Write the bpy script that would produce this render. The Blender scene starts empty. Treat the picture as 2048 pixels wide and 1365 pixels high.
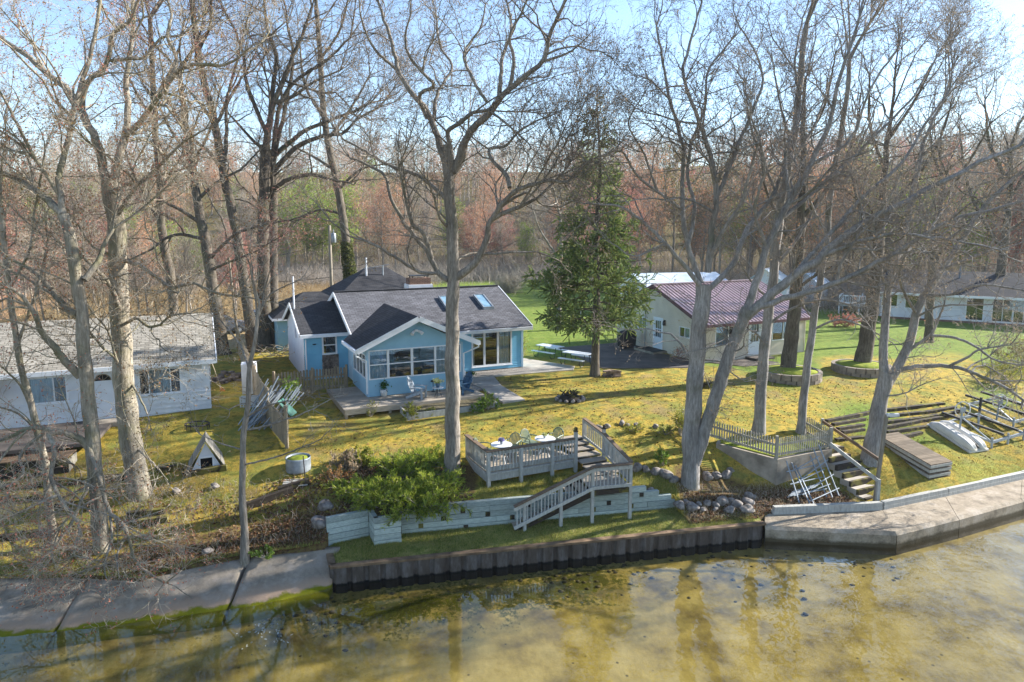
import bpy, math, random
import numpy as np
from mathutils import Vector
sc = bpy.context.scene
R_ = math.radians

# ------------------------------------------------------------------ camera, sky, sun, exposure
F_PX, PITCH, CAM_Z = 1365.33, R_(7.5), 11.4          # 24 mm lens on a 36 mm sensor, slightly tilted down
cam_d = bpy.data.cameras.new('camera'); cam = bpy.data.objects.new('camera', cam_d)
sc.collection.objects.link(cam); sc.camera = cam
cam_d.lens = 24; cam_d.sensor_width = 36; cam_d.clip_end = 4000; cam_d.shift_y = -47 / 2048
cam.location = (0, 0, CAM_Z); cam.rotation_euler = (R_(90) - PITCH, 0, 0)

SUN_EL, SUN_AZ = R_(27), math.atan2(.932, .352)       # azimuth clockwise from +Y
w = bpy.data.worlds.new('World'); sc.world = w; w.use_nodes = True
nt = w.node_tree; bg = nt.nodes['Background']
sky = nt.nodes.new('ShaderNodeTexSky'); sky.sky_type = 'NISHITA'; sky.sun_disc = False
sky.sun_elevation = SUN_EL; sky.sun_rotation = SUN_AZ; sky.air_density = 1.0; sky.dust_density = .15; sky.ozone_density = 2.2
sky.altitude = 200
nt.links.new(sky.outputs[0], bg.inputs[0]); bg.inputs[1].default_value = .10
sun_d = bpy.data.lights.new('sun', 'SUN'); sun = bpy.data.objects.new('sun', sun_d); sc.collection.objects.link(sun)
sun_d.energy = 5.0; sun_d.angle = R_(.5); sun_d.color = (1, .95, .87)
sdir = Vector((math.sin(SUN_AZ) * math.cos(SUN_EL), math.cos(SUN_AZ) * math.cos(SUN_EL), math.sin(SUN_EL)))
sun.rotation_euler = sdir.to_track_quat('Z', 'Y').to_euler()
sc.view_settings.view_transform = 'Standard'; sc.view_settings.look = 'None'
sc.view_settings.exposure = 1.58; sc.view_settings.gamma = 1
sc.cycles.max_bounces = 8; sc.cycles.transparent_max_bounces = 12; sc.cycles.diffuse_bounces = 3
sc.cycles.glossy_bounces = 3; sc.cycles.transmission_bounces = 4
sc.cycles.caustics_reflective = False; sc.cycles.caustics_refractive = False
sc.cycles.use_denoising = True

rng = np.random.default_rng(11); random.seed(5)
COL = sc.collection

# ------------------------------------------------------------------ measuring helpers (photo pixel -> point in the place)
def ray(px, py):
    tx = (px - 1024) / F_PX; ty = (635.5 - py) / F_PX
    return np.array((tx, math.cos(PITCH) + ty * math.sin(PITCH), -math.sin(PITCH) + ty * math.cos(PITCH)))
def Zp(px, py, z):
    r = ray(px, py); t = (z - CAM_Z) / r[2]; return np.array((r[0] * t, r[1] * t, z))
def Yp(px, py, Y):
    r = ray(px, py); t = Y / r[1]; return np.array((r[0] * t, Y, CAM_Z + r[2] * t))

# ------------------------------------------------------------------ mesh helpers
def np_mesh(name, V, Fq, mat=None, parent=None, smooth=False, Ft=None, attr=None):
    """V (n,3); Fq (m,4) quads; Ft triangles"""
    me = bpy.data.meshes.new(name)
    V = np.asarray(V, np.float32)
    me.vertices.add(len(V)); me.vertices.foreach_set('co', V.ravel())
    nq = 0 if Fq is None else len(Fq); ntri = 0 if Ft is None else len(Ft)
    idx = []; st = []
    if nq: idx.append(np.asarray(Fq, np.int32).ravel()); st.append(np.arange(nq) * 4)
    if ntri: idx.append(np.asarray(Ft, np.int32).ravel()); st.append(nq * 4 + np.arange(ntri) * 3)
    idx = np.concatenate(idx); st = np.concatenate(st).astype(np.int32)
    me.loops.add(len(idx)); me.loops.foreach_set('vertex_index', idx)
    me.polygons.add(nq + ntri); me.polygons.foreach_set('loop_start', st)
    if smooth: me.polygons.foreach_set('use_smooth', np.ones(nq + ntri, bool))
    me.update(calc_edges=True)
    if attr is not None:
        a = me.color_attributes.new('zone', 'FLOAT_COLOR', 'POINT'); a.data.foreach_set('color', np.asarray(attr, np.float32).ravel())
    if mat: me.materials.append(mat)
    o = bpy.data.objects.new(name, me); COL.objects.link(o)
    if parent: o.parent = parent
    return o

def thing(name, label, cat, loc=(0, 0, 0), rz=0, group=None):
    o = bpy.data.objects.new(name, None); COL.objects.link(o); o.empty_display_size = .2
    o.location = [float(q) for q in loc]; o.rotation_euler = (0, 0, rz); o['label'] = label; o['category'] = cat
    if group: o['group'] = group
    return o
def tag(o, label, cat, group=None):
    o['label'] = label; o['category'] = cat
    if group: o['group'] = group
    return o
def dup(root, loc, rz=None, label=None, scale=None):
    def cp(o, par):
        c = o.copy(); COL.objects.link(c)
        if par: c.parent = par
        for k in list(o.children): cp(k, c)
        return c
    c = cp(root, None); c.location = [float(q) for q in loc]
    if rz is not None: c.rotation_euler = (0, 0, rz)
    if label: c['label'] = label
    if scale: c.scale = scale if hasattr(scale, '__len__') else (scale,) * 3
    return c

class Fr:
    """a vertical wall frame: s along A->B, o outward (right-hand side), z up"""
    def __init__(s, A, B):
        s.A = np.array(A, float); B = np.array(B, float); d = B - s.A; s.L = np.hypot(*d); s.d = d / s.L; s.n = np.array((s.d[1], -s.d[0]))
    def p(s, a, o, z):
        q = s.A + s.d * a + s.n * o; return (q[0], q[1], z)

class MB:
    def __init__(s): s.v = []; s.f = []
    def add(s, vs, fs):
        b = len(s.v); s.v += [tuple(map(float, q)) for q in vs]; s.f += [tuple(b + i for i in f) for f in fs]; return s
    HEX = [(0, 3, 2, 1), (4, 5, 6, 7), (0, 1, 5, 4), (1, 2, 6, 5), (2, 3, 7, 6), (3, 0, 4, 7)]
    def box(s, c, d, rz=0):
        x, y, z = [q / 2 for q in d]; co, si = math.cos(rz), math.sin(rz)
        vs = [(c[0] + X * co - Y * si, c[1] + X * si + Y * co, c[2] + Zz) for Zz in (-z, z) for X, Y in ((-x, -y), (x, -y), (x, y), (-x, y))]
        return s.add(vs, s.HEX)
    def bx(s, x0, x1, y0, y1, z0, z1): return s.box(((x0 + x1) / 2, (y0 + y1) / 2, (z0 + z1) / 2), (x1 - x0, y1 - y0, z1 - z0))
    def ob(s, fr, s0, s1, o0, o1, z0, z1):
        vs = [fr.p(a, o, z) for z in (z0, z1) for a, o in ((s0, o1), (s1, o1), (s1, o0), (s0, o0))]
        return s.add(vs, s.HEX)
    def quad(s, a, b, c, d): return s.add([a, b, c, d], [(0, 1, 2, 3)])
    def slab(s, pts, th):
        """polygon (counter-clockwise from above) given thickness downwards"""
        n = len(pts); vs = list(pts) + [(p[0], p[1], p[2] - th) for p in pts]
        return s.add(vs, [tuple(range(n)), tuple(range(2 * n - 1, n - 1, -1))] + [(i, i + n, (i + 1) % n + n, (i + 1) % n) for i in range(n)])
    def beam(s, p, q, w, h, up=(0, 0, 1)):
        p, q = Vector(p), Vector(q); d = (q - p).normalized(); u = Vector(up)
        if abs(d.dot(u)) > .98: u = Vector((0, 1, 0))
        a = d.cross(u).normalized(); b = a.cross(d).normalized(); a *= w / 2; b *= h / 2
        vs = [e + i * a + j * b for e in (p, q) for i, j in ((-1, -1), (1, -1), (1, 1), (-1, 1))]
        return s.add(vs, s.HEX)
    def tube(s, pts, r, n=8, cap=True):
        pts = [Vector(p) for p in pts]; rs = r if hasattr(r, '__len__') else [r] * len(pts)
        ref = Vector((0, 0, 1)); d0 = (pts[-1] - pts[0]).normalized() if (pts[-1] - pts[0]).length > 1e-6 else Vector((1, 0, 0))
        if abs(d0.z) > .9: ref = Vector((1, 0, 0))
        vs = []
        for i, p in enumerate(pts):
            t = (pts[min(i + 1, len(pts) - 1)] - pts[max(i - 1, 0)]).normalized(); a = t.cross(ref)
            a = a.normalized() if a.length > 1e-4 else Vector((0, 1, 0)); b = t.cross(a)
            vs += [p + rs[i] * (math.cos(2 * math.pi * k / n) * a + math.sin(2 * math.pi * k / n) * b) for k in range(n)]
        fs = [(i * n + k, i * n + (k + 1) % n, (i + 1) * n + (k + 1) % n, (i + 1) * n + k) for i in range(len(pts) - 1) for k in range(n)]
        if cap: fs += [tuple(range(n - 1, -1, -1)), tuple((len(pts) - 1) * n + k for k in range(n))]
        return s.add(vs, fs)
    def lathe(s, c, prof, n=16):
        vs = [(c[0] + r * math.cos(2 * math.pi * k / n), c[1] + r * math.sin(2 * math.pi * k / n), c[2] + z) for r, z in prof for k in range(n)]
        m = len(prof); fs = [(i * n + k, i * n + (k + 1) % n, (i + 1) * n + (k + 1) % n, (i + 1) * n + k) for i in range(m - 1) for k in range(n)]
        fs += [tuple(range(n - 1, -1, -1)), tuple((m - 1) * n + k for k in range(n))]
        return s.add(vs, fs)
    def blob(s, c, r, seed=0, n=10, m=7, amp=.18):
        rr = random.Random(seed); ph = [rr.uniform(0, 6.3) for _ in range(6)]
        vs = []
        for i in range(m + 1):
            th = math.pi * i / m
            for k in range(n):
                a = 2 * math.pi * k / n; x, y, z = math.sin(th) * math.cos(a), math.sin(th) * math.sin(a), math.cos(th)
                q = 1 + amp * (math.sin(2.1 * x + ph[0]) * math.cos(2.7 * y + ph[1]) + .6 * math.sin(4 * z + ph[2] + 2 * x) + .4 * math.sin(5 * y + ph[3]))
                vs.append((c[0] + r[0] * q * x, c[1] + r[1] * q * y, c[2] + r[2] * q * z))
        fs = [(i * n + k, i * n + (k + 1) % n, (i + 1) * n + (k + 1) % n, (i + 1) * n + k)[::-1] for i in range(m) for k in range(n)]
        return s.add(vs, fs)
    def build(s, name, mat, parent=None, smooth=False, sub=None):
        me = bpy.data.meshes.new(name); v = s.v
        if sub is not None: v = [(a - sub[0], b - sub[1], c - sub[2]) for a, b, c in v]
        me.from_pydata(v, [], s.f); me.update()
        if smooth: me.polygons.foreach_set('use_smooth', np.ones(len(me.polygons), bool))
        me.materials.append(mat)
        o = bpy.data.objects.new(name, me); COL.objects.link(o)
        if parent: o.parent = parent
        return o

# ------------------------------------------------------------------ materials
def hx(h, k=1.0):
    k = min(k * 1.3, max(k, .92))
    c = [int(h[i:i + 2], 16) / 255 for i in (0, 2, 4)]
    return [k * (q / 12.92 if q <= .04045 else ((q + .055) / 1.055) ** 2.4) for q in c] + [1]
class NT:
    def __init__(s, name):
        s.m = bpy.data.materials.new(name); s.m.use_nodes = True; s.t = s.m.node_tree; s.b = s.t.nodes['Principled BSDF']; s.out = s.t.nodes['Material Output']
    def n(s, typ, **kw):
        x = s.t.nodes.new('ShaderNode' + typ)
        for k, v in kw.items(): setattr(x, k, v)
        return x
    def l(s, a, b): s.t.links.new(a, b)
    def coord(s, kind='Object', scale=(1, 1, 1), rot=(0, 0, 0)):
        c = s.n('TexCoord'); mp = s.n('Mapping'); mp.inputs['Scale'].default_value = scale; mp.inputs['Rotation'].default_value = rot
        s.l(c.outputs[kind], mp.inputs[0]); return mp.outputs[0]
    def noise(s, vec, scale, detail=4, rough=.55):
        x = s.n('TexNoise'); x.inputs['Scale'].default_value = scale; x.inputs['Detail'].default_value = detail; x.inputs['Roughness'].default_value = rough
        s.l(vec, x.inputs['Vector']); return x.outputs['Fac']
    def ramp(s, fac, stops):
        x = s.n('ValToRGB'); e = x.color_ramp.elements
        while len(e) < len(stops): e.new(.5)
        for q, (p, c) in zip(e, stops): q.position = p; q.color = c if len(c) == 4 else list(c) + [1]
        s.l(fac, x.inputs[0]); return x.outputs[0]
    def mix(s, fac, a, b, mode='MIX'):
        x = s.n('Mix', data_type='RGBA', blend_type=mode)
        for sock, v in ((x.inputs[0], fac), (x.inputs[6], a), (x.inputs[7], b)):
            if hasattr(v, 'is_linked') or isinstance(v, bpy.types.NodeSocket): s.l(v, sock)
            else: sock.default_value = v
        return x.outputs[2]
    def math(s, op, a, b=0.0):
        x = s.n('Math', operation=op)
        for sock, v in ((x.inputs[0], a), (x.inputs[1], b)):
            if isinstance(v, bpy.types.NodeSocket): s.l(v, sock)
            else: sock.default_value = v
        return x.outputs[0]
    def island(s): return s.n('NewGeometry').outputs['Random Per Island']
    def bump(s, h, strength=.3, dist=.02, normal=None):
        x = s.n('Bump'); x.inputs['Strength'].default_value = strength; x.inputs['Distance'].default_value = dist
        s.l(h, x.inputs['Height'])
        if normal is not None: s.l(normal, x.inputs['Normal'])
        s.l(x.outputs[0], s.b.inputs['Normal']); return x.outputs[0]
    def set(s, col=None, rough=None, metal=None, spec=None):
        if col is not None:
            if isinstance(col, bpy.types.NodeSocket): s.l(col, s.b.inputs['Base Color'])
            else: s.b.inputs['Base Color'].default_value = col
        if rough is not None: s.b.inputs['Roughness'].default_value = rough
        if metal is not None: s.b.inputs['Metallic'].default_value = metal
        if spec is not None: s.b.inputs['Specular IOR Level'].default_value = spec
        return s.m

def plain(name, c, c2=None, scale=6, rough=.7, bump=0, stretch=(1, 1, 1), metal=0, isl=0, spec=.4, dist=.01):
    """two-tone noisy surface; isl = colour change from piece to piece"""
    t = NT(name); c2 = c2 or [q * .72 for q in c[:3]] + [1]
    vec = t.coord('Object', stretch); f = t.noise(vec, scale, 5)
    col = t.ramp(f, [(.35, c2), (.65, c)])
    if isl:
        g = t.n('Mapping'); r = t.math('ADD', t.math('MULTIPLY', t.island(), 2 * isl), 1 - isl)
        hs = t.n('HueSaturation'); t.l(col, hs.inputs['Color']); t.l(r, hs.inputs['Value']); col = hs.outputs[0]; t.t.nodes.remove(g)
    if bump: t.bump(t.noise(vec, scale * 2.5, 5), bump, dist)
    return t.set(col, rough, metal, spec)

def wood(name, c, c2, axis=(1, 12, 12), scale=2.5, isl=.18, rough=.85, moss=None):
    t = NT(name); vec = t.coord('Object', axis); f = t.noise(vec, scale, 6, .65)
    col = t.ramp(f, [(.3, c2), (.7, c)])
    if moss: col = t.mix(t.ramp(t.noise(t.coord('Object'), 2.2, 4), [(.5, (0, 0, 0)), (.62, (1, 1, 1))]), col, moss)
    r = t.math('ADD', t.math('MULTIPLY', t.island(), 2 * isl), 1 - isl)
    hs = t.n('HueSaturation'); t.l(col, hs.inputs['Color']); t.l(r, hs.inputs['Value'])
    t.bump(f, .5, .01); return t.set(hs.outputs[0], rough, spec=.25)

def shingles(name, c, c2, axis='x', rough=.9, k=2.4, sz=(.33, .14), mortar=None):
    t = NT(name); tc = t.n('TexCoord'); sp = t.n('SeparateXYZ'); t.l(tc.outputs['Object'], sp.inputs[0]); cb = t.n('CombineXYZ')
    t.l(sp.outputs[0 if axis == 'x' else 1], cb.inputs[0]); t.l(t.math('MULTIPLY', sp.outputs[2], k), cb.inputs[1])
    b = t.n('TexBrick'); t.l(cb.outputs[0], b.inputs['Vector'])
    b.inputs['Color1'].default_value = c; b.inputs['Color2'].default_value = c2; b.inputs['Mortar'].default_value = mortar or [q * .35 for q in c2[:3]] + [1]
    b.inputs['Scale'].default_value = 1; b.inputs['Mortar Size'].default_value = .011; b.inputs['Brick Width'].default_value = sz[0]; b.inputs['Row Height'].default_value = sz[1]; b.inputs['Bias'].default_value = 0
    n = t.noise(t.coord('Object'), 1.1, 5); n2 = t.noise(t.coord('Object'), 60, 2)
    col = t.mix(.5, b.outputs[0], t.ramp(n, [(.3, (.35, .35, .35)), (.7, (.75, .75, .75))]), 'OVERLAY')
    col = t.mix(.35, col, t.ramp(n2, [(.3, (.3, .3, .3)), (.7, (.7, .7, .7))]), 'OVERLAY')
    t.bump(b.outputs['Fac'], -.4, .01); return t.set(col, rough, spec=.25)

def leafy(name, cols, rough=.6, trans=.35):
    t = NT(name); n = len(cols)
    col = t.ramp(t.island(), [(i / max(1, n - 1), c) for i, c in enumerate(cols)])
    t.set(col, rough, spec=.2); tr = t.n('BsdfTranslucent'); t.l(col, tr.inputs[0]); mx = t.n('MixShader'); mx.inputs[0].default_value = trans
    t.l(t.b.outputs[0], mx.inputs[1]); t.l(tr.outputs[0], mx.inputs[2]); t.l(mx.outputs[0], t.out.inputs[0]); return t.m

def bark_mat(name, c, c2, moss=(.10, .11, .06, 1), scale=6, mossy=.55):
    t = NT(name); vec = t.coord('Object', (1, 1, .17)); f = t.noise(vec, scale * 2.6, 7, .75)
    col = t.ramp(f, [(.32, [q * .85 for q in c2[:3]] + [1]), (.46, [q * .8 + p * .2 for q, p in zip(c2[:3], c[:3])] + [1]), (.66, [q * .88 for q in c[:3]] + [1])])
    col = t.mix(.6, col, t.ramp(t.noise(t.coord('Object', (1, 1, .4)), 1.7, 5, .6), [(.35, (.32, .32, .32)), (.65, (.80, .80, .80))]), 'OVERLAY')
    col = t.mix(t.ramp(t.noise(t.coord('Object'), .9, 4), [(mossy, (0, 0, 0)), (mossy + .17, (.6, .6, .6))]), col, moss)
    t.bump(t.noise(vec, scale * 3, 6, .7), .9, .04); return t.set(col, .95, spec=.12)

def glass_mat(name, tint=(.75, .82, .85, 1), refl=.10):
    t = NT(name); tr = t.n('BsdfTransparent'); tr.inputs[0].default_value = tint; gl = t.n('BsdfGlossy'); gl.inputs['Roughness'].default_value = .015
    lw_ = t.n('LayerWeight'); f = t.math('ADD', t.math('MULTIPLY', t.math('POWER', lw_.outputs['Facing'], 5.0), .9), refl)
    mx = t.n('MixShader'); t.l(f, mx.inputs[0]); t.l(tr.outputs[0], mx.inputs[1]); t.l(gl.outputs[0], mx.inputs[2]); t.l(mx.outputs[0], t.out.inputs[0]); return t.m

M = {}
M['white'] = plain('white_trim', hx('e9ebee', .85), hx('dcdfe4', .8), 3, .5)
M['cream'] = plain('pale_wall', hx('cfd2da', .9), hx('c2c7d0', .85), 2, .7)
M['blue_clap'] = plain('blue_siding', hx('7dbfe0', .80), hx('6fb3d6', .80), 1.5, .6)
M['blue_pale'] = plain('pale_blue_wall', hx('a9c9dd', .8), hx('9dbdd2', .8), 2, .65)
M['blue_board'] = plain('blue_board_siding', hx('90bcd2', .74), hx('86b2ca', .72), 1.2, .6)
M['beige_clap'] = plain('beige_siding', hx('d0c4b2', .9), hx('c4b8a6', .9), 1.3, .6)
M['white_clap'] = plain('white_siding', hx('e2e4e8', .9), hx('cfd2d8', .85), 1.0, .6)
M['roof_dark'] = shingles('charcoal_shingles', hx('56565a', .45), hx('434347', .45))
M['roof_dark_y'] = shingles('charcoal_shingles_gable', hx('45454b', .5), hx('35353a', .5), 'y')
M['roof_main'] = shingles('grey_shingles', hx('74747a', .55), hx('5e5e63', .52))
M['roof_old'] = shingles('weathered_shingles', hx('a39d92', .66), hx('8a8479', .66), k=2.2, mortar=hx('4e4c46', .6))
M['roof_maroon'] = plain('maroon_metal', hx('b59ea0', .82), hx('a58e90', .78), 1.2, .38, spec=.5, metal=.2)
M['trim_maroon'] = plain('maroon_trim', hx('5b3238', .7), None, 2, .5)
M['roof_white'] = plain('white_metal_roof', hx('c9d4dd', .8), hx('b5c0ca', .8), 1.5, .35)
M['glass'] = glass_mat('window_glass')
M['dark'] = plain('painted_dark_inside', (.012, .013, .014, 1), None, 2, .9)  # near-black colour paints the darkness of unlit insides
M['room'] = plain('room_interior', (.10, .085, .06, 1), None, 2, .9)
M['curtain'] = plain('pale_curtain', hx('d5d9dc', .9), hx('aab0b5', .8), 5, .9, stretch=(6, 6, .1))
M['blind'] = plain('white_blind', hx('c5cace', .6), hx('a9afb5', .6), 5, .9, stretch=(.1, .1, 14))
M['door'] = plain('white_door', hx('dfe3ea', .85), hx('d3d8e0', .85), 2, .5)
M['stone'] = plain('river_stone', hx('8c8078', .7), hx('5c534c', .6), 4, .85, .4, isl=.35)
M['brick'] = shingles('chimney_brick', hx('9a7a68', .6), hx('84685a', .6), k=1, sz=(.22, .075))
M['concrete'] = plain('concrete', hx('b3a797', .62), hx('877d70', .55), 1.7, .9, .35)
M['slab'] = plain('path_concrete', hx('b9b0a4', .7), hx('9c948a', .65), 1.4, .9, .2)
M['slab_dark'] = plain('patio_concrete', hx('7b7068', .45), hx('615953', .42), 1.1, .9, .2)
M['deck'] = wood('grey_deck_wood', hx('b5a999', .75), hx('93897b', .62), (1, 9, 9))
M['rail'] = wood('weathered_rail_wood', hx('b9b8b2', .78), hx('98968f', .66), (6, 6, 1.5))
M['railcap'] = wood('brown_rail_cap', hx('8d7763', .6), hx('67584a', .5), (1.5, 6, 6))
M['teal'] = wood('faded_teal_timber', hx('b8c1ba', .8), hx('929c95', .66), (.8, 9, 9), isl=.26)
M['timber'] = wood('dark_timber', hx('5e5246', .36), hx('3a322a', .34), (.8, 7, 7), moss=(.15, .13, .03, 1))
M['fence'] = wood('fence_wood', hx('b3a48c', .6), hx('8b7d68', .55), (5, 5, 1))
M['picket'] = wood('grey_picket_wood', hx('b6b0a2', .7), hx('8f897c', .6), (5, 5, 1.2))
M['black'] = plain('black_cover', (.012, .013, .014, 1), None, 3, .6)
M['steel_dark'] = plain('dark_iron', (.03, .03, .032, 1), None, 3, .5, metal=.4)
M['alu'] = plain('aluminium', hx('aeb7bf', .6), hx('929ba3', .55), 3, .6, metal=.25)
M['galv'] = plain('galvanised_steel', hx('a3abb2', .7), hx('858d95', .6), 3, .5, metal=.4)
M['rust'] = plain('rusty_steel', hx('4b4650', .42), hx('3c2c28', .4), 2.2, .75, .2, stretch=(1, 1, .35))
M['cap'] = plain('seawall_cap', hx('9a7f62', .55), hx('6b5540', .5), 3, .85)
M['plastic_w'] = plain('white_plastic', hx('e6e8ea', .85), None, 2, .35)
M['plastic_g'] = plain('sage_plastic', hx('8a9a84', .5), hx('75856f', .5), 2, .5)
M['boat'] = plain('boat_plastic', hx('dcd8d0', .8), hx('c9c4ba', .8), 1.6, .45)
M['boat_teal'] = plain('teal_hull', hx('4a8f9a', .5), None, 2, .45)
M['rock'] = plain('boulder_stone', hx('a59c95', .62), hx('6e6660', .5), 5, .9, .6, isl=.3)
M['dock'] = wood('brown_dock_boards', hx('93836f', .55), hx('6a5c4c', .48), (1, 9, 9), isl=.28)
M['pot'] = plain('white_pot', hx('e4e4e2', .85), None, 3, .6)
M['orange'] = plain('orange_plastic', hx('e08a1c', .8), None, 3, .5)
M['block'] = plain('grey_block', hx('a79a8b', .6), hx('8a7f73', .55), 3, .9, .4, isl=.15)
M['soil'] = plain('dark_soil', (.035, .025, .017, 1), None, 6, .95, .5)
M['gravel'] = plain('pale_gravel', hx('b5ada5', .7), hx('77706a', .6), 14, .95, 1, dist=.04)
M['car_grey'] = plain('grey_car_paint', hx('7e838c', .5), None, 1, .3, metal=.3)
M['car_blue'] = plain('blue_car_paint', hx('5f7f9c', .5), None, 1, .3)
M['rubber'] = plain('rubber', (.02, .02, .02, 1), None, 3, .8)
M['adir'] = wood('pale_adirondack_wood', hx('b9c0c6', .72), hx('8d969e', .6), (6, 6, 1.5))
M['adir_b'] = wood('blue_adirondack_wood', hx('4a6f8e', .5), hx('35597a', .5), (6, 6, 1.5))
M['pole'] = wood('pole_wood', hx('a59b8b', .6), hx('7d7466', .55), (6, 6, .6))
# ------------------------------------------------------------------ terrain
C25, S25 = math.cos(R_(25)), math.sin(R_(25))
APT = [(-70, 4), (-30, 14.4)] + [tuple(Zp(x, y, .7)[:2]) for x, y in ((0, 1160), (150, 1158), (280, 1165), (390, 1138), (500, 1118), (600, 1108), (650, 1102))]
APB = [(-70, 2.2), (-30, 12.9)] + [tuple(Zp(x, y, 0)[:2]) for x, y in ((0, 1285), (100, 1274), (260, 1250), (380, 1238), (500, 1220), (600, 1198), (664, 1178))]
BND = APT + [(-6.22, 22.05), (-4.98, 22.68), (-4.72, 22.1), (-3.9, 22.36), (-3.86, 22.86), (6.22, 25.1), (6.5, 23.75), (9.15, 24.25), (9.9, 24.85), (14.31, 25.28), (22.14, 28.5), (40, 37.4), (80, 56), (400, 200)]
BX = np.array([b[0] for b in BND]); BY = np.array([b[1] for b in BND])
CP = [(-70, 4, .8), (-30, 14.4, .75), (-15, 19.2, .75), (-11, 19.4, .75), (-8.4, 20.7, .75), (-6.4, 21.2, .8), (-15.2, 21.4, 1.0), (-13.3, 21, 1), (-13.6, 23.9, 1.7), (-8.5, 22.5, 1.2), (-8.3, 25.4, 2.3), (-11.5, 25, 2.3),
      (-18, 21, 1.0), (-18, 24, 1.8), (-25, 21, 1.3), (-40, 20, 1.6), (-8.2, 28, 2.6), (-14, 28, 2.75), (-14.2, 31, 2.95), (-22, 28.6, 2.9), (-7.9, 30.4, 2.62), (-5, 31.3, 2.66), (-2.4, 32.6, 2.74), (-8.6, 32, 2.75), (-4.6, 30, 2.64), (-5.6, 22.9, 1.6), (-5, 23.2, 1.75), (-4, 22.8, 1.72), (-3, 23.2, 1.75), (-6.2, 24, 1.9), (-5, 25.5, 2.1),
      (-2.3, 25.2, 1.85), (-4, 27, 2.4), (-2.5, 27, 2.4), (-2.8, 30.2, 2.68), (0, 24.2, 1.72), (0, 25.6, 1.75), (2, 25.6, 1.7), (1, 27.2, 2.3), (3, 28, 2.4), (0, 31.4, 2.78), (4, 24.9, 1.55), (6, 25.2, 1.3), (7.1, 25.7, 1.35), (6.3, 24.2, .76), (5, 26.8, 1.9), (6, 27.8, 2.2), (5, 31, 2.75),
      (8, 24.5, .74), (9, 24.4, .7), (9.2, 26.2, .9), (10.5, 25.2, .68), (8.2, 27.2, 1.7), (10.8, 26.1, .8), (12, 26.6, .74), (13.3, 27.1, .85), (9.6, 26.8, .95), (3.6, 26.6, 1.7), (3.2, 27.3, 1.95), (4.4, 26.2, 1.6), (9.2, 28.8, 2.25), (11, 28.2, 2.25), (12.6, 28.5, 2.25), (11, 30, 2.45), (8, 30, 2.55),
      (14.3, 25.4, .68), (14.2, 26.6, .72), (14.0, 27.3, 1.05), (13.8, 28, 1.4), (13.7, 28.8, 1.95), (15.0, 26.8, .9), (15.3, 28.1, 1.65), (16.8, 27, 1.1), (17, 29.5, 1.7), (15, 31, 2.4), (19, 28.2, 1.15), (19, 31, 1.75), (22, 28.8, .75), (22, 31, 1.4), (25, 32.2, 1.45), (22, 34.5, 2.4), (18, 33, 2.4), (28, 34, 1.7), (26, 38, 2.7),
      (40, 38, .9), (40, 44, 2.6), (80, 57, 1), (80, 64, 2.8), (16, 36, 2.8), (20, 38, 2.92), (5, 36, 2.95), (10, 36, 2.9), (-1, 35, 2.95), (-12, 36, 3), (-20, 34, 3), (-30, 30, 2.9), (-50, 27, 2.9)]
CP += [(x, y, 3.0) for x in (-60, -40, -25, -15, -5, 5, 15, 25, 40, 60) for y in (42, 52)] + [(x, 70, 3.0) for x in (-70, -35, 0, 35, 70)]
_cp = np.array(CP, float); _n = len(_cp)
_D = np.hypot(_cp[:, None, 0] - _cp[None, :, 0], _cp[:, None, 1] - _cp[None, :, 1])
_A = np.block([[_D + .02 * np.eye(_n), np.ones((_n, 1))], [np.ones((1, _n)), np.zeros((1, 1))]])
_W = np.linalg.solve(_A, np.append(_cp[:, 2], 0))
def hill(x, y): return np.minimum(np.maximum(0, y - 112), 145) * .20 * (1 - np.exp(-np.maximum(0, y - 112) / 30)) + 3.5 * np.clip((x - 30) / 60, 0, 1) * np.clip((y - 75) / 50, 0, 1)
def gz(x, y):
    x = np.asarray(x, float); y = np.asarray(y, float); sh = x.shape; x = x.ravel(); y = y.ravel(); out = np.empty(len(x))
    for i in range(0, len(x), 20000):
        a, b = x[i:i + 20000], y[i:i + 20000]
        out[i:i + 20000] = np.hypot(a[:, None] - _cp[None, :, 0], b[:, None] - _cp[None, :, 1]) @ _W[:-1] + _W[-1]
    t = np.clip((y - 50) / 14, 0, 1); out = out * (1 - t) + 3.0 * t
    return (out + hill(x, y)).reshape(sh)
def gh(x, y): return float(gz(np.array([x]), np.array([y]))[0])
def G(px, py):
    """the ground point seen at a photo pixel"""
    z = 2.5
    for _ in range(25):
        p = Zp(px, py, z) if py > 470 else None; z = .5 * z + .5 * gh(p[0], p[1])
    return np.array((p[0], p[1], gh(p[0], p[1])))

xs = np.unique(np.round(np.concatenate([np.linspace(-400, -70, 12), np.linspace(-70, -25, 50), np.arange(-25, 27, .2), np.linspace(27, 70, 50), np.linspace(70, 400, 12), BX[(BX > -24) & (BX < 26)]]), 3))
ds = np.concatenate([np.arange(0, 14, .2), np.linspace(14, 45, 62)[1:], np.linspace(45, 120, 50)[1:], np.linspace(120, 330, 40)[1:], [420, 520]])
Xg, Dg = np.meshgrid(xs, ds); Yg = np.interp(Xg, BX, BY) + Dg
Zg = gz(Xg, Yg)
def vnoise(x, y, s, k=0):
    r = np.random.default_rng(k); out = 0
    for i in range(7): a, b, p = r.normal(0, 1, 3); out = out + np.sin((a * x + b * y) * s + p * 6)
    return out / 7
near = np.clip(1 - (Yg - 50) / 30, 0, 1)
Zg = Zg + near * .05 * vnoise(Xg, Yg, 1.6, 3) * np.clip(Dg / .6, 0, 1) * np.clip(1 - np.abs(Yg - 40) / 6, .4, 1)
leftbank = np.clip((24.9 - Yg) / 1.2, 0, 1) * np.clip((-5.2 - Xg) / 1, 0, 1)
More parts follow.
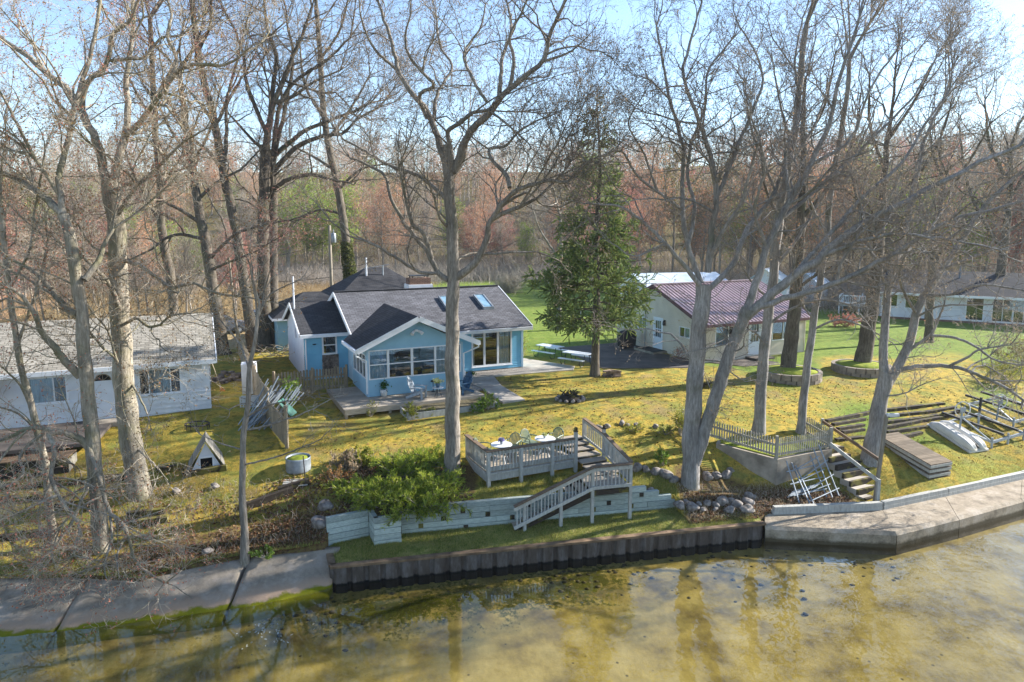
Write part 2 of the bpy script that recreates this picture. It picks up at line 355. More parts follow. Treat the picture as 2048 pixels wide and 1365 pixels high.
Zg = Zg + leftbank * .10 * vnoise(Xg, Yg, 4, 8) * np.clip(Dg / .5, 0, 1)
sm = lambda v: np.clip(v, 0, 1)
n1 = vnoise(Xg, Yg, .8, 1); n2 = vnoise(Xg, Yg, .25, 2)
green = sm((Yg - 40) / 9 + .35 * n1) * sm((Xg + 13) / 3 + n1) + .75 * sm((Xg - 9 + n1) / 3) * sm((Yg - 28.5) / 2) * sm(.25 + 1.3 * n1)
green = np.maximum(green, sm((Xg - 17) / 2) * sm((31 - Yg) / 2) * .5)
litter = np.maximum(sm((22.6 + .22 * (Xg + 9) - Yg + 1.6 * n1) / 1.2) * sm((-5.4 - Xg) / .8) * sm((Xg + 15) / 2), .42 * sm((25.1 - Yg + .8 * n1) / 1.3) * sm((-5.4 - Xg) / .8)); litter = np.maximum(litter, sm((27.4 - Yg + .5 * n1) / 1) * sm((Xg - 6) / .8) * sm((13.9 - Xg) / .6) * .9)
litter = np.maximum(litter, .8 * sm((29 - Yg) / 2) * sm((-12.5 - Xg + n1) / 2) * sm(.5 + n1))
litter = np.maximum(litter, sm((26.6 - Yg) / .8) * sm((Xg + 6.3) / .4) * sm((-1.0 - Xg) / .6) * .9)
tan_ = sm((Yg - 44) / 6) * sm((-13.5 - Xg - 1.5 * n1) / 3)
forest = sm((Yg - 104 - 10 * n2 + .25 * np.minimum(Xg, 0)) / 10)
forest = np.maximum(forest, sm((Xg - 24) / 8) * sm((Yg - 66) / 8))
zone = np.stack([litter, np.minimum(green, 1) * (1 - tan_), tan_ * (1 - forest), forest], -1).reshape(-1, 4)
nr, nc = Xg.shape
idx = np.arange(nr * nc).reshape(nr, nc)
Fq = np.stack([idx[:-1, :-1], idx[:-1, 1:], idx[1:, 1:], idx[1:, :-1]], -1).reshape(-1, 4)
sk = np.stack([Xg[0], Yg[0] + .02, np.full(nc, -1.6)], -1)        # the bank carries on under the water
V = np.concatenate([np.stack([Xg, Yg, Zg], -1).reshape(-1, 3), sk]); si = nr * nc + np.arange(nc)
Fq = np.concatenate([Fq, np.stack([si[:-1], si[1:], idx[0, 1:], idx[0, :-1]], -1)])
zone = np.concatenate([zone, zone[:nc]])

t = NT('ground_cover'); at = t.n('VertexColor', layer_name='zone'); sp = t.n('SeparateColor'); t.l(at.outputs[0], sp.inputs[0])
oc = t.coord('Object'); nA = t.noise(oc, .55, 5); nB = t.noise(oc, 3.2, 6, .65); nC = t.noise(oc, 26, 3, .7); nD = t.noise(t.coord('Object', (1, 1, 1)), 1.3, 6, .6)
moss = t.ramp(nB, [(.25, hx('55542a', .42)), (.40, hx('827a30', .54)), (.54, hx('bc9e44', .64)), (.64, hx('96903e', .58)), (.82, hx('b29a5c', .62))])
moss = t.mix(t.ramp(nD, [(.46, (0, 0, 0)), (.60, (.85, .85, .85))]), moss, hx('8a8c42', .58))
moss = t.mix(t.ramp(nA, [(.55, (0, 0, 0)), (.7, (.7, .7, .7))]), moss, hx('9a8460', .52))
grn = t.ramp(nB, [(.25, hx('566c2a', .42)), (.5, hx('7a9038', .52)), (.75, hx('9aa048', .56))])
grn = t.mix(t.ramp(nD, [(.55, (0, 0, 0)), (.75, (.55, .55, .55))]), grn, hx('958a48', .52))
lit = t.ramp(t.noise(oc, 9, 6, .75), [(.28, hx('2a2014', .5)), (.40, hx('574430', .55)), (.52, hx('77603f', .58)), (.60, hx('6f6a32', .58)), (.70, hx('8a8440', .6)), (.82, hx('9c8560', .62))])
fld = t.ramp(nB, [(.3, hx('8a7450', .55)), (.55, hx('b09a72', .62)), (.75, hx('85864a', .55))])
fst = t.ramp(nB, [(.3, hx('5d4a2c', .5)), (.46, hx('7d6644', .55)), (.6, hx('79783a', .55)), (.74, hx('8a8c44', .58)), (.85, hx('8a6a48', .55))])
def hard(s): return t.ramp(t.math('ADD', s, t.math('MULTIPLY', t.math('SUBTRACT', nB, .5), .7)), [(.35, (0, 0, 0)), (.65, (1, 1, 1))])
c = t.mix(hard(sp.outputs[1]), moss, grn); c = t.mix(hard(sp.outputs[2]), c, fld); c = t.mix(hard(sp.outputs[0]), c, lit); c = t.mix(hard(at.outputs['Alpha']), c, fst)
c = t.mix(.7, c, t.ramp(nC, [(.3, (.28, .28, .28)), (.7, (.74, .74, .74))]), 'OVERLAY')
t.bump(t.mix(.5, nB, nC), .8, .05); M['ground'] = t.set(c, .95, spec=.15)
g = np_mesh('ground', V, Fq, M['ground'], smooth=True, attr=zone); g['kind'] = 'structure'

# lower grass strip between the steel wall and the timber wall
t = NT('strip_turf'); oc = t.coord('Object'); nB = t.noise(oc, 3.0, 6, .65)
c = t.ramp(nB, [(.3, hx('5f6c30', .5)), (.46, hx('868c44', .58)), (.6, hx('b0a666', .62)), (.8, hx('9a845c', .58))])
t.bump(t.noise(oc, 14, 4, .7), .8, .05); M['turf'] = t.set(c, .95, spec=.15)
def strip_front(x): return np.interp(x, [-6.3, -5.72, 9.3], [22.0, 20.78, 24.0])
def strip_back(x): return np.interp(x, [-6.3, -5.0, -4.6, -3.9, -3.86, 6.25, 6.6, 9.9], [22.05, 22.7, 22.15, 22.35, 22.85, 25.1, 24.7, 24.9])
sx = np.arange(-6.25, 9.3, .12); sv = np.linspace(0, 1, 22); SX, SV = np.meshgrid(sx, sv)
SY = strip_front(SX) * (1 - SV) + strip_back(SX) * SV; SZ = .60 + .15 * SV + .03 * vnoise(SX, SY, 3, 5)
i2 = np.arange(SX.size).reshape(SX.shape)
o = np_mesh('grass_strip', np.stack([SX, SY, SZ], -1).reshape(-1, 3), np.stack([i2[:-1, :-1], i2[:-1, 1:], i2[1:, 1:], i2[1:, :-1]], -1).reshape(-1, 4), M['turf'], smooth=True); o['kind'] = 'structure'

# ------------------------------------------------------------------ lake bed and water
lx = np.concatenate([np.linspace(-200, -30, 10), np.arange(-29, 45, .35), np.linspace(46, 250, 10)]); ly = np.concatenate([np.linspace(-120, 4, 12), np.arange(5, 32, .35)])
LX, LY = np.meshgrid(lx, ly); shore = np.interp(LX, [-70, -30, -14.2, -5.7, 9.2, 13.85, 20.5, 40], [2, 12.9, 17.6, 20.6, 23.9, 23.3, 26.1, 36])
dd = np.maximum(0, shore - LY); LZ = -.28 - .055 * dd - .0012 * dd ** 2 + .05 * vnoise(LX, LY, 1.1, 4) * sm(dd / 2)
LZ = np.maximum(LZ, -2.2)
i2 = np.arange(LX.size).reshape(LX.shape)
t = NT('sandy_lake_bed'); oc = t.coord('Object'); nB = t.noise(oc, .9, 6, .6); nS = t.noise(oc, 7, 5, .7)
c = t.ramp(nB, [(.3, hx('7f6c38', .46)), (.5, hx('a5904c', .58)), (.7, hx('b9a566', .62))])
wv = t.n('TexWave'); wv.inputs['Scale'].default_value = 2.2; wv.inputs['Distortion'].default_value = 7; wv.inputs['Detail'].default_value = 3; t.l(t.coord('Object', (.7, 1.4, 1)), wv.inputs[0])
c = t.mix(.05, c, t.ramp(wv.outputs['Fac'], [(.3, (.3, .3, .3)), (.7, (.75, .75, .75))]), 'OVERLAY')
at = t.n('VertexColor', layer_name='zone'); sp = t.n('SeparateColor'); t.l(at.outputs[0], sp.inputs[0])
wd = t.math('ADD', sp.outputs[0], t.math('MULTIPLY', t.math('SUBTRACT', nS, .5), 1.5)); wd = t.math('ADD', wd, t.math('MULTIPLY', t.math('SUBTRACT', nB, .5), 1.2))
c = t.mix(t.ramp(wd, [(.40, (0, 0, 0)), (.62, (1, 1, 1))]), c, t.ramp(nS, [(.3, hx('2a2a0c', .5)), (.7, hx('6a681c', .5))]))
pb = t.n('TexVoronoi'); pb.inputs['Scale'].default_value = 1.7; t.l(oc, pb.inputs['Vector'])
c = t.mix(t.ramp(pb.outputs['Distance'], [(.05, (.8, .8, .8)), (.09, (0, 0, 0))]), c, hx('4a3f1c', .5))
t.bump(nS, .5, .03); M['bed'] = t.set(c, .95, spec=.1)
weed = sm(1 - np.abs(dd - 1.2) / 2.6) * sm((LX + 8) / 2) * sm((6 - LX) / 3) * .74 + sm((2.5 - dd) / 2.5) * sm((-5.8 - LX) / 2) * .32
o = np_mesh('lake_bed', np.stack([LX, LY, LZ], -1).reshape(-1, 3), np.stack([i2[:-1, :-1], i2[:-1, 1:], i2[1:, 1:], i2[1:, :-1]], -1).reshape(-1, 4), M['bed'], smooth=True, attr=np.stack([weed, weed, weed, weed], -1).reshape(-1, 4)); o['kind'] = 'structure'

t = NT('lake_water'); tr = t.n('BsdfTransparent'); tr.inputs[0].default_value = (.91, .91, .82, 1); gl = t.n('BsdfGlossy'); gl.inputs['Roughness'].default_value = .02
lwt = t.n('LayerWeight')
vec = t.coord('Object', (1, 1.0, 1)); xx = t.n('SeparateXYZ'); t.l(vec, xx.inputs[0])
amp = t.n('MapRange'); amp.inputs[1].default_value = -4; amp.inputs[2].default_value = 16; amp.inputs[3].default_value = .02; amp.inputs[4].default_value = .42; t.l(xx.outputs[0], amp.inputs[0])
h = t.math('ADD', t.noise(vec, .9, 3, .5), t.math('MULTIPLY', t.noise(vec, 3.2, 2, .5), .22))
bp = t.n('Bump'); bp.inputs['Distance'].default_value = .11; t.l(h, bp.inputs['Height']); t.l(t.math('MULTIPLY', amp.outputs[0], .9), bp.inputs['Strength'])
t.l(bp.outputs[0], gl.inputs['Normal']); t.l(bp.outputs[0], lwt.inputs['Normal'])
fz = t.math('ADD', t.math('MULTIPLY', t.math('POWER', lwt.outputs['Facing'], 4.6), 1.0), .03)
mx = t.n('MixShader'); t.l(t.math('MINIMUM', t.math('MULTIPLY', fz, 2.0), 1.0), mx.inputs[0]); t.l(tr.outputs[0], mx.inputs[1]); t.l(gl.outputs[0], mx.inputs[2]); t.l(mx.outputs[0], t.out.inputs[0])
M['water'] = t.m
o = np_mesh('lake_water', [(-400, -200, 0), (400, -200, 0), (400, 60, 0), (-400, 60, 0)], [(0, 1, 2, 3)], M['water']); o['kind'] = 'structure'

# ------------------------------------------------------------------ left concrete apron
t = NT('apron_concrete'); oc = t.coord('Object'); sz_ = t.n('SeparateXYZ'); t.l(oc, sz_.inputs[0]); nB = t.noise(oc, 1.3, 6, .65); nS = t.noise(oc, 9, 5, .7)
c = t.ramp(nB, [(.3, hx('7f7468', .5)), (.5, hx('a09484', .56)), (.7, hx('b3a79a', .6))])
c = t.mix(.3, c, t.ramp(nS, [(.3, (.3, .3, .3)), (.7, (.7, .7, .7))]), 'OVERLAY')
zz = t.math('ADD', sz_.outputs[2], t.math('MULTIPLY', t.math('SUBTRACT', nB, .5), .35))
c = t.mix(t.ramp(zz, [(.14, (.85, .85, .85)), (.30, (0, 0, 0))]), c, hx('b4977e', .62))
c = t.mix(t.ramp(zz, [(.05, (1, 1, 1)), (.10, (0, 0, 0))]), c, hx('7d7c12', .55))
t.bump(nS, .5, .03); M['apron'] = t.set(c, .92, spec=.2)
root = thing('concrete_revetment', 'cracked sloping concrete slabs along the water below the bare left bank', 'seawall')
ax = np.array([a[0] for a in APT]); ay = np.array([a[1] for a in APT]); bx_ = np.array([a[0] for a in APB]); by_ = np.array([a[1] for a in APB])
for k, (x0, x1) in enumerate(((-40, -13.05), (-12.97, -8.62), (-8.52, -5.8))):
    n = int((x1 - x0) / .15) + 2; uu = np.linspace(x0, x1, n); vs = []; m = 12
    for j in range(m + 1):
        v = j / m; jit = .10 * vnoise(uu, uu * 0 + k, 3, 7) * (1 if j in (m,) else .3)
        xw = uu + (.05 * vnoise(uu * 0 + k, np.full(n, v), 6, 6)) * (1 if 0 < j < m else 1)
        yt = np.interp(uu, ax, ay) + .12; yb = np.interp(uu, bx_, by_) - .12
        yy = yb * (1 - v) + yt * v + jit; zz_ = -.22 + (1.0) * v ** .85 + .03 * vnoise(uu, yy, 5, k)
        if j == m: zz_ = np.maximum(zz_, .66 + .06 * vnoise(uu, yy, 3, k + 2))
        vs.append(np.stack([xw, yy, zz_], -1))
    top = np.concatenate(vs); bot = top.copy(); bot[:, 2] -= .5; N = len(top); ii = np.arange(N).reshape(m + 1, n)
    q = [np.stack([ii[:-1, :-1], ii[:-1, 1:], ii[1:, 1:], ii[1:, :-1]], -1).reshape(-1, 4)]
    for e in (ii[0], ii[:, 0][::-1], ii[:, -1], ii[-1][::-1]): q.append(np.stack([e[:-1], e[:-1] + N, e[1:] + N, e[1:]], -1))
    np_mesh('slab', np.concatenate([top, bot]), np.concatenate(q), M['apron'], root, smooth=False)

# ------------------------------------------------------------------ steel sheet-pile wall
root = thing('steel_seawall', 'dark corrugated steel sheet pile wall with rusty cap rail at the water edge', 'seawall')
def pile(A, B, step=.52, inset=.085):
    fr = Fr(A, B); n = max(1, round(fr.L / step)); st = fr.L / n; prof = []
    for i in range(n): prof += [(i * st, 0), (i * st + .08 * st, 0), (i * st + .2 * st, inset), (i * st + .80 * st, inset), (i * st + .92 * st, 0)]
    prof.append((fr.L, 0)); m = MB(); vs = []
    for z in (-.7, .12, .58): vs += [fr.p(a, o - (0.0 if z > 0 else 0), z) for a, o in prof]
    k = len(prof); m.add(vs, [(r * k + i, r * k + i + 1, (r + 1) * k + i + 1, (r + 1) * k + i) for r in range(2) for i in range(k - 1)])
    return m
t = NT('sheet_pile_steel'); oc = t.coord('Object'); s2 = t.n('SeparateXYZ'); t.l(oc, s2.inputs[0]); n1_ = t.noise(t.coord('Object', (1, 1, .3)), 3.5, 6, .7)
c = t.ramp(n1_, [(.3, hx('4a3c34', .45)), (.5, hx('625850', .5)), (.7, hx('807a78', .52))])
c = t.mix(t.ramp(t.math('ADD', s2.outputs[2], t.math('MULTIPLY', n1_, .16)), [(.10, (1, 1, 1)), (.16, (0, 0, 0))]), c, hx('15130f', .35))
t.bump(n1_, .3, .02); M['pile'] = t.set(c, .75, .0, .3)
m = pile((-5.76, 20.68), (9.22, 23.90)); m2 = pile((-6.3, 22.1), (-5.76, 20.68)); b0 = len(m.v); m.v += m2.v; m.f += [tuple(b0 + i for i in f) for f in m2.f]
fr = Fr((9.22, 23.90), (9.24, 24.6)); m.ob(fr, 0, fr.L, -.05, 0, -.7, .58)
m.build('sheet_piling', M['pile'], root)
for A, B, w_ in (((-5.82, 20.62), (9.3, 23.87), .2), ((-6.34, 22.1), (-5.82, 20.70), .2)):
    fr = Fr(A, B); q = MB(); nseg = max(1, int(fr.L / 3.1)); L = fr.L / nseg
    for i in range(nseg): q.ob(fr, i * L + .004, (i + 1) * L - .004, -.16, .07, .585, .665)
    q.build('cap_rail', M['cap'], root)

# ------------------------------------------------------------------ timber retaining wall (faded teal)
root = thing('timber_retaining_wall', 'faded teal stacked timber retaining wall behind the lower grass strip', 'retaining wall')
def courses(fr, base, nc, ends, seed, h=.205, s_from=0, base1=None):
    rr = random.Random(seed); m = MB()
    for k in range(nc):
        s0 = s_from; L = ends[k] if isinstance(ends, list) else fr.L
        z = base + k * h
        while s0 < L - .05:
            s1 = min(L, s0 + rr.uniform(1.6, 3.4)); s1 = L if L - s1 < .8 else s1
            o_ = rr.uniform(-.012, .012); m.ob(fr, s0 + .006, s1 - .006, -.16, o_, z + .009, z + h - .007); s0 = s1
    return m
fr = Fr((-3.88, 22.74), (6.25, 25.0)); base = .68
courses(fr, base, 5, [fr.L, fr.L, fr.L * .985, fr.L * .935, fr.L * .885], 3).build('long_wall', M['teal'], root)
d = MB()
rr = random.Random(4)
for a, k in ((.6, 1), (1.4, 2), (2.1, 3), (2.2, 0), (3.0, 2), (3.9, 1), (4.5, 3), (5.3, 2), (7.0, 1), (7.6, 2), (8.5, 1), (8.9, 3)): d.ob(fr, a, a + .17, -.02, .015, base + k * .205 + .02, base + k * .205 + .185)
d.build('timber_end', M['timber'], root)
courses(Fr((-6.26, 21.95), (-4.98, 22.6)), .66, 5, None, 8).build('short_wall', M['teal'], root)
courses(Fr((-4.98, 22.62), (-4.66, 21.93)), .66, 5, None, 9).build('return_wall', M['teal'], root)
courses(Fr((-4.66, 21.93), (-3.79, 22.2)), .66, 5, None, 10).build('corner_block', M['teal'], root)
courses(Fr((-3.79, 22.2), (-3.9, 22.76)), .66, 5, None, 12).build('return_wall', M['teal'], root)

# ------------------------------------------------------------------ right concrete seawall and its kerb timbers
root = thing('concrete_seawall', 'low concrete seawall with wide walkway top bending along the right shore', 'seawall')
front = [(9.25, 23.72), (13.79, 23.22), (16.9, 24.55), (20.59, 26.26), (60, 44.5)]; back = [(9.6, 24.75), (14.31, 25.22), (17.6, 26.6), (22.14, 28.46), (60, 46)]
t = NT('seawall_concrete'); oc = t.coord('Object'); nB = t.noise(oc, 1.5, 6, .65); nS = t.noise(oc, 12, 5, .7); s2 = t.n('SeparateXYZ'); t.l(oc, s2.inputs[0])
c = t.ramp(nB, [(.3, hx('85796a', .5)), (.5, hx('aa9c88', .58)), (.7, hx('bdb0a0', .62))]); c = t.mix(.3, c, t.ramp(nS, [(.3, (.3, .3, .3)), (.7, (.7, .7, .7))]), 'OVERLAY')
c = t.mix(t.ramp(t.math('ADD', s2.outputs[2], t.math('MULTIPLY', nB, .2)), [(.20, (.9, .9, .9)), (.30, (0, 0, 0))]), c, hx('5d5238', .4))
t.bump(nS, .5, .03); M['sea'] = t.set(c, .92, spec=.2)
for i in range(4):
    a, b = np.array(front[i]), np.array(front[i + 1]); c_, d_ = np.array(back[i]), np.array(back[i + 1]); g_ = .012 / math.hypot(front[i + 1][0] - front[i][0], front[i + 1][1] - front[i][1])
    a2, b2, c2, d2 = a + (b - a) * g_, b + (a - b) * g_, c_ + (d_ - c_) * g_, d_ + (c_ - d_) * g_
    ch = (b - a) / np.linalg.norm(b - a); nrm = np.array((-ch[1], ch[0]))
    m = MB(); P = lambda q, z: (q[0], q[1], z)
    # chamfered front edge
    f1, f2 = a2 + nrm * .12, b2 + nrm * .12
    m.add([P(a2, -1), P(b2, -1), P(a2, .46), P(b2, .46), P(f1, .57), P(f2, .57), P(c2, .62), P(d2, .62), P(c2, -1), P(d2, -1)],
          [(0, 1, 3, 2), (2, 3, 5, 4), (4, 5, 7, 6), (6, 7, 9, 8), (0, 2, 4, 6, 8), (1, 9, 7, 5, 3)])
    m.build('wall_section', M['sea'], root)
root = thing('kerb_timber', 'short straight bleached kerb timber beside the lamp post foot', 'timber', (9.9, 24.78, .6))
fr = Fr((0, 0), (4.35, .42)); m = MB(); m.ob(fr, 0, fr.L, -.11, .11, -.1, .14); m.ob(fr, .05, fr.L, -.10, .10, .143, .3); m.build('timber_beam', M['rail'], root)
root = thing('kerb_timber', 'long kerb timber running right along the walkway to the frame edge', 'timber', (14.3, 25.22, .6))
m = MB()
for (A, B) in (((0, 0), (3.35, 1.37)), ((3.37, 1.38), (7.85, 3.25)), ((7.87, 3.27), (14, 6.3)), ((14.02, 6.31), (30, 14))):
    fr = Fr(A, B); m.ob(fr, 0, fr.L, -.11, .11, -.1, .15); m.ob(fr, .02, fr.L - .02, -.09, .1, .153, .31)
m.build('timber_beam', M['rail'], root)

# ------------------------------------------------------------------ hard standing, paths, road
def sheet(name, pts, mat, th=.14, kind='structure', sub=None):
    m = MB(); m.slab(pts, th); o = m.build(name, mat); o['kind'] = kind; return o
def lw(O, u, v, z): return (O[0] + u * C25 - v * S25, O[1] + u * S25 + v * C25, z)
HO, CO, LO = (-7.13, 33.0), (11.93, 41.91), (-14.17, 31.37)        # corners of cottage, cabin and left house
sheet('path', [lw(HO, 5.6, 2.0, 3.06), lw(HO, 12.6, 1.55, 3.06), lw(HO, 13.2, 2.4, 3.06), lw(HO, 11.4, 6.2, 3.06), lw(HO, 10.15, 6.2, 3.06), lw(HO, 10.2, 2.7, 3.06), lw(HO, 5.7, 2.7, 3.06)], M['slab'])
sheet('path', [lw(HO, 5.62, 1.98, 3.056), lw(HO, 5.9, -.3, 3.04), lw(HO, 5.9, -3.2, 2.93), lw(HO, 7.1, -3.2, 2.93), lw(HO, 7.1, -.3, 3.04), lw(HO, 7.6, 1.85, 3.056)], M['slab'])
sheet('gravel_bed', [lw(HO, 5.2, 2.7, 3.07), lw(HO, 10.35, 2.7, 3.07), lw(HO, 10.3, 3.5, 3.07), lw(HO, 5.2, 3.5, 3.07)], M['gravel'], kind='stuff')
sheet('gravel_bed', [lw(HO, 4.85, -.6, 3.03), lw(HO, 5.85, -.6, 3.03), lw(HO, 5.6, 2.2, 3.07), lw(HO, 4.95, 2.2, 3.07)], M['gravel'], kind='stuff')
sheet('patio', [lw(CO, -6.6, 1.2, 3.04), lw(CO, -1.4, -.9, 3.03), lw(CO, -.05, .2, 3.03), lw(CO, -.05, 8.6, 3.04), lw(CO, -5.6, 8.6, 3.04)], M['slab_dark'])
sheet('patio', [lw(CO, 1.6, -2.0, 3.03), lw(CO, 7.4, -1.9, 3.03), lw(CO, 9.6, -.6, 3.03), lw(CO, 9.6, -.04, 3.03), lw(CO, .4, -.04, 3.03)], M['slab_dark'])
m = MB(); pr = [Zp(40, 640, 3.06), Zp(80, 600, 3.06), Zp(120, 570, 3.06), Zp(170, 545, 3.06), Zp(260, 530, 3.06)]
sheet('road', [tuple(Zp(-60, 655, 3.06)), tuple(Zp(110, 612, 3.06)), tuple(Zp(178, 560, 3.06)), tuple(Zp(165, 535, 3.06)), tuple(Zp(85, 548, 3.06)), tuple(Zp(-60, 600, 3.06))], plain('sandy_road', hx('c79f7c', .7), hx('b08a68', .65), .6, .95))
sheet('patio', [lw(LO, -12, -3.2, 2.93), lw(LO, -4.4, -3.4, 2.9), lw(LO, -3.9, -.05, 2.98), lw(LO, -12, -.05, 2.98)], M['slab_dark'])
# ------------------------------------------------------------------ house-building helpers
def wall(fr, z0, z1, holes=(), gable=None, step=.125, lip=.022, s0=0, s1=None):
    """lapped boards (step) round the openings; gable = (s_peak, z_peak)"""
    m = MB(); s1 = fr.L if s1 is None else s1; z = z0; top = gable[1] if gable else z1
    while z < top - 1e-3:
        cuts = [z + step] + [h[k] for h in holes for k in (2, 3)] + [z1]; cuts = [q for q in cuts if q > z + 1e-3]
        ze = min(min(cuts), top); a, b = s0, s1; a2, b2 = a, b
        if z >= z1 - 1e-3 and gable:
            f0 = (z - z1) / (top - z1); f1 = (ze - z1) / (top - z1)
            a, b = s0 + (gable[0] - s0) * f0, s1 + (gable[0] - s1) * f0; a2, b2 = s0 + (gable[0] - s0) * f1, s1 + (gable[0] - s1) * f1
        xs_ = [(a, b, a2, b2)]
        hh = sorted((h[0], h[1]) for h in holes if h[2] < ze - 1e-3 and h[3] > z + 1e-3)
        if hh:
            xs_ = []; c0 = a; c02 = a2
            for p, q in hh: xs_.append((c0, p, c02, p)); c0 = c02 = q
            xs_.append((c0, b, c02, b2))
        fr_ = ((z - z0) % step) / step if step < 1 else 0
        for p, q, p2, q2 in xs_:
            if q - p < 1e-3: continue
            ob = lip * (1 - fr_ * .8); ot = lip * .15
            m.add([fr.p(p, ob, z), fr.p(q, ob, z), fr.p(q2, ot, ze), fr.p(p2, ot, ze), fr.p(p, 0, z), fr.p(q, 0, z)], [(0, 1, 2, 3), (4, 5, 1, 0)])
        z = ze
    return m
def battens(fr, z0, z1, holes=(), gable=None, sp=.3):
    m = MB(); s = sp / 2
    while s < fr.L:
        zt = z1
        if gable: f = s / gable[0] if s < gable[0] else (fr.L - s) / (fr.L - gable[0]); zt = z1 + (gable[1] - z1) * f
        segs = [(z0, zt)]
        for h in holes:
            if h[0] - .03 < s < h[1] + .03: segs = [(a, min(b, h[2])) for a, b in segs if a < h[2]] + [(max(a, h[3]), b) for a, b in segs if b > h[3]]
        for a, b in segs:
            if b - a > .03: m.ob(fr, s - .02, s + .02, .001, .014, a, b)
        s += sp
    return m
def window(par, fr, s0, s1, z0, z1, mv=(), mh=(), fw=.06, back='dark', bd=.25, curtain=None, depth=.05, out=.03, sill=False, mw=.05, glass=None):
    m = MB()
    m.ob(fr, s0 - fw, s0, -depth, out, z0 - fw, z1 + fw); m.ob(fr, s1, s1 + fw, -depth, out, z0 - fw, z1 + fw)
    m.ob(fr, s0, s1, -depth, out, z0 - fw, z0); m.ob(fr, s0, s1, -depth, out, z1, z1 + fw)
    for q in mv: m.ob(fr, s0 + q * (s1 - s0) - mw / 2, s0 + q * (s1 - s0) + mw / 2, -depth + .004, out - .006, z0 - .002, z1 + .002)
    for q in mh: m.ob(fr, s0 - .002, s1 + .002, -depth + .006, out - .01, z0 + q * (z1 - z0) - mw / 2, z0 + q * (z1 - z0) + mw / 2)
    f = m.build('window', M['white'], par)
    MB().ob(fr, s0 - .003, s1 + .003, -.02, -.012, z0 - .003, z1 + .003).build('pane', glass or M['glass'], f)
    if back: MB().ob(fr, s0 - .01, s1 + .01, -bd - .02, -bd, z0 - .01, z1 + .01).build('dark_backing', M[back], f)  # dark panel close behind the pane, painted as the gloom of an unlit room
    if curtain:
        for a, b, mt in curtain:
            q = MB(); A, B = s0 + a * (s1 - s0), s0 + b * (s1 - s0); n = max(2, int((B - A) / .05)); vs = []
            for i in range(n + 1):
                x = A + (B - A) * i / n; o_ = -.06 + .02 * math.sin(i * 2.1)
                vs += [fr.p(x, o_, z0), fr.p(x, o_, z1)]
            q.add(vs, [(2 * i, 2 * i + 2, 2 * i + 3, 2 * i + 1) for i in range(n)]); q.build('curtain', M[mt], f)
    if sill: MB().ob(fr, s0 - fw - .03, s1 + fw + .03, out + .001, out + .05, z0 - fw - .03, z0 - fw + .01).build('sill', M['white'], f)
    return f
def roof2(u0, u1, v0, vr, v1, zE0, zR, zE1, th=.13):
    """two slabs meeting at a ridge along local x"""
    a = MB().slab([(u0, v0, zE0), (u1, v0, zE0), (u1, vr, zR), (u0, vr, zR)], th); b = MB().slab([(u0, vr + .002, zR), (u1, vr + .002, zR), (u1, v1, zE1), (u0, v1, zE1)], th)
    return a, b

A25 = R_(25)
# ================================================================== the blue cottage
H = thing('blue_cottage', 'bright blue lakeside cottage with grey shingle roof, skylights and windowed front porch', 'house', (HO[0], HO[1], 0), A25)
eZ, rZ = 5.65, 7.62
# --- main block
win_main = [(1.95, 4.35, 3.42, 5.30)]
frM = Fr((5.0, 3.4), (10.15, 3.4))
wall(frM, 3.12, 5.62, win_main).build('front_wall', M['blue_clap'], H)
MB().ob(frM, 0, frM.L, -.1, -.005, 2.9, 3.12).build('foundation', M['concrete'], H)
frR = Fr((10.15, 3.4), (10.15, 12.6)); wall(frR, 3.1, 5.75, (), (4.6, 7.5)).build('end_wall', M['blue_clap'], H)
frL = Fr((.2, 12.6), (.2, 3.4)); wall(frL, 3.0, 5.75, (), (4.6, 7.5)).build('end_wall', M['blue_pale'], H)
frB = Fr((10.15, 12.6), (.2, 12.6)); wall(frB, 3.0, 5.7).build('rear_wall', M['blue_clap'], H)
frP = Fr((.2, 3.4), (5.0, 3.4)); wall(frP, 3.0, 5.6, [(.55, 1.45, 3.25, 5.25), (2.1, 3.1, 4.1, 5.2)]).build('inner_wall', M['blue_board'], H)
a, b = roof2(-.05, 10.55, 2.95, 8.0, 13.05, eZ, rZ, eZ)
a.build('roof', M['roof_main'], H); b.build('roof', M['roof_main'], H)
MB().beam((-.05, 8, rZ + .03), (10.55, 8, rZ + .03), .26, .05).build('ridge_cap', M['roof_dark'], H)
for u in (-.075, 10.575): m = MB(); m.beam((u, 2.95, eZ - .1), (u, 8, rZ - .1), .045, .24); m.beam((u, 8, rZ - .1), (u, 13.05, eZ - .1), .045, .24); m.build('rake_board', M['white'], H)
m = MB(); m.bx(5.8, 10.55, 2.80, 2.94, eZ - .24, eZ - .06); m.build('gutter', M['white'], H)
MB().bx(5.3, 10.5, 2.96, 3.38, eZ - .2, eZ - .17).build('soffit', M['white'], H)
m = MB(); m.ob(frM, frM.L - .1, frM.L + .03, -.1, .035, 3.1, 5.5); m.build('corner_board', M['blue_pale'], H)
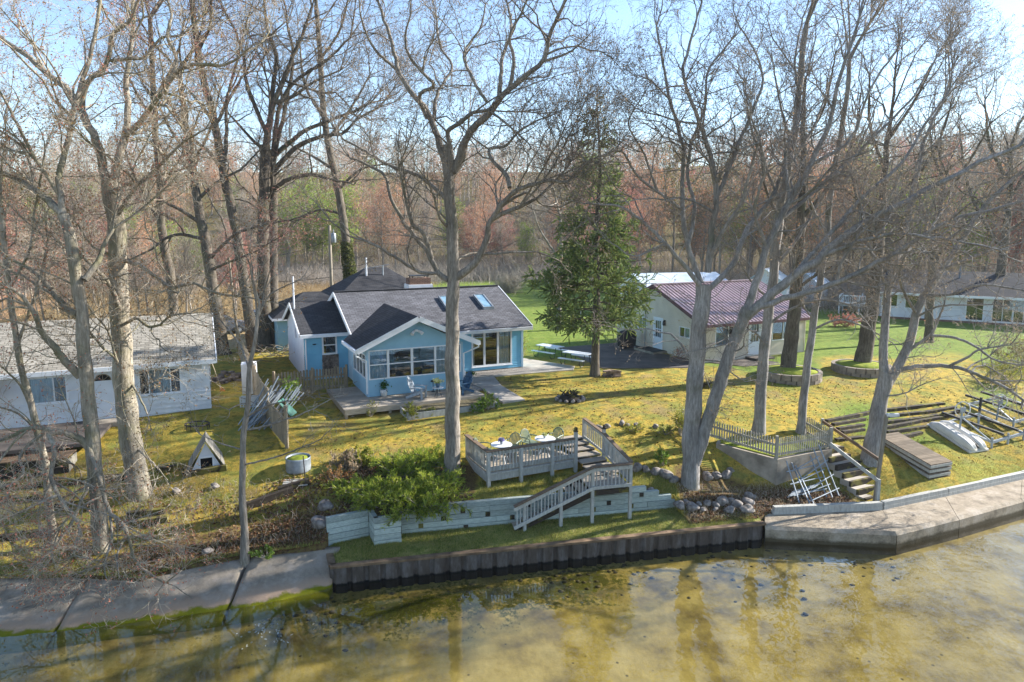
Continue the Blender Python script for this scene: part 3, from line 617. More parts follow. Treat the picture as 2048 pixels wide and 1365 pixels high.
# picture windows with a room and a lamp behind
window(H, frM, 1.95, 4.35, 3.42, 5.30, mv=(.30, .66), fw=.09, back=None, curtain=[(.72, .97, 'curtain'), (.0, .05, 'curtain')], mw=.13, sill=True)
MB().bx(5.3, 9.9, 3.5, 6.8, 3.15, 3.2).build('room_floor', M['room'], H)
MB().bx(5.3, 9.9, 6.8, 6.9, 3.2, 5.6).build('room_wall', M['room'], H)
m = MB(); m.lathe((8.85, 4.0, 3.2), [(.1, 0), (.1, .05), (.03, .1), (.06, .5), (.10, .8), (.03, 1.05)], 10); m.build('lamp_base', M['brick'], H, True)
MB().lathe((8.85, 4.0, 4.28), [(.22, 0), (.10, .32)], 12).build('lamp_shade', M['curtain'], H, True)
m = MB(); m.bx(5.6, 6.4, 4.2, 5.0, 3.2, 3.65); m.bx(5.6, 6.4, 4.9, 5.05, 3.65, 4.15); m.build('armchair', M['steel_dark'], H)
# skylights
def on_roof(u, v, d=0.0):
    z = eZ + (rZ - eZ) * (v - 2.95) / 5.05; return (u, v - d * .36, z + d * .93)
for u in (6.05, 8.35):
    m = MB(); w_, v0, v1 = .62, 5.1, 6.7
    for (p, q) in (((u, v0), (u, v1)), ((u + w_, v0), (u + w_, v1)), ((u - .04, v0), (u + w_ + .04, v0)), ((u - .04, v1), (u + w_ + .04, v1))): m.beam(on_roof(*p, .07), on_roof(*q, .07), .09, .17)
    f = m.build('skylight', M['galv'], H)
    MB().slab([on_roof(u, v0, .12), on_roof(u + w_, v0, .12), on_roof(u + w_, v1, .12), on_roof(u, v1, .12)], .03).build('pane', plain('skylight_glass', hx('8fb0c4', .7), hx('6f94ab', .6), 2, .12, spec=.8), f)
# chimney and vents behind the ridge
m = MB(); m.bx(5.1, 6.5, 9.6, 10.5, 6.3, 8.15); m.build('chimney', M['brick'], H)
MB().bx(5.0, 6.6, 9.5, 10.6, 6.9, 7.75).build('chimney_flashing', M['white'], H)
m = MB(); m.bx(5.2, 6.4, 9.7, 10.4, 8.28, 8.33); [m.box((x, y, 8.2), (.05, .05, .16)) for x in (5.3, 6.3) for y in (9.75, 10.35)]; m.build('chimney_cap', M['steel_dark'], H)
# --- porch wing
pw, pd = 5.0, 3.4
frF = Fr((0, 0), (pw, 0)); WX = [(.13, .99), (1.11, 2.22), (2.34, 3.46), (3.56, 4.22), (4.30, 4.86)]
holes = [(a, b, 3.98, 5.35) for a, b in WX]
wall(frF, 3.08, 5.52, holes, (2.55, 6.75), step=5).build('porch_front_wall', M['blue_board'], H)
battens(frF, 3.08, 5.52, [(a - .06, b + .06, 3.9, 5.42) for a, b in WX], (2.55, 6.75)).build('batten', M['blue_board'], H)
for k, (a, b) in enumerate(WX): window(H, frF, a, b, 3.98, 5.35, mh=(.5,), fw=.055, back=None, mw=.05, curtain={0: [(0, 1, 'blue_pale')], 3: [(0, .8, 'curtain')], 4: [(.2, 1, 'blue_pale')]}.get(k))
frS = Fr((0, pd), (0, 0)); SX_ = [(.35, .95), (1.05, 1.65), (1.75, 2.35), (2.45, 3.05)]
wall(frS, 3.08, 5.45, [(a, b, 3.98, 5.1) for a, b in SX_], step=5).build('porch_side_wall', M['blue_board'], H)
for a, b in SX_: window(H, frS, a, b, 3.98, 5.1, mh=(.68,), fw=.05, back=None, mw=.04)
frE = Fr((pw, 0), (pw, pd)); wall(frE, 3.05, 5.45, [(.6, 1.5, 3.2, 5.2), (2.0, 3.0, 4.0, 5.2)], step=5).build('porch_side_wall', M['blue_board'], H)
window(H, frE, .6, 1.5, 3.2, 5.2, fw=.05, back=None); window(H, frE, 2.0, 3.0, 4.0, 5.2, fw=.05, back=None)
MB().bx(.02, pw - .02, .02, pd, 3.1, 3.2).build('porch_floor', M['deck'], H)
# roof of the porch: ridge runs back into the main roof
zr, ze = 7.0, 5.62
sl = MB().slab([(-.55, -.45, ze - .07), (2.55, -.45, zr), (2.55, 6.35, zr), (-.55, 2.9, ze - .07)], .12); sl.build('porch_roof', M['roof_dark_y'], H)
sl = MB().slab([(2.552, -.45, zr), (5.75, -.45, ze - .07), (5.75, 2.9, ze - .07), (2.552, 6.35, zr)], .12); sl.build('porch_roof', M['roof_dark_y'], H)
m = MB(); m.beam((-.58, -.475, ze - .17), (2.55, -.475, zr - .1), .05, .26); m.beam((2.55, -.477, zr - .1), (5.78, -.477, ze - .17), .05, .26); m.build('rake_board', M['white'], H)
m = MB(); m.bx(-.66, -.54, -.45, 2.9, ze - .26, ze - .1); m.build('gutter', M['white'], H); m = MB(); m.bx(5.74, 5.86, -.45, 2.78, ze - .26, ze - .1); m.build('gutter', M['white'], H)
for xs_, x2 in ((-.6, -.05), (5.78, pw + .05)):
    m = MB(); m.tube([(xs_, -.35, ze - .25), (xs_, -.35, ze - .38), (x2, -.06, ze - .72), (x2, -.06, 3.25)], .045, 6); m.build('downspout', M['white'], H)
m = MB(); m.ob(frF, -.02, .07, 0, .03, 3.08, 5.5); m.ob(frF, pw - .07, pw + .02, 0, .03, 3.08, 5.5); m.build('corner_board', M['blue_pale'], H)
m = MB(); m.lathe((2.5, -.1, 6.28), [(.09, -.05), (.09, .05)], 10)
for s in (-1, 1): m.tube([(2.5 + s * .06, -.1, 6.26), (2.5 + s * .2, -.22, 6.2), (2.5 + s * .27, -.3, 6.12)], [.05, .07, .1], 8)
m.build('floodlight', M['white'], H)
# things seen through the porch glass
window(H, frP, 2.1, 3.1, 4.1, 5.2, mh=(.5,), back='dark'); MB().ob(frP, .56, 1.44, -.02, .03, 3.25, 5.24).build('inner_door', M['door'], H)
m = MB(); m.tube([(.55 + .22 * math.cos(k * math.pi / 9), 3.3, 5.0 + .22 * math.sin(k * math.pi / 9)) for k in range(19)], .04, 6); m.build('wreath', M['fence'], H)
m = MB(); m.bx(1.3, 3.1, 1.2, 2.0, 3.2, 3.62); m.bx(1.3, 3.1, 1.0, 1.22, 3.62, 4.1); m.build('settee', M['steel_dark'], H)
m = MB(); m.lathe((3.9, 1.8, 3.2), [(.3, .0), (.05, .05), (.05, .72), (.38, .75), (.38, .78)], 12); m.build('porch_table', M['curtain'], H)
# --- left wing
frW = Fr((-2.2, 5.5), (.2, 5.5)); wh = [(1.05, 1.7, 4.45, 5.35)]
wall(frW, 3.0, 5.6, wh).build('wing_front_wall', M['blue_clap'], H); window(H, frW, 1.05, 1.7, 4.45, 5.35, mh=(.5,), fw=.09)
MB().ob(frW, .95, 1.85, .01, .06, 3.2, 4.35).build('stone_panel', M['stone'], H)
m = MB(); rr = random.Random(9)
for k in range(90):
    a, z = rr.uniform(.97, 1.8), rr.uniform(3.22, 4.32); m.blob(frW.p(a, .07, z), (rr.uniform(.04, .07), .03, rr.uniform(.03, .05)), k, 6, 4)
m.build('stone_facing', M['stone'], H, True)
frWl = Fr((-2.2, 12.4), (-2.2, 5.5)); wall(frWl, 3.0, 5.6, (), (3.45, 6.95)).build('wing_end_wall', M['cream'], H)
a, b = roof2(-2.45, .15, 5.2, 9.0, 12.7, 5.66, 7.0, 5.66); a.build('wing_roof', M['roof_dark'], H); b.build('wing_roof', M['roof_dark'], H)
m = MB(); m.beam((-2.475, 5.2, 5.56), (-2.475, 9, 6.9), .045, .22); m.beam((-2.475, 9, 6.9), (-2.475, 12.7, 5.56), .045, .22); m.build('rake_board', M['white'], H)
MB().bx(-2.45, .2, 5.05, 5.19, 5.42, 5.6).build('gutter', M['white'], H)
m = MB(); m.tube([(-2.12, 5.4, 5.3), (-2.12, 5.4, 3.0)], .04, 6); m.build('downspout', M['white'], H)
m = MB(); m.lathe(frW.p(.55, .04, 5.0), [(.10, -.02), (.10, .02)], 8); m.build('wall_lamp', M['steel_dark'], H)
m = MB(); m.tube([(-2.3, 8.2, 5.0), (-2.3, 8.2, 8.6)], .05, 8); m.build('vent_pipe', M['cream'], H)

def P_solve_uv(px, py, O, z):
    p = Zp(px, py, z); dx, dy = p[0] - O[0], p[1] - O[1]; return dx * C25 + dy * S25, -dx * S25 + dy * C25
# ================================================================== outbuildings behind the cottage
g_ = thing('garage', 'small blue garage with dark hip roof behind the cottage left wing', 'garage', lw(HO, -2.5, 15.5, 0), A25)
def hip(par, u0, u1, v0, v1, z0, zE, zR, rm, wm, ov=.35, door=None, inset=2.2):
    q = MB(); q.bx(u0, u1, v0, v1, z0, zE - .02); q.build('wall', wm, par)
    a, b, c, d = (u0 - ov, v0 - ov, zE), (u1 + ov, v0 - ov, zE), (u1 + ov, v1 + ov, zE), (u0 - ov, v1 + ov, zE); vm = (v0 + v1) / 2
    e, f = (u0 + inset, vm, zR), (u1 - inset, vm, zR); q = MB(); q.add([a, b, c, d, e, f], [(0, 1, 5, 4), (1, 2, 5), (2, 3, 4, 5), (3, 0, 4), (3, 2, 1, 0)]); q.build('roof', rm, par)
    q = MB(); q.bx(u0 - ov - .03, u1 + ov + .03, v0 - ov - .03, v1 + ov + .03, zE - .16, zE - .003); q.build('eave_board', M['white'], par)
hip(g_, 0, 5.6, 0, 6, 2.9, 5.3, 6.75, M['roof_dark'], M['blue_board'])
window(g_, Fr((0, 0), (5.6, 0)), 1.05, 1.85, 4.2, 5.0, mh=(.5,), back='dark', out=.05, bd=.045, depth=.0)
g2 = thing('rear_shed', 'dark hip roofed outbuilding behind the cottage ridge and chimney', 'shed', lw(HO, 3.2, 17, 0), A25)
hip(g2, -1.6, 6.4, 0, 7, 2.9, 5.9, 8.3, M['roof_dark'], M['blue_board'], inset=3.2)
m = MB(); m.tube([(1.4, 2.6, 7.2), (1.4, 2.6, 9.1)], .07, 8); m.build('vent_pipe', M['white'], g2); m = MB(); m.tube([(2.7, 2.6, 7.2), (2.7, 2.6, 8.5)], .05, 8); m.tube([(1.1, 2.6, 8.25), (3.2, 2.6, 8.55)], .025, 6); m.build('antenna', M['galv'], g2)

# ================================================================== beige cabin with maroon metal roof
K = thing('beige_cabin', 'beige sided cabin with maroon metal roof and white doors', 'cabin', (CO[0], CO[1], 0), A25)
cl, cd, ce, cr = 8.65, 9.6, 5.50, 7.45
frF = Fr((0, 0), (cl, 0)); hF = [(.95, 2.8, 4.08, 5.22), (3.74, 4.64, 3.22, 5.38), (5.72, 7.2, 4.08, 5.22)]
wall(frF, 3.02, ce, hF, step=.115).build('front_wall', M['beige_clap'], K)
frG = Fr((0, cd), (0, 0)); hG = [(cd - 5.05, cd - 4.17, 3.14, 5.26), (cd - 2.3, cd - 1.35, 4.40, 4.98), (cd - 6.9, cd - 5.95, 4.4, 5.12)]
wall(frG, 2.95, ce, hG, (cd / 2, cr), step=.115).build('gable_wall', M['beige_clap'], K)
frR = Fr((cl, 0), (cl, cd)); wall(frR, 3.0, ce, (), (cd / 2, cr)).build('gable_wall', M['beige_clap'], K)
wall(Fr((cl, cd), (0, cd)), 3.0, ce).build('rear_wall', M['beige_clap'], K)
window(K, frF, .95, 2.8, 4.08, 5.22, mv=(.55,), curtain=[(.05, .5, 'blind')]); window(K, frF, 5.72, 7.2, 4.08, 5.22, mv=(.62,), curtain=[(.65, 1, 'blind')])
window(K, frG, *hG[1], mv=(.5,), curtain=[(.5, 1, 'curtain')]); window(K, frG, *hG[2], mv=(.5,), curtain=[(0, 1, 'curtain')])
for fr, h in ((frF, hF[1]), (frG, hG[0])):
    q = MB(); s0, s1, z0, z1 = h; zm = z0 + .85
    q.ob(fr, s0, s0 + .13, -.06, .01, z0, z1); q.ob(fr, s1 - .13, s1, -.06, .01, z0, z1); q.ob(fr, s0 + .13, s1 - .13, -.06, .01, z0, zm); q.ob(fr, s0 + .13, s1 - .13, -.06, .01, z1 - .14, z1); q.ob(fr, s0 + .13, s1 - .13, -.05, .012, zm + .52, zm + .58)
    for k in (1, 2): q.ob(fr, s0 + .13 + k * (s1 - s0 - .26) / 3 - .012, s0 + .13 + k * (s1 - s0 - .26) / 3 + .012, -.05, .002, zm, z1 - .14)
    d_ = q.build('door', M['door'], K); MB().ob(fr, s0 + .13, s1 - .13, -.03, -.02, zm, z1 - .14).build('pane', M['glass'], d_); MB().ob(fr, s0 + .1, s1 - .1, -.2, -.18, zm - .05, z1 - .1).build('curtain', M['blind'], d_)
    q = MB(); q.ob(fr, s0 - .09, s0, -.02, .035, z0, z1 + .09); q.ob(fr, s1, s1 + .09, -.02, .035, z0, z1 + .09); q.ob(fr, s0, s1, -.02, .035, z1, z1 + .09); q.build('door_frame', M['white'], K)
    q = MB(); q.lathe(fr.p(s0 + .08, .04, z0 + .95), [(.03, -.03), (.03, .03)], 8); q.build('handle', M['steel_dark'], d_)
    o_ = s0 - .32 if fr is frF else s1 + .3
    q = MB(); q.lathe(fr.p(o_, .12, z1 - .38), [(.05, 0), (.10, .08), (.08, .26), (.02, .34)], 8); q.ob(fr, o_ - .05, o_ + .05, .0, .1, z1 - .1, z1 - .02); q.build('wall_lamp', M['steel_dark'], K)
a, b = roof2(-.42, cl + .42, -.45, cd / 2, cd + .45, ce - .02, cr + .12, ce - .02, .09); a.build('roof', M['roof_maroon'], K); b.build('roof', M['roof_maroon'], K)
m = MB(); n = int((cl + .84) / .3); sl_ = (cr + .14 - ce) / (cd / 2 + .45)
for i in range(n + 1):
    u = -.40 + (cl + .80) * i / n; m.beam((u, -.45, ce + .005), (u, cd / 2, cr + .145), .045, .05)
m.build('roof_rib', M['roof_maroon'], K); MB().beam((-.45, cd / 2, cr + .17), (cl + .45, cd / 2, cr + .17), .3, .06).build('ridge_cap', M['roof_maroon'], K)
for u in (-.45, cl + .45):
    m = MB(); m.beam((u, -.47, ce - .10), (u, cd / 2, cr + .03), .05, .22); m.beam((u, cd / 2, cr + .03), (u, cd + .47, ce - .10), .05, .22); m.build('rake_board', M['trim_maroon'], K)
m = MB(); MB().bx(-.42, cl + .42, -.50, -.452, ce - .20, ce - .03).build('fascia', M['trim_maroon'], K)
m = MB(); m.ob(frF, -.02, .08, 0, .03, 3, ce); m.ob(frF, cl - .08, cl + .02, 0, .03, 3, ce); m.build('corner_board', M['beige_clap'], K)
m = MB(); m.ob(frF, 3.45, 5.0, .02, 1.0, 3.0, 3.16); m.build('doorstep', M['slab_dark'], K); m = MB(); m.ob(frG, hG[0][0] - .7, hG[0][1] + .6, .02, 1.15, 3.02, 3.18); st = m.build('doorstep', M['concrete'], K); MB().ob(frG, hG[0][0] - .68, hG[0][1] + .58, .04, 1.13, 3.183, 3.2).build('mat', M['black'], st)
m = MB(); m.tube([(-.08, 6.0, 3.0), (-.08, 6.0, 8.3)], .03, 6); m.build('mast', M['galv'], K)
m = MB(); m.tube([(-.06, .1, 3.0), (-.06, .1, 5.2)], .03, 6); m.build('conduit', M['beige_clap'], K)

# ================================================================== white sheds beyond the cabin
def shed(name, label, px, py, Y, L, W, hE, hR, rz, wm, rm, win=True):
    p = Yp(px, py, Y); t_ = thing(name, label, 'shed', (p[0], p[1], gh(p[0], p[1]) - .1), rz)
    fr = Fr((0, 0), (L, 0)); MB().bx(0, L, 0, W, 0, hE).build('wall', wm, t_)
    q = MB(); q.add([(0, 0, hE), (0, W, hE), (0, W / 2, hR - .1), (L, 0, hE), (L, W, hE), (L, W / 2, hR - .1)], [(0, 1, 2), (3, 5, 4)]); q.build('gable', wm, t_)
    a, b = roof2(-.3, L + .3, -.35, W / 2, W + .35, hE - .02, hR, hE - .02, .1); a.build('roof', rm, t_); b.build('roof', rm, t_)
    if win: window(t_, Fr((0, W), (0, 0)), W * .4, W * .6, 1.0, 2.2, mh=(.5,), out=.04, depth=0, bd=.03)
    if win: window(t_, fr, L * .3, L * .42, 1.0, 2.1, mv=(.5,), out=.04, depth=0, bd=.03)
    return t_
shed('pole_barn', 'long shed with pale metal roof directly beyond the maroon roofed cabin', 1296, 590, 66, 9, 7, 2.8, 3.9, R_(14), M['white_clap'], M['roof_white'])
shed('garden_shed', 'white gabled shed peeking right of the maroon roof ridge', 1572, 600, 68, 4.5, 4.2, 2.7, 4.4, R_(60), M['white_clap'], M['roof_white'])
shed('garden_shed', 'narrow white shed between the right trunks beyond the cabin end', 1634, 608, 72, 2.2, 2.4, 2.5, 3.7, R_(40), M['white_clap'], M['roof_white'])

# ================================================================== white house at the right edge
w_ = Zp(1760, 634, 3.1); ang = R_(-33)
Wt = thing('white_house', 'long white house with dark roof and tall sliding windows at right edge', 'house', (w_[0], w_[1], 0), ang)
fr = Fr((0, 0), (17, 0)); hW = [(6.7, 7.9, 3.35, 5.35), (8.6, 10.0, 3.35, 5.3), (10.05, 11.5, 3.35, 5.3), (2.0, 3.0, 4.1, 5.2), (.1, 1.3, 4.2, 5.3)]
wall(fr, 3.2, 5.6, hW, step=5).build('front_wall', M['white_clap'], Wt); battens(fr, 3.2, 5.6, [(h[0] - .1, h[1] + .1, h[2] - .1, h[3] + .1) for h in hW], sp=.45).build('batten', M['white_clap'], Wt)
MB().ob(fr, 0, 17, -.12, -.01, 2.6, 3.2).build('foundation', M['brick'], Wt)
for h in hW: window(Wt, fr, *h, mv=() if h[1] - h[0] < 1.3 else (.5,), fw=.09)
frg = Fr((0, 9), (0, 0)); wall(frg, 3.0, 5.6, [(3, 4.2, 4.2, 5.2)], (4.5, 7.2), step=5).build('gable_wall', M['white_clap'], Wt); window(Wt, frg, 3, 4.2, 4.2, 5.2, mv=(.5,))
MB().bx(0, 17, 8.9, 9, 3, 5.6).build('rear_wall', M['white_clap'], Wt); frg = Fr((17, 0), (17, 9)); wall(frg, 3.0, 5.6, (), (4.5, 7.2), step=5).build('gable_wall', M['white_clap'], Wt)
a, b = roof2(-.4, 17.4, -.7, 4.5, 9.6, 5.5, 7.35, 5.5); a.build('roof', M['roof_dark'], Wt); b.build('roof', M['roof_dark'], Wt)
MB().bx(-.4, 17.4, -.76, -.702, 5.3, 5.5).build('fascia', M['white'], Wt)
m = MB(); m.tube([(6, 3, 6.5), (6, 3, 8.3)], .08, 8); m.build('flue', M['car_blue'], Wt)
d_ = thing('side_deck', 'small white railed deck at the left end of the white house', 'deck', (w_[0], w_[1], 0), ang)
m = MB(); m.bx(-3.8, -.1, 1.6, 4.2, 3.75, 3.9); m.build('floor', M['rail'], d_)
for x in (-3.75, -2.0, -.2):
    for y in (1.66, 4.15): MB().bx(x - .06, x + .06, y - .06, y + .06, 2.7, 4.85).build('post', M['white'], d_)
for z in (4.1, 4.8): m = MB(); m.bx(-3.7, -.2, 1.62, 1.70, z - .05, z + .05); m.bx(-3.79, -3.71, 1.7, 4.1, z - .05, z + .05); m.build('rail', M['white'], d_)
m = MB(); [m.bx(x, x + .05, 1.64, 1.68, 4.1, 4.8) for x in np.arange(-3.6, -.3, .16)]; m.build('baluster', M['white'], d_)

# ================================================================== white house at the left edge
LH = thing('white_cottage', 'long white sided cottage with weathered grey shingle roof at left edge', 'house', (LO[0], LO[1], 0), A25)
Ln = 15.0; fr = Fr((-Ln, 0), (0, 0)); q = lambda a: Ln + a
hL = [(q(-2.88), q(-1.27), 3.93, 5.0), (q(-4.75), q(-3.88), 2.98, 5.12), (q(-7.0), q(-5.72), 3.96, 5.0)]
wall(fr, 2.75, 5.42, hL, step=.21, lip=.05).build('front_wall', M['white_clap'], LH)
window(LH, fr, *hL[0], mv=(.22, .76), fw=.08, curtain=[(.2, .77, 'curtain')], sill=True); window(LH, fr, *hL[2], mv=(.66,), fw=.08, curtain=[(0, .64, 'curtain')], sill=True)
s0, s1, z0, z1 = hL[1]; m = MB(); m.ob(fr, s0, s1, -.05, .0, z0, z1); dr = m.build('door', M['door'], LH)
m = MB(); n = 8; cx, cz = (s0 + s1) / 2, z1 - .42; pts = [fr.p(cx + .3 * math.cos(math.pi * k / n), .008, cz + .26 * math.sin(math.pi * k / n)) for k in range(n + 1)]; m.add(pts + [fr.p(cx, .008, cz)], [(k, k + 1, n + 1) for k in range(n)]); m.build('fanlight', M['dark'], dr)
m = MB(); m.tube([fr.p(cx + .32 * math.cos(math.pi * k / n), .012, cz + .28 * math.sin(math.pi * k / n)) for k in range(n + 1)], .02, 6); [m.beam(fr.p(cx, .014, cz), fr.p(cx + .3 * math.cos(a), .014, cz + .26 * math.sin(a)), .02, .02) for a in (.8, 1.57, 2.34)]; m.build('fanlight_bar', M['fence'], dr)
m = MB(); m.ob(fr, s0 - .09, s0, -.02, .05, z0, z1 + .1); m.ob(fr, s1, s1 + .09, -.02, .05, z0, z1 + .1); m.ob(fr, s0, s1, -.02, .05, z1, z1 + .1); m.build('door_frame', M['white'], LH)
MB().ob(fr, s0 - .2, s1 + .2, .06, .9, 2.8, 2.98).build('doorstep', M['concrete'], LH)
frg = Fr((0, 0), (0, 6.4)); wall(frg, 2.85, 5.42, (), (3.2, 6.95), step=.21, lip=.05).build('gable_wall', M['white_clap'], LH)
MB().bx(-Ln, 0, 6.3, 6.4, 2.8, 5.4).build('rear_wall', M['white_clap'], LH)
a, b = roof2(-Ln, .3, -.4, 3.2, 6.8, 5.36, 7.12, 5.36); a.build('roof', M['roof_old'], LH); b.build('roof', M['roof_old'], LH)
MB().bx(-Ln, .3, -.46, -.402, 5.17, 5.36).build('fascia', M['white'], LH)
m = MB(); m.beam((.325, -.42, 5.26), (.325, 3.2, 7.02), .04, .2); m.beam((.325, 3.2, 7.02), (.325, 6.8, 5.26), .04, .2); m.build('rake_board', M['white'], LH)
m = MB(); m.slab([(-Ln, -2.1, 4.6), (-8.2, -2.1, 4.6), (-8.2, -.47, 5.18), (-Ln, -.47, 5.18)], .1); m.build('awning', M['roof_old'], LH)
MB().bx(-.32, -.06, -.3, -.1, 4.9, 5.15).build('floodlight', M['white'], LH)
# ================================================================== cottage deck
D = thing('cottage_deck', 'grey plank deck wrapped round the blue porch', 'deck', (HO[0], HO[1], 0), A25)
def planks(m, u0, u1, v0, v1, z, w_=.14, along='u', th=.035):
    if along == 'u':
        v = v0
        while v < v1 - .02: m.bx(u0, u1, v, min(v1, v + w_ - .008), z - th, z); v += w_
    else:
        u = u0
        while u < u1 - .02: m.bx(u, min(u1, u + w_ - .008), v0, v1, z - th, z); u += w_
    return m
m = MB(); planks(m, -1.5, 5.4, -1.95, -.02, 3.07); planks(m, -1.5, -.02, -.02, 2.6, 3.07); m.build('floor', M['deck'], D)
m = MB(); m.bx(-1.53, 5.42, -2.0, -1.955, 2.82, 3.08); m.bx(-1.56, -1.505, -1.955, 2.6, 2.82, 3.08); m.bx(5.403, 5.44, -1.95, -.1, 2.82, 3.07); m.build('fascia', M['deck'], D)
for u in (-1.45, .6, 2.8, 5.2): MB().bx(u - .06, u + .06, -1.94, -1.82, 2.4, 3.03).build('post', M['deck'], D)
m = MB(); m.bx(.4, .9, -1.5, -1.0, 2.6, 2.7)
P2 = thing('low_platform', 'low greyish green planked platform step in front of the cottage deck', 'deck', (HO[0], HO[1], 0), A25)
m = MB(); planks(m, 1.1, 5.5, -3.35, -2.03, 2.95, along='v'); m.build('floor', wood('mossy_deck_wood', hx('8b8062', .5), hx('5f5740', .45), (9, 1, 9)), P2)
m = MB(); m.bx(1.05, 5.55, -3.42, -3.36, 2.62, 2.97); m.bx(1.04, 1.095, -3.36, -2.03, 2.62, 2.97); m.bx(5.505, 5.56, -3.36, -2.03, 2.62, 2.97); m.build('edge_board', M['rail'], P2)

def adirondack(name, label, loc, rz, mat):
    t_ = thing(name, label, 'chair', loc, rz)
    m = MB()
    for i in range(6): m.box((0, -.22 + i * .088, .36 - i * .028), (.52, .08, .022))
    m.build('seat', mat, t_)
    m = MB()
    for i in range(7):
        x = (i - 3) * .083; h = .82 - .035 * (i - 3) ** 2; m.beam((x * .85, .22, .24), (x * 1.12, .22 + .36 * h / .82, .24 + h), .076, .02, (0, -1, .4))
    m.beam((-.27, .31, .46), (.27, .31, .46), .03, .06); m.beam((-.27, .44, .78), (.27, .44, .78), .03, .06); m.build('backrest', mat, t_)
    for s in (-1, 1):
        MB().box((s * .31, -.02, .56), (.13, .66, .025)).build('armrest', mat, t_)
        MB().box((s * .285, -.27, .275), (.03, .10, .545)).build('leg', mat, t_)
        m = MB(); m.beam((s * .285, -.25, .36), (s * .285, .55, .03), .03, .12); m.build('leg', mat, t_)
    return t_
c1 = Zp(838, 795, 3.07); adirondack('adirondack_chair', 'pale slatted adirondack chair facing right on the cottage deck', (c1[0], c1[1] - .1, 3.07), R_(75), M['adir'])
c1 = Zp(925, 787, 3.07); adirondack('adirondack_chair', 'blue adirondack chair mostly hidden behind the central trunk', (c1[0], c1[1], 3.07), R_(-40), M['adir_b'])
def bistro(loc):
    t_ = thing('side_table', 'small round white table between the two adirondack chairs', 'table', loc)
    MB().lathe((0, 0, .48), [(.27, 0), (.28, .012), (.27, .03)], 20).build('tabletop', M['plastic_w'], t_)
    for k in range(3):
        a = 2.1 * k + .4; m = MB(); m.tube([(.08 * math.cos(a), .08 * math.sin(a), .48), (.1 * math.cos(a), .1 * math.sin(a), .25), (.22 * math.cos(a), .22 * math.sin(a), 0)], .014, 5); m.build('leg', M['steel_dark'], t_)
p = Zp(876, 795, 3.07); bistro((p[0], p[1], 3.07))
def leaf_quads(C, size, rg, flat=.0):
    """random small quads centred on the points C"""
    n = len(C); d1 = rg.normal(size=(n, 3)); d1[:, 2] *= 1 - flat; d1 /= np.linalg.norm(d1, axis=1)[:, None]; d2 = np.cross(d1, rg.normal(size=(n, 3)) * (1, 1, 1 + 0 * flat)); d2 /= np.linalg.norm(d2, axis=1)[:, None] + 1e-9
    s = (size * rg.uniform(.6, 1.3, n))[:, None]
    V = np.stack([C - d1 * s, C + d2 * s * .55, C + d1 * s, C - d2 * s * .55], 1).reshape(-1, 3)
    return V, np.arange(4 * n).reshape(n, 4)
M['leaf_pot'] = leafy('pot_plant_leaves', [hx('3d6a2a', .5), hx('5d8a3a', .5), hx('2e5522', .5)])
M['leaf_yel'] = leafy('pale_flower_leaves', [hx('b7c06a', .6), hx('e3e0b0', .7), hx('6f8f3a', .55)])
def potted(name, label, loc, pm, r, h, pl, pw_, lm, seed):
    t_ = thing(name, label, 'plant', loc); rg = np.random.default_rng(seed)
    MB().lathe((0, 0, 0), [(r * .7, 0), (r * .95, h * .6), (r, h), (r * .86, h), (r * .8, h - .03)], 16).build('pot', pm, t_, True)
    C = rg.normal(size=(160, 3)) * (pw_ * .5, pw_ * .5, pl * .24) + (0, 0, h + pl * .5); V, Fq = leaf_quads(C, .06, rg); np_mesh('foliage', V, Fq, lm, t_)
    m = MB(); [m.tube([(0, 0, h - .04), (rg.normal() * pw_ * .3, rg.normal() * pw_ * .3, h + pl * .6)], .012, 4) for _ in range(4)]; m.build('stem', M['timber'], t_)
p = Zp(767, 789, 3.07); potted('potted_plant', 'green leafy plant in white pot beside the porch front wall', (p[0] + .1, p[1] - .42, 3.07), M['pot'], .19, .36, .5, .26, M['leaf_pot'], 1)
p = Zp(876, 795, 3.07); potted('flower_pot', 'small blue grey pot of pale flowers on the round side table', (p[0], p[1], 3.58), M['car_blue'], .12, .22, .2, .2, M['leaf_yel'], 2)
p = Zp(937, 767, 3.07); potted('potted_plant', 'grey planter with brownish plant by the gravel corner', (p[0] + .05, p[1], 3.07), M['galv'], .22, .4, .25, .3, M['leaf_pot'], 3)
p = Zp(929, 772, 3.07); t_ = thing('garden_statue', 'small white garden statue pot near the porch right corner', 'statue', (p[0], p[1], 3.07)); MB().lathe((0, 0, 0), [(.2, 0), (.2, .06), (.12, .12), (.15, .3), (.1, .42), (.12, .55), (.06, .66), (.09, .74), (.05, .83)], 12).build('figure', M['pot'], t_, True)
for px, py, lab in ((843, 781, 'dark mushroom shaped plant stand nearer the pale adirondack chair'), (852, 785, 'dark mushroom shaped plant stand nearer the round table')):
    p = Zp(px, py, 3.07); t_ = thing('plant_stand', lab, 'stand', (p[0] + .35, p[1] + .15, 3.07)); MB().lathe((0, 0, 0), [(.11, 0), (.02, .04), (.018, .5), (.03, .52)], 10).build('stem', M['steel_dark'], t_); MB().lathe((0, 0, .52), [(.13, 0), (.14, .02), (.06, .09)], 12).build('cap', M['steel_dark'], t_)

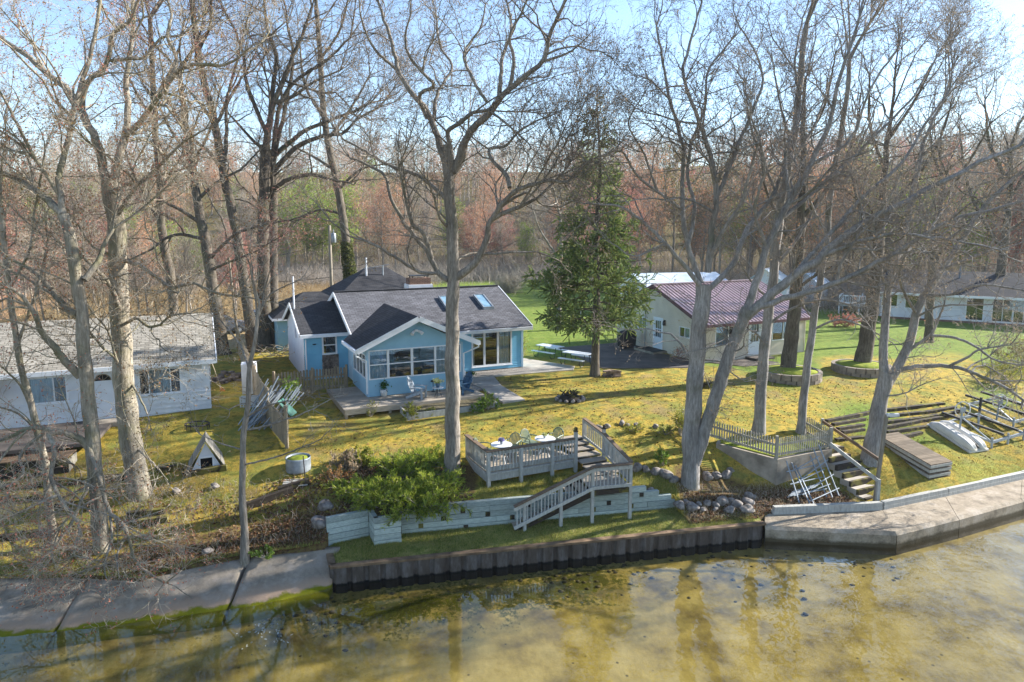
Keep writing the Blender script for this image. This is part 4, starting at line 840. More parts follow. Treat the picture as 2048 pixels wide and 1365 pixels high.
# ================================================================== lakeside viewing deck, stairs
DK = thing('lakeside_deck', 'weathered grey railed lakeside deck holding two white tables', 'deck', (-.93, 24.67, 0), A25)
dz = 2.3; dw, dd_ = 3.75, 2.05
m = MB(); planks(m, 0, dw, 0, dd_, dz); m.build('floor', M['deck'], DK)
m = MB(); m.bx(-.04, dw + .04, -.06, -.005, dz - .36, dz - .10); m.bx(-.09, dw + .09, -.12, .02, dz - .10, dz - .04)
m.bx(-.06, -.005, 0, dd_, dz - .36, dz - .04); m.build('skirt_board', M['rail'], DK)
for u in (.0, 1.35, 2.7, dw): m = MB(); m.bx(u - .06, u + .06, -.19, -.062, 1.45, dz + .82 if u < dw else dz + 1.12); m.build('post', M['rail'], DK)
MB().bx(-.06, .06, dd_ - .06, dd_ + .06, 1.9, dz + .82).build('post', M['rail'], DK)
m = MB(); m.lathe((dw, -.125, dz + 1.12), [(.10, 0), (.11, .03), (.05, .05), (.09, .1), (.05, .17)], 10); m.build('post_lamp', M['timber'], DK, True)
m = MB(); m.bx(-.1, dw - .07, -.21, -.03, dz + .82, dz + .865); m.bx(-.1, .08, -.03, dd_ + .08, dz + .82, dz + .865); m.build('rail_cap', M['railcap'], DK)
m = MB(); m.bx(.06, dw - .06, -.15, -.10, dz + .66, dz + .78); m.bx(.06, dw - .06, -.15, -.10, dz + .06, dz + .22); m.bx(-.03, .03, 0, dd_, dz + .66, dz + .78); m.bx(-.03, .03, 0, dd_, dz + .06, dz + .22); m.build('rail', M['rail'], DK)
m = MB(); [m.bx(x - .02, x + .02, -.19, -.152, dz + .06, dz + .815) for x in np.arange(.18, dw - .1, .135) if min(abs(x - 1.35), abs(x - 2.7)) > .08]; [m.bx(-.068, -.032, y - .02, y + .02, dz + .06, dz + .815) for y in np.arange(.15, dd_ - .1, .135)]; m.build('baluster', M['rail'], DK)

ST = thing('wooden_stairs', 'weathered wooden stairs with landing and railings from lawn to lower grass strip', 'stairs')
u3, v3 = np.array((C25, S25, 0)), np.array((-S25, C25, 0)); O3 = np.array((-.93, 24.67, 0.))
def W3(u, v, z): q_ = O3 + u3 * u + v3 * v; return np.array((q_[0], q_[1], z))
A14 = R_(14); u4, v4 = np.array((math.cos(A14), math.sin(A14), 0)), np.array((-math.sin(A14), math.cos(A14), 0)); O4 = np.array((4.35, 24.15, 0.))
def W4(u, v, z): q_ = O4 + u4 * u + v4 * v; return np.array((q_[0], q_[1], z))
m = MB(); st = MB(); lz = 1.95; fr3 = Fr(W3(0, 0, 0)[:2], W3(1, 0, 0)[:2]); fr4 = Fr(W4(0, 0, 0)[:2], W4(1, 0, 0)[:2])
for k in range(9): m.ob(fr4, -1.5, .02, -(.05 + k * .15 + .142), -(.05 + k * .15), lz - .035, lz)
st.ob(fr4, -1.5, .03, .0, .04, lz - .22, lz - .03); st.ob(fr4, .021, .06, -1.4, 0, lz - .22, lz - .01)
for k in range(7):                                                     # upper flight from the lawn
    v = -1.34 + k * .46; z = lz + .05 + (k) * .095; m.ob(fr3, dw + .14, dw + 1.30, -v - .45, -v, z - .04, z); st.ob(fr3, dw + .16, dw + 1.28, -v - .03, -v - .005, z - .20, z - .042)
n2_ = 8
for k in range(n2_):                                                   # lower flight along the timber wall
    u = -1.5 - (k + 1) * .36; z = lz - (k + 1) * .142; m.ob(fr4, u, u + .38, -1.18, -.06, z - .045, z); st.ob(fr4, u + .355, u + .375, -1.16, -.08, z, z + .09)
m.build('tread', M['deck'], ST)
for v in (.03, 1.2): st.beam(W4(-1.45, v, lz - .14), W4(-1.5 - n2_ * .36, v, lz - n2_ * .142 - .12), .05, .24)
st.build('stringer', M['timber'], ST)
r = MB(); cp_ = MB(); bal = MB(); ptop = .90
A_ = W4(0, -.03, lz); B_ = W4(-1.48, -.03, lz); Cc = W4(-1.5 - n2_ * .36 + .35, -.03, lz - n2_ * .142 + .1); B2 = B_ + (Cc - B_) * .47
for q_, zb in ((A_, .65), (B_, .62), (B2, .62), (Cc, .62)): MB().box((q_[0], q_[1], (zb + q_[2] + ptop) / 2), (.11, .11, q_[2] + ptop - zb), A14).build('post', M['rail'], ST)
Z_ = lambda q_, h: (q_[0] + .02, q_[1] - .075, q_[2] + h)
for a_, b_ in ((A_, B_), (B_, Cc + (Cc - B_) * .16)):
    r.beam(Z_(a_, .78), Z_(b_, .78), .045, .12); r.beam(Z_(a_, .10), Z_(b_, .10), .045, .12); cp_.beam(Z_(a_, .91), Z_(b_, .91), .17, .045)
    n = int(np.linalg.norm(b_ - a_) / .135)
    for i in range(1, n): q_ = a_ + (b_ - a_) * i / n; bal.box((q_[0], q_[1] - .03, q_[2] + .44), (.038, .038, .78), A14)
U0, U1, U2 = np.array((3.05, 28.1, 2.48)), np.array((3.72, 26.75, 2.25)), A_ + (0.03, .02, 0)
for q_, zb, ex in ((U0, 2.1, 0), (U1, 1.5, .2)): MB().box((q_[0], q_[1], (zb + q_[2] + ptop + ex) / 2), (.11, .11, q_[2] + ptop + ex - zb), A25).build('post', M['rail'], ST)
MB().lathe((U1[0], U1[1], U1[2] + ptop + .2), [(.10, 0), (.10, .03), (.05, .05), (.07, .12), (.03, .16)], 8).build('post_cap', M['timber'], ST, True)
for a_, b_ in ((U0, U1), (U1, U2)):
    y = lambda q_, h: (q_[0], q_[1], q_[2] + h); r.beam(y(a_, .80), y(b_, .80), .045, .11); r.beam(y(a_, .12), y(b_, .12), .045, .11); cp_.beam(y(a_, .92), y(b_, .92), .15, .045)
    n = int(np.linalg.norm(b_ - a_) / .135); [bal.box(((a_ + (b_ - a_) * i / n)[0] + .03, (a_ + (b_ - a_) * i / n)[1], (a_ + (b_ - a_) * i / n)[2] + .46), (.038, .038, .76), A25) for i in range(1, n)]
r.build('rail', M['rail'], ST); cp_.build('rail_cap', M['railcap'], ST); bal.build('baluster', M['rail'], ST)

# deck furniture
def plastic_chair(name, label, loc, rz):
    t_ = thing(name, label, 'chair', loc, rz); g__ = M['plastic_g']
    MB().box((0, 0, .43), (.48, .46, .03)).build('seat', g__, t_)
    m = MB(); arc = []
    for i in range(13):
        a = math.pi * i / 12; arc.append((.25 * math.cos(a), .23 + .06 * math.sin(a) + .08, .45 + .2 + .24 * math.sin(a)))
    arc = [(.25, .22, .43)] + arc + [(-.25, .22, .43)]
    m.tube(arc, .022, 6)
    for i in range(7):
        x = (i - 3) * .062; m.beam((x * .9, .22, .44), (x, .33, .66 + .21 * math.sqrt(max(0, 1 - (x / .25) ** 2))), .036, .014, (0, -1, .2))
    m.build('backrest', g__, t_)
    for s in (-1, 1):
        m = MB(); m.tube([(s * .26, .26, .64), (s * .27, .0, .66), (s * .265, -.2, .64), (s * .25, -.23, .45)], .024, 6); m.build('armrest', g__, t_)
        for y in (-.21, .21): MB().tube([(s * .22, y, .43), (s * .26, y * 1.2, 0)], [.03, .02], 6).build('leg', g__, t_)
def round_table(label, loc, seed):
    t_ = thing('round_table', label, 'table', loc)
    MB().lathe((0, 0, .69), [(.40, 0), (.42, .012), (.41, .035)], 24).build('tabletop', M['plastic_w'], t_)
    for k in range(4):
        a = k * math.pi / 2 + .5; m = MB(); m.tube([(.1 * math.cos(a), .1 * math.sin(a), .69), (.12 * math.cos(a), .12 * math.sin(a), .4), (.34 * math.cos(a), .34 * math.sin(a), 0)], .02, 6); m.build('leg', M['plastic_w'], t_)
T1 = Zp(1003, 889, dz + .72); T2 = Zp(1090, 877, dz + .72)
round_table('round white plastic table at the left end of the lakeside deck', (T1[0], T1[1], dz), 1); round_table('round white plastic table at the right end of the lakeside deck', (T2[0], T2[1], dz), 2)
plastic_chair('plastic_chair', 'sage plastic armchair at the far left deck corner facing right', (T1[0] - .68, T1[1] + .15, dz), R_(80))
plastic_chair('plastic_chair', 'sage plastic armchair behind the left white deck table', (T1[0] + .42, T1[1] + .62, dz), R_(-25))
plastic_chair('plastic_chair', 'sage plastic armchair left of the right white deck table', (T2[0] - .58, T2[1] + .42, dz), R_(45))
plastic_chair('plastic_chair', 'sage plastic armchair right of the right white deck table', (T2[0] + .42, T2[1] + .62, dz), R_(-35))
M['leaf_lav'] = leafy('lavender_petals', [hx('8f86c8', .6), hx('b0a8e0', .6), hx('6a8a5a', .5)])
potted('flower_cup', 'little cup of lavender flowers on the left deck table', (T1[0], T1[1], dz + .725), M['galv'], .06, .12, .12, .10, M['leaf_lav'], 7)
potted('flower_cup', 'little pale cup on the right deck table', (T2[0] - .02, T2[1], dz + .725), M['galv'], .05, .12, .07, .05, M['leaf_yel'], 8)

# ================================================================== lawn furniture
def picnic(label, cx, cy, rz, z=3.0, wm='plastic_w'):
    t_ = thing('picnic_table', label, 'picnic table', (cx, cy, z), rz)
    m = MB(); [m.box((0, (i - 2) * .152, .735), (1.8, .145, .04)) for i in range(5)]; m.build('tabletop', M[wm], t_)
    for s in (-1, 1):
        m = MB(); [m.box((0, s * (.66 + k * .13), .43), (1.8, .12, .04)) for k in (0, 1)]; m.build('bench', M[wm], t_)
    for x in (-.68, .68):
        for s in (-1, 1): m = MB(); m.tube([(x, s * .25, .715), (x, s * .30, .5), (x, s * .42, .04), (x, s * .7, .04), (x, s * .86, .22), (x, s * .78, .41)], .022, 6); m.build('leg', M['steel_dark'], t_)
p = Zp(1100, 692, 3.74); picnic('white topped picnic table farther from the lake, nearer the cottage', p[0], p[1], R_(-42))
p = Zp(1155, 706, 3.74); picnic('white topped picnic table nearer the spruce trunk', p[0], p[1], R_(-38))
p = lw(CO, -1.25, 6.5, 3.05); t_ = thing('covered_grill', 'barbecue grill under a black fabric cover beside the beige cabin', 'grill', p, A25)
m = MB(); vs = []
prof = [(.62, .12), (.66, .5), (.68, .78), (.62, 1.02), (.46, 1.17), (.2, 1.22)]
for w2, z in prof:
    for k in range(16):
        a = 2 * math.pi * k / 16; c_, s_ = math.cos(a), math.sin(a); sq = (abs(c_) ** 4 + abs(s_) ** 4) ** -.25; vs.append((w2 * 1.05 * c_ * sq, w2 * .55 * s_ * sq, z + .02 * math.sin(3 * a)))
n = 16; m.add(vs, [(i * n + k, i * n + (k + 1) % n, (i + 1) * n + (k + 1) % n, (i + 1) * n + k) for i in range(len(prof) - 1) for k in range(n)] + [tuple((len(prof) - 1) * n + k for k in range(n))]); m.build('cover', M['black'], t_, True)
m = MB(); [m.box((x, y, .1), (.07, .07, .2)) for x in (-.5, .5) for y in (-.25, .25)]; m.build('leg', M['galv'], t_)
p = G(1140, 800); t_ = thing('fire_ring', 'dark heap of burnt sticks in a stone ringed fire pit on the lawn', 'fire pit', p); rr = random.Random(3)
m = MB(); m.lathe((0, 0, 0), [(.58, -.05), (.52, .16), (.3, .22), (.05, .24)], 14); m.build('ash_heap', M['soil'], t_, True)
m = MB(); [m.beam((rr.uniform(-.45, .45), rr.uniform(-.4, .4), .15), (rr.uniform(-.5, .5), rr.uniform(-.4, .4), .42), .05, .04) for _ in range(26)]; m.build('stick', M['timber'], t_)
for k in range(13):
    a = 2 * math.pi * k / 13; MB().blob((.68 * math.cos(a), .62 * math.sin(a), .06), (.11, .10, .09), k, 7, 5).build('stone', M['rock'], t_, True)
p = G(1224, 753); t_ = thing('brick_pile', 'small loose stack of old bricks right of the spruce trunk', 'bricks', p, .3)
m = MB(); [m.box((rr.uniform(-.4, .4), rr.uniform(-.25, .25), .05 + .09 * (k % 4)), (.36, .17, .09), rr.uniform(-.3, .3)) for k in range(22)]; m.build('brick', plain('old_brick', hx('a08a7a', .6), hx('7d6a5c', .5), 5, .9, isl=.3), t_)
p = G(1408, 776); t_ = thing('stick_pile', 'small dark pile of sticks between the twin trunks', 'sticks', p); m = MB()
for _ in range(40): a = rr.uniform(0, 6.3); m.tube([(rr.uniform(-.35, .35), rr.uniform(-.3, .3), rr.uniform(0, .12)), (rr.uniform(-.5, .5), rr.uniform(-.4, .4), rr.uniform(.15, .4))], .018, 4)
m.build('stick', M['timber'], t_)
# block tree rings
def ring(label, cx, cy, r, z, h):
    t_ = thing('tree_ring', label, 'planter', (cx, cy, z)); n = 20
    for row in range(2):
        m = MB()
        for k in range(n):
            a = 2 * math.pi * (k + .5 * row) / n; m.box(((r) * math.cos(a), r * math.sin(a), (row + .5) * h / 2), (.2, 2 * math.pi * r / n - .02, h / 2 - .01), a)
        m.build('block_course', M['block'], t_)
    MB().lathe((0, 0, -.2), [(r - .08, 0), (r - .08, h + .16), (r * .5, h + .26), (.1, h + .3)], 24).build('grass_fill', M['ground_r'], t_, True)
t = NT('ring_turf'); nB = t.noise(t.coord('Object'), 3.2, 6, .65); c = t.ramp(nB, [(.3, hx('6b7a2a', .5)), (.5, hx('8f9a3a', .6)), (.75, hx('a89b4a', .62))]); t.bump(nB, .6, .05); M['ground_r'] = t.set(c, .95, spec=.1)
ra = G(1573, 752); ring('round grey block planter ring with the big tapering trunk left', ra[0], ra[1] - .35, 1.62, ra[2] - .22, .66)
rb = G(1718, 740); ring('round grey block planter ring around the trunk nearer the white house', rb[0] - .05, rb[1] - .3, 1.5, rb[2] - .22, .64)

# ================================================================== bastion, picket fences
BA = thing('concrete_bastion', 'angular grey concrete retaining wall jutting towards the lake under the picket fence', 'retaining wall')
poly = [(8.75, 28.3), (10.75, 26.62), (13.55, 27.9), (13.3, 30), (9.6, 30.2)]
m = MB(); zt = [2.24, 2.10, 2.12, 2.16, 2.2]; k5 = 5
vs = [(x, y, z) for (x, y), z in zip(poly, zt)] + [(x, y, .3) for x, y in poly]; m.add(vs, [(0, 1, 2, 3, 4)] + [(i, i + 5, (i + 1) % 5 + 5, (i + 1) % 5) for i in range(5)]); m.build('wall', M['concrete'], BA)
m = MB(); m.slab([(8.95, 28.36, 2.27), (10.78, 26.86, 2.15), (13.38, 28.03, 2.16), (13.25, 29.9, 2.35), (9.7, 30.1, 2.3)], .1); m.build('grass_top', M['ground_r'], BA)
def picket_fence(name, label, pts, zs, h, mat, pw_=.055, sp=.115, post=.11, rails=(.12, .62), top='flat', pt=.02):
    t_ = thing(name, label, 'fence')
    pk = MB(); rl = MB()
    for (A, B, za, zb) in zip(pts[:-1], pts[1:], zs[:-1], zs[1:]):
        A, B = np.array(A), np.array(B); L = np.linalg.norm(B - A); n = int(L / sp); fr = Fr(A, B)
        for f in rails: rl.beam((A[0], A[1], za + f * h), (B[0], B[1], zb + f * h), .04, .09)
        for i in range(n):
            s = (i + .5) * sp; z = za + (zb - za) * s / L; w_ = pw_ / 2; hh = h * random.uniform(.97, 1.03)
            a, b, c_, d_, e_ = [fr.p(s + x, .034, z + zz) for x, zz in ((-w_, .03), (w_, .03), (w_, hh - .05), (0, hh), (-w_, hh - .05))]
            a2, b2, c2, d2, e2 = [fr.p(s + x, .034 - pt, z + zz) for x, zz in ((-w_, .03), (w_, .03), (w_, hh - .05), (0, hh), (-w_, hh - .05))]
            pk.add([a, b, c_, d_, e_, a2, b2, c2, d2, e2], [(0, 1, 2, 3, 4), (9, 8, 7, 6, 5), (0, 5, 6, 1), (1, 6, 7, 2), (2, 7, 8, 3), (3, 8, 9, 4), (4, 9, 5, 0)])
    pk.build('picket', mat, t_); rl.build('rail', mat, t_)
    for (x, y), z in zip(pts, zs): MB().box((x, y, z + (h + .1) / 2 - .08), (post, post, h + .22)).build('post', mat, t_)
    return t_
fp = [(7.6, 29.6), (10.72, 26.72), (13.48, 27.95), (13.05, 29.7)]
picket_fence('picket_fence', 'weathered white picket fence cornering on top of the concrete bastion', fp, [2.5, 2.18, 2.16, 2.3], .80, M['picket'])
pA, pB = lw(HO, -2.9, 3.0, 3.0), lw(HO, -.2, 3.4, 3.0); pC = lw(HO, -3.7, 1.0, 2.9)
picket_fence('picket_fence', 'grey wide board picket fence in front of the blue left wing', [lw(HO, -4.1, 2.9, 0)[:2], lw(HO, -2.2, 2.9, 0)[:2], lw(HO, -.45, 2.9, 0)[:2]], [2.95, 2.98, 3.0], 1.15, M['fence'], pw_=.10, sp=.155)

# tall board fence on the left property line
F_ = thing('board_fence', 'tall weathered board fence running back between the two properties', 'fence')
pl = [Zp(478, 706, 3.0), Zp(493, 752, 3.0), Zp(512, 800, 2.9), Zp(537, 850, 2.75), Zp(574, 893, 2.6)]
for k in range(4):
    A, B = pl[k], pl[k + 1]; h = 1.85 if k < 2 else (1.7 if k == 2 else 1.2); fr = Fr(A[:2], B[:2]); n = int(fr.L / .15); m = MB()
    for i in range(n): z = A[2] + (B[2] - A[2]) * i / n; hh = h * random.uniform(.96, 1.03); m.ob(fr, i * fr.L / n + .005, (i + 1) * fr.L / n - .005, .03, .05, z, z + hh)
    m.build('boards', M['fence'], F_); m = MB(); m.beam((A[0], A[1], A[2] + .3), (B[0], B[1], B[2] + .3), .04, .09); m.beam((A[0], A[1], A[2] + h - .3), (B[0], B[1], B[2] + h - .3), .04, .09); m.build('rail', M['fence'], F_)
for q_ in pl: MB().box((q_[0], q_[1], q_[2] + .75), (.12, .12, 1.9)).build('post', M['fence'], F_)

# ================================================================== shore clutter on the right
def pipe_frame(label, a0, a1, b0, b1, rungs, seed):
    t_ = thing('dock_stand', label, 'dock stand'); r_ = random.Random(seed)
    for p_, q_ in ((a0, b0), (a1, b1)): MB().tube([p_, q_], .028, 7).build('side_pipe', M['alu'], t_)
    a0, a1, b0, b1 = map(np.array, (a0, a1, b0, b1))
    for f in rungs:
        e0, e1 = a0 + (b0 - a0) * f, a1 + (b1 - a1) * f; MB().tube([e0 - (e1 - e0) * .12, e1 + (e1 - e0) * .12], .022, 6).build('cross_pipe', M['alu'], t_)
pipe_frame('aluminium dock frame leaning leftmost on the concrete bastion', (11.25, 25.55, .72), (12.55, 26.05, .75), (11.15, 26.75, 2.0), (12.35, 27.3, 2.05), (.18, .45, .75), 1)
pipe_frame('aluminium dock frame leaning in the middle over two others', (11.6, 25.4, .72), (12.75, 26.0, .75), (11.45, 26.95, 1.85), (12.5, 27.35, 2.3), (.25, .55, .82), 2)
pipe_frame('aluminium dock frame with the longest pipes leaning rightmost', (11.75, 25.35, .7), (13.1, 26.2, .75), (11.6, 26.9, 1.75), (12.75, 27.45, 2.45), (.12, .38, .66), 3)
m = MB(); t_ = thing('loose_pipes', 'bundle of aluminium pipes lying at the bastion foot', 'pipes'); [m.tube([(10.9 + .1 * k, 25.85 + .1 * k, .83 + .03 * k), (12.3 + .1 * k, 26.55 + .06 * k, .98 + .03 * k)], .025, 6) for k in range(4)]; m.build('pipe', M['alu'], t_)
# dock sections stacked
A_, B_, D_ = np.array((17.2, 27.0, 1.74)), np.array((18.36, 27.44, 1.74)), Yp(1756, 870, 29.9); C_ = B_ + D_ - A_; nrm = np.cross(B_ - A_, D_ - A_); nrm /= np.linalg.norm(nrm)
labs = ['wooden dock section on top of the stack of four', 'second wooden dock section from the top of the stack', 'third wooden dock section from the top of the stack', 'lowest wooden dock section resting on the grass']
for k in range(4):
    t_ = thing('dock_section', labs[k], 'dock section', group='stacked dock sections'); off = -nrm * (.215 * k) + np.array((random.uniform(-.04, .04), random.uniform(-.04, .04), 0)) * (k > 0)
    a, b, c_, d_ = [q_ + off for q_ in (A_, B_, C_, D_)]; n = 26; m = MB()
    for i in range(n):
        f0, f1 = i / n, (i + .93) / n; m.slab([a + (d_ - a) * f0, b + (c_ - b) * f0, b + (c_ - b) * f1, a + (d_ - a) * f1], .035)
    m.build('deck_boards', M['dock'], t_)
    m = MB(); dn = -nrm * .105
    for p_, q_ in ((a, d_), (b, c_), (a, b), (d_, c_)): m.beam(p_ + dn, q_ + dn, .04, .12, nrm)
    m.build('frame', M['rail'], t_)
base_c = (A_ + B_ + C_ + D_) / 4 - nrm * .86
t_ = thing('dock_ramp', 'pale aluminium ramp section lying under the stacked docks', 'dock section'); m = MB()
for off in (0, 1): q0 = A_ * (1 - off) + B_ * off - nrm * .87 + (A_ - D_) * .03; q1 = D_ * (1 - off) + C_ * off - nrm * .87; m.beam(q0 - (B_ - A_) * .2, q1 - (B_ - A_) * .2, .05, .12, nrm)
for f in np.linspace(.05, .95, 9): m.beam(A_ + (D_ - A_) * f - (B_ - A_) * .2 - nrm * .87, B_ + (C_ - B_) * f - (B_ - A_) * .2 - nrm * .87, .04, .04, nrm)
m.build('frame', M['alu'], t_)
# upturned pedal boat: two pontoons joined by a lower deck
f_, bk = Zp(1400 + 1768 / 3.16, 740 + 497 / 3.16, 1.42), Zp(1400 + 1500 / 3.16, 740 + 325 / 3.16, 2.1)
ctr = (f_ + bk) / 2; ax_ = (bk - f_); L = np.linalg.norm(ax_); ax_ /= L; sd = np.cross(ax_, (0, 0, 1)); sd /= np.linalg.norm(sd); up_ = np.cross(sd, ax_)
PB = thing('pedal_boat', 'upturned white plastic pedal boat hull lying on the grass slope', 'boat', ctr - up_ * .12)
def loft(sec, close=True):
    m = MB(); n = len(sec[0]); vs = [tuple(v) for s_ in sec for v in s_]; fs = [(i * n + k, i * n + (k + 1) % n, (i + 1) * n + (k + 1) % n, (i + 1) * n + k) for i in range(len(sec) - 1) for k in range(n)]
    return m.add(vs, fs + [tuple(range(n - 1, -1, -1)), tuple((len(sec) - 1) * n + k for k in range(n))])
for s in (-1, 1):
    sec = []
    for i in range(13):
        x = (i / 12 - .5) * L; e = abs(i / 12 - .5) * 2; hh = .36 * (1 - .55 * e ** 6) * (1 if i < 11 else .8); ww = .25 * (1 - .25 * e ** 5); row = []
        for (yy, zz) in ((-1, 0), (-1.0, .3), (-.88, .72), (-.62, .95), (-.3, 1), (-.22, .93), (-.12, .93), (-.04, 1), (.12, 1), (.2, .93), (.3, .93), (.38, 1), (.62, .95), (.88, .72), (1, .3), (1, 0)):
            q_ = ax_ * x + sd * (s * .31 + yy * ww) + up_ * (zz * hh + .03 * 0); row.append(q_)
        sec.append(row)
    loft(sec).build('pontoon', M['boat'], PB, True)
m = MB(); hl, hw = L / 2 + .02, .62; cs = [(-hl, -hw), (hl, -hw), (hl, hw), (-hl, hw)]; m.slab([tuple(ax_ * a + sd * b + up_ * .02) for a, b in cs][::-1], .07); m.build('rim', M['boat'], PB)
m = MB(); m.slab([tuple(ax_ * a * .97 + sd * b * .95 - up_ * .05) for a, b in cs][::-1], .07); m.build('deck_underside', M['boat_teal'], PB)
m = MB(); m.lathe(tuple(-ax_ * .78 * L / 2 + up_ * .16), [(.10, -.1), (.10, .05)], 10); m.beam(tuple(-ax_ * .95 * L / 2 + up_ * .12 - sd * .04), tuple(-ax_ * .6 * L / 2 + up_ * .2 + sd * .02), .05, .16); m.build('rudder', M['black'], PB)
# boat hoists
def hoist(label, wheel_c, base, far):
    t_ = thing('boat_hoist', label, 'boat lift')
    w_ = np.array(wheel_c); m = MB(); n = 20; m.tube([(w_[0] + .36 * math.cos(2 * math.pi * k / n), w_[1], w_[2] + .36 * math.sin(2 * math.pi * k / n)) for k in range(n + 1)], .022, 6, False); m.build('wheel', M['plastic_w'], t_)
    m = MB(); [m.tube([(w_[0], w_[1], w_[2]), (w_[0] + .36 * math.cos(a), w_[1], w_[2] + .36 * math.sin(a))], .014, 5) for a in np.arange(0, 6.2, 1.047)]; m.box(tuple(w_ + (0, -.03, 0)), (.24, .06, .2)); m.build('spokes', M['alu'], t_)
    MB().tube([w_, (w_[0] - .06, w_[1] + .05, gh(w_[0], w_[1]))], .045, 8).build('post', M['alu'], t_)
    b = np.array(base); f = np.array(far); MB().beam(tuple(w_ - (0.05, 0, .35)), tuple(b), .06, .06).build('brace', M['alu'], t_)
    d = (f - b); dn = d / np.linalg.norm(d); per = np.array((-dn[1], dn[0], 0))
    m = MB(); m.beam(tuple(b), tuple(f), .08, .12); m.beam(tuple(b + per * 2.2 + (0, 0, .35)), tuple(f + per * 2.2 + (0, 0, .35)), .08, .12); m.beam(tuple(b), tuple(b + per * 2.2 + (0, 0, .35)), .07, .1); m.beam(tuple(f), tuple(f + per * 2.2 + (0, 0, .35)), .07, .1)
    for q_ in (b, (b + f) / 2, f): m.tube([tuple(q_ + (0, 0, .22)), (q_[0], q_[1], gh(q_[0], q_[1]) - .05)], .05, 7)
    m.build('frame', M['alu'], t_)
    for s in (.35, .8):
        q0 = b + (f - b) * s + (0, 0, .22); MB().beam(tuple(q0), tuple(q0 + per * 2.5 + (-.5, 0, .42)), .13, .10).build('bunk', M['black'], t_)
w1 = Yp(1400 + 1660 / 3.16, 740 + 250 / 3.16, 31.2); b1 = Zp(1400 + 1845 / 3.16, 740 + 458 / 3.16, 1.55); f1 = Zp(2048, 740 + 400 / 3.16, 1.7)
hoist('aluminium boat hoist with white wheel beside the pedal boat', w1, b1, f1)
w2_ = Yp(1400 + 1895 / 3.16, 740 + 200 / 3.16, 33.0); b2_ = b1 + (2.35, 1.9, .42); hoist('aluminium boat hoist with white wheel nearest the right edge', w2_, b2_, b2_ + (2.6, 1.2, .1))
t_ = thing('guide_post', 'short black guide post between the two hoist wheels', 'post'); p = Yp(1400 + 1765 / 3.16, 740 + 270 / 3.16, 32.2); MB().tube([(p[0], p[1], gh(p[0], p[1]) - .1), tuple(p)], .05, 8).build('base_pipe', M['alu'], t_); q_ = Yp(1400 + 1778 / 3.16, 740 + 175 / 3.16, 32.2); MB().tube([tuple(p), tuple(q_)], .06, 8).build('sleeve', M['black'], t_)
# lamp post, stair rails, steps, terrace timbers
pb = Zp(1400 + 1100 / 3.16, 740 + 840 / 3.16, .68); pt_ = Yp(1400 + 1180 / 3.16, 740 + 285 / 3.16, pb[1] + .25)
LP_ = thing('lamp_post', 'slim wooden lamp post with white lamp head by the shore steps', 'lamp post', pb)
MB().beam((0, 0, -.2), tuple(pt_ - pb), .11, .11).build('post', M['pole'], LP_); q_ = pt_ - pb
m = MB(); m.beam(tuple(q_ + (-.02, 0, .0)), tuple(q_ + (.42, -.1, .03)), .16, .09); m.build('lamp_head', M['plastic_w'], LP_); MB().beam(tuple(q_ + (.1, -.03, -.06)), tuple(q_ + (.38, -.1, -.035)), .1, .03).build('lens', M['curtain'], LP_)
MB().beam((.06, -.12, -.2), (.06, -.10, 1.0), .12, .12).build('short_post', M['rail'], LP_)
HR = thing('handrail', 'long weathered wooden handrail along the left side of the shore steps', 'handrail')
m = MB(); e0 = Zp(1400 + 820 / 3.16, 740 + 465 / 3.16, 2.75); e1 = pb + (.02, -.12, .95); m.beam(tuple(e0), tuple(e1), .06, .13); m.build('rail', M['rail'], HR); 
HR = thing('handrail', 'long weathered wooden handrail behind the lamp post, uphill end on a post', 'handrail')
e0 = Yp(1400 + 775 / 3.16, 740 + 325 / 3.16, 30.6); e1 = pt_ * .55 + pb * .45 + (0, 0.02, -.25); MB().beam(tuple(e0), tuple(e1), .06, .13).build('rail', M['railcap'], HR); MB().beam((e0[0], e0[1], gh(e0[0], e0[1]) - .1), (e0[0], e0[1], e0[2] + .12), .11, .11).build('post', M['rail'], HR)
SS = thing('shore_steps', 'old timber edged steps climbing from walkway beside the concrete bastion', 'steps')
s0_ = Zp(1400 + 1085 / 3.16, 740 + 800 / 3.16, .72)
for k in range(7):
    q_ = s0_ + np.array((-S25 * .42 * k + .05 * k, C25 * .40 * k, .21 * k)); fr = Fr(q_[:2] - np.array((C25, S25)) * .45, q_[:2] + np.array((C25, S25)) * (1.5 if k in (2, 3, 4) else .75)); z = q_[2]
    MB().ob(fr, 0, fr.L, -.44, 0, z - .25, z).build('step', M['slab'], SS); MB().ob(fr, -.02, fr.L + .02, .002, .12, z - .25, z + .02).build('step_edge', M['timber'], SS)
zz7 = lambda x, y: (1400 + x / 3.16, 740 + y / 3.16)
TT = [((800, 330), (1130, 262)), ((1160, 262), (1545, 215)), ((840, 352), (1040, 315)), ((1150, 300), (1430, 270)), ((1420, 275), (1615, 240)), ((870, 380), (1035, 352)), ((1140, 340), (1640, 268)), ((900, 402), (1035, 380)), ((1160, 372), (1420, 322)), ((860, 450), (1040, 430)), ((1180, 400), (1440, 362)), ((1230, 440), (1400, 400)), ((1380, 330), (1600, 292))]
for k, (a, b) in enumerate(TT):
    A, B = G(*zz7(*a)), G(*zz7(*b)); t_ = thing('terrace_timber', 'dark mossy timber edging laid across the lawn slope right of the picket fence', 'timber', A, group='terrace timbers on the right slope')
    d = B - A; nn = max(1, int(np.linalg.norm(d) / 2.6)); m = MB()
    for i in range(nn): s, e = d * (i / nn), d * ((i + .985) / nn); m.beam((s[0], s[1], gh(A[0] + s[0], A[1] + s[1]) - A[2] + .02), (e[0], e[1], gh(A[0] + e[0], A[1] + e[1]) - A[2] + .0), .21, .18)
    m.build('beam', M['timber'], t_)
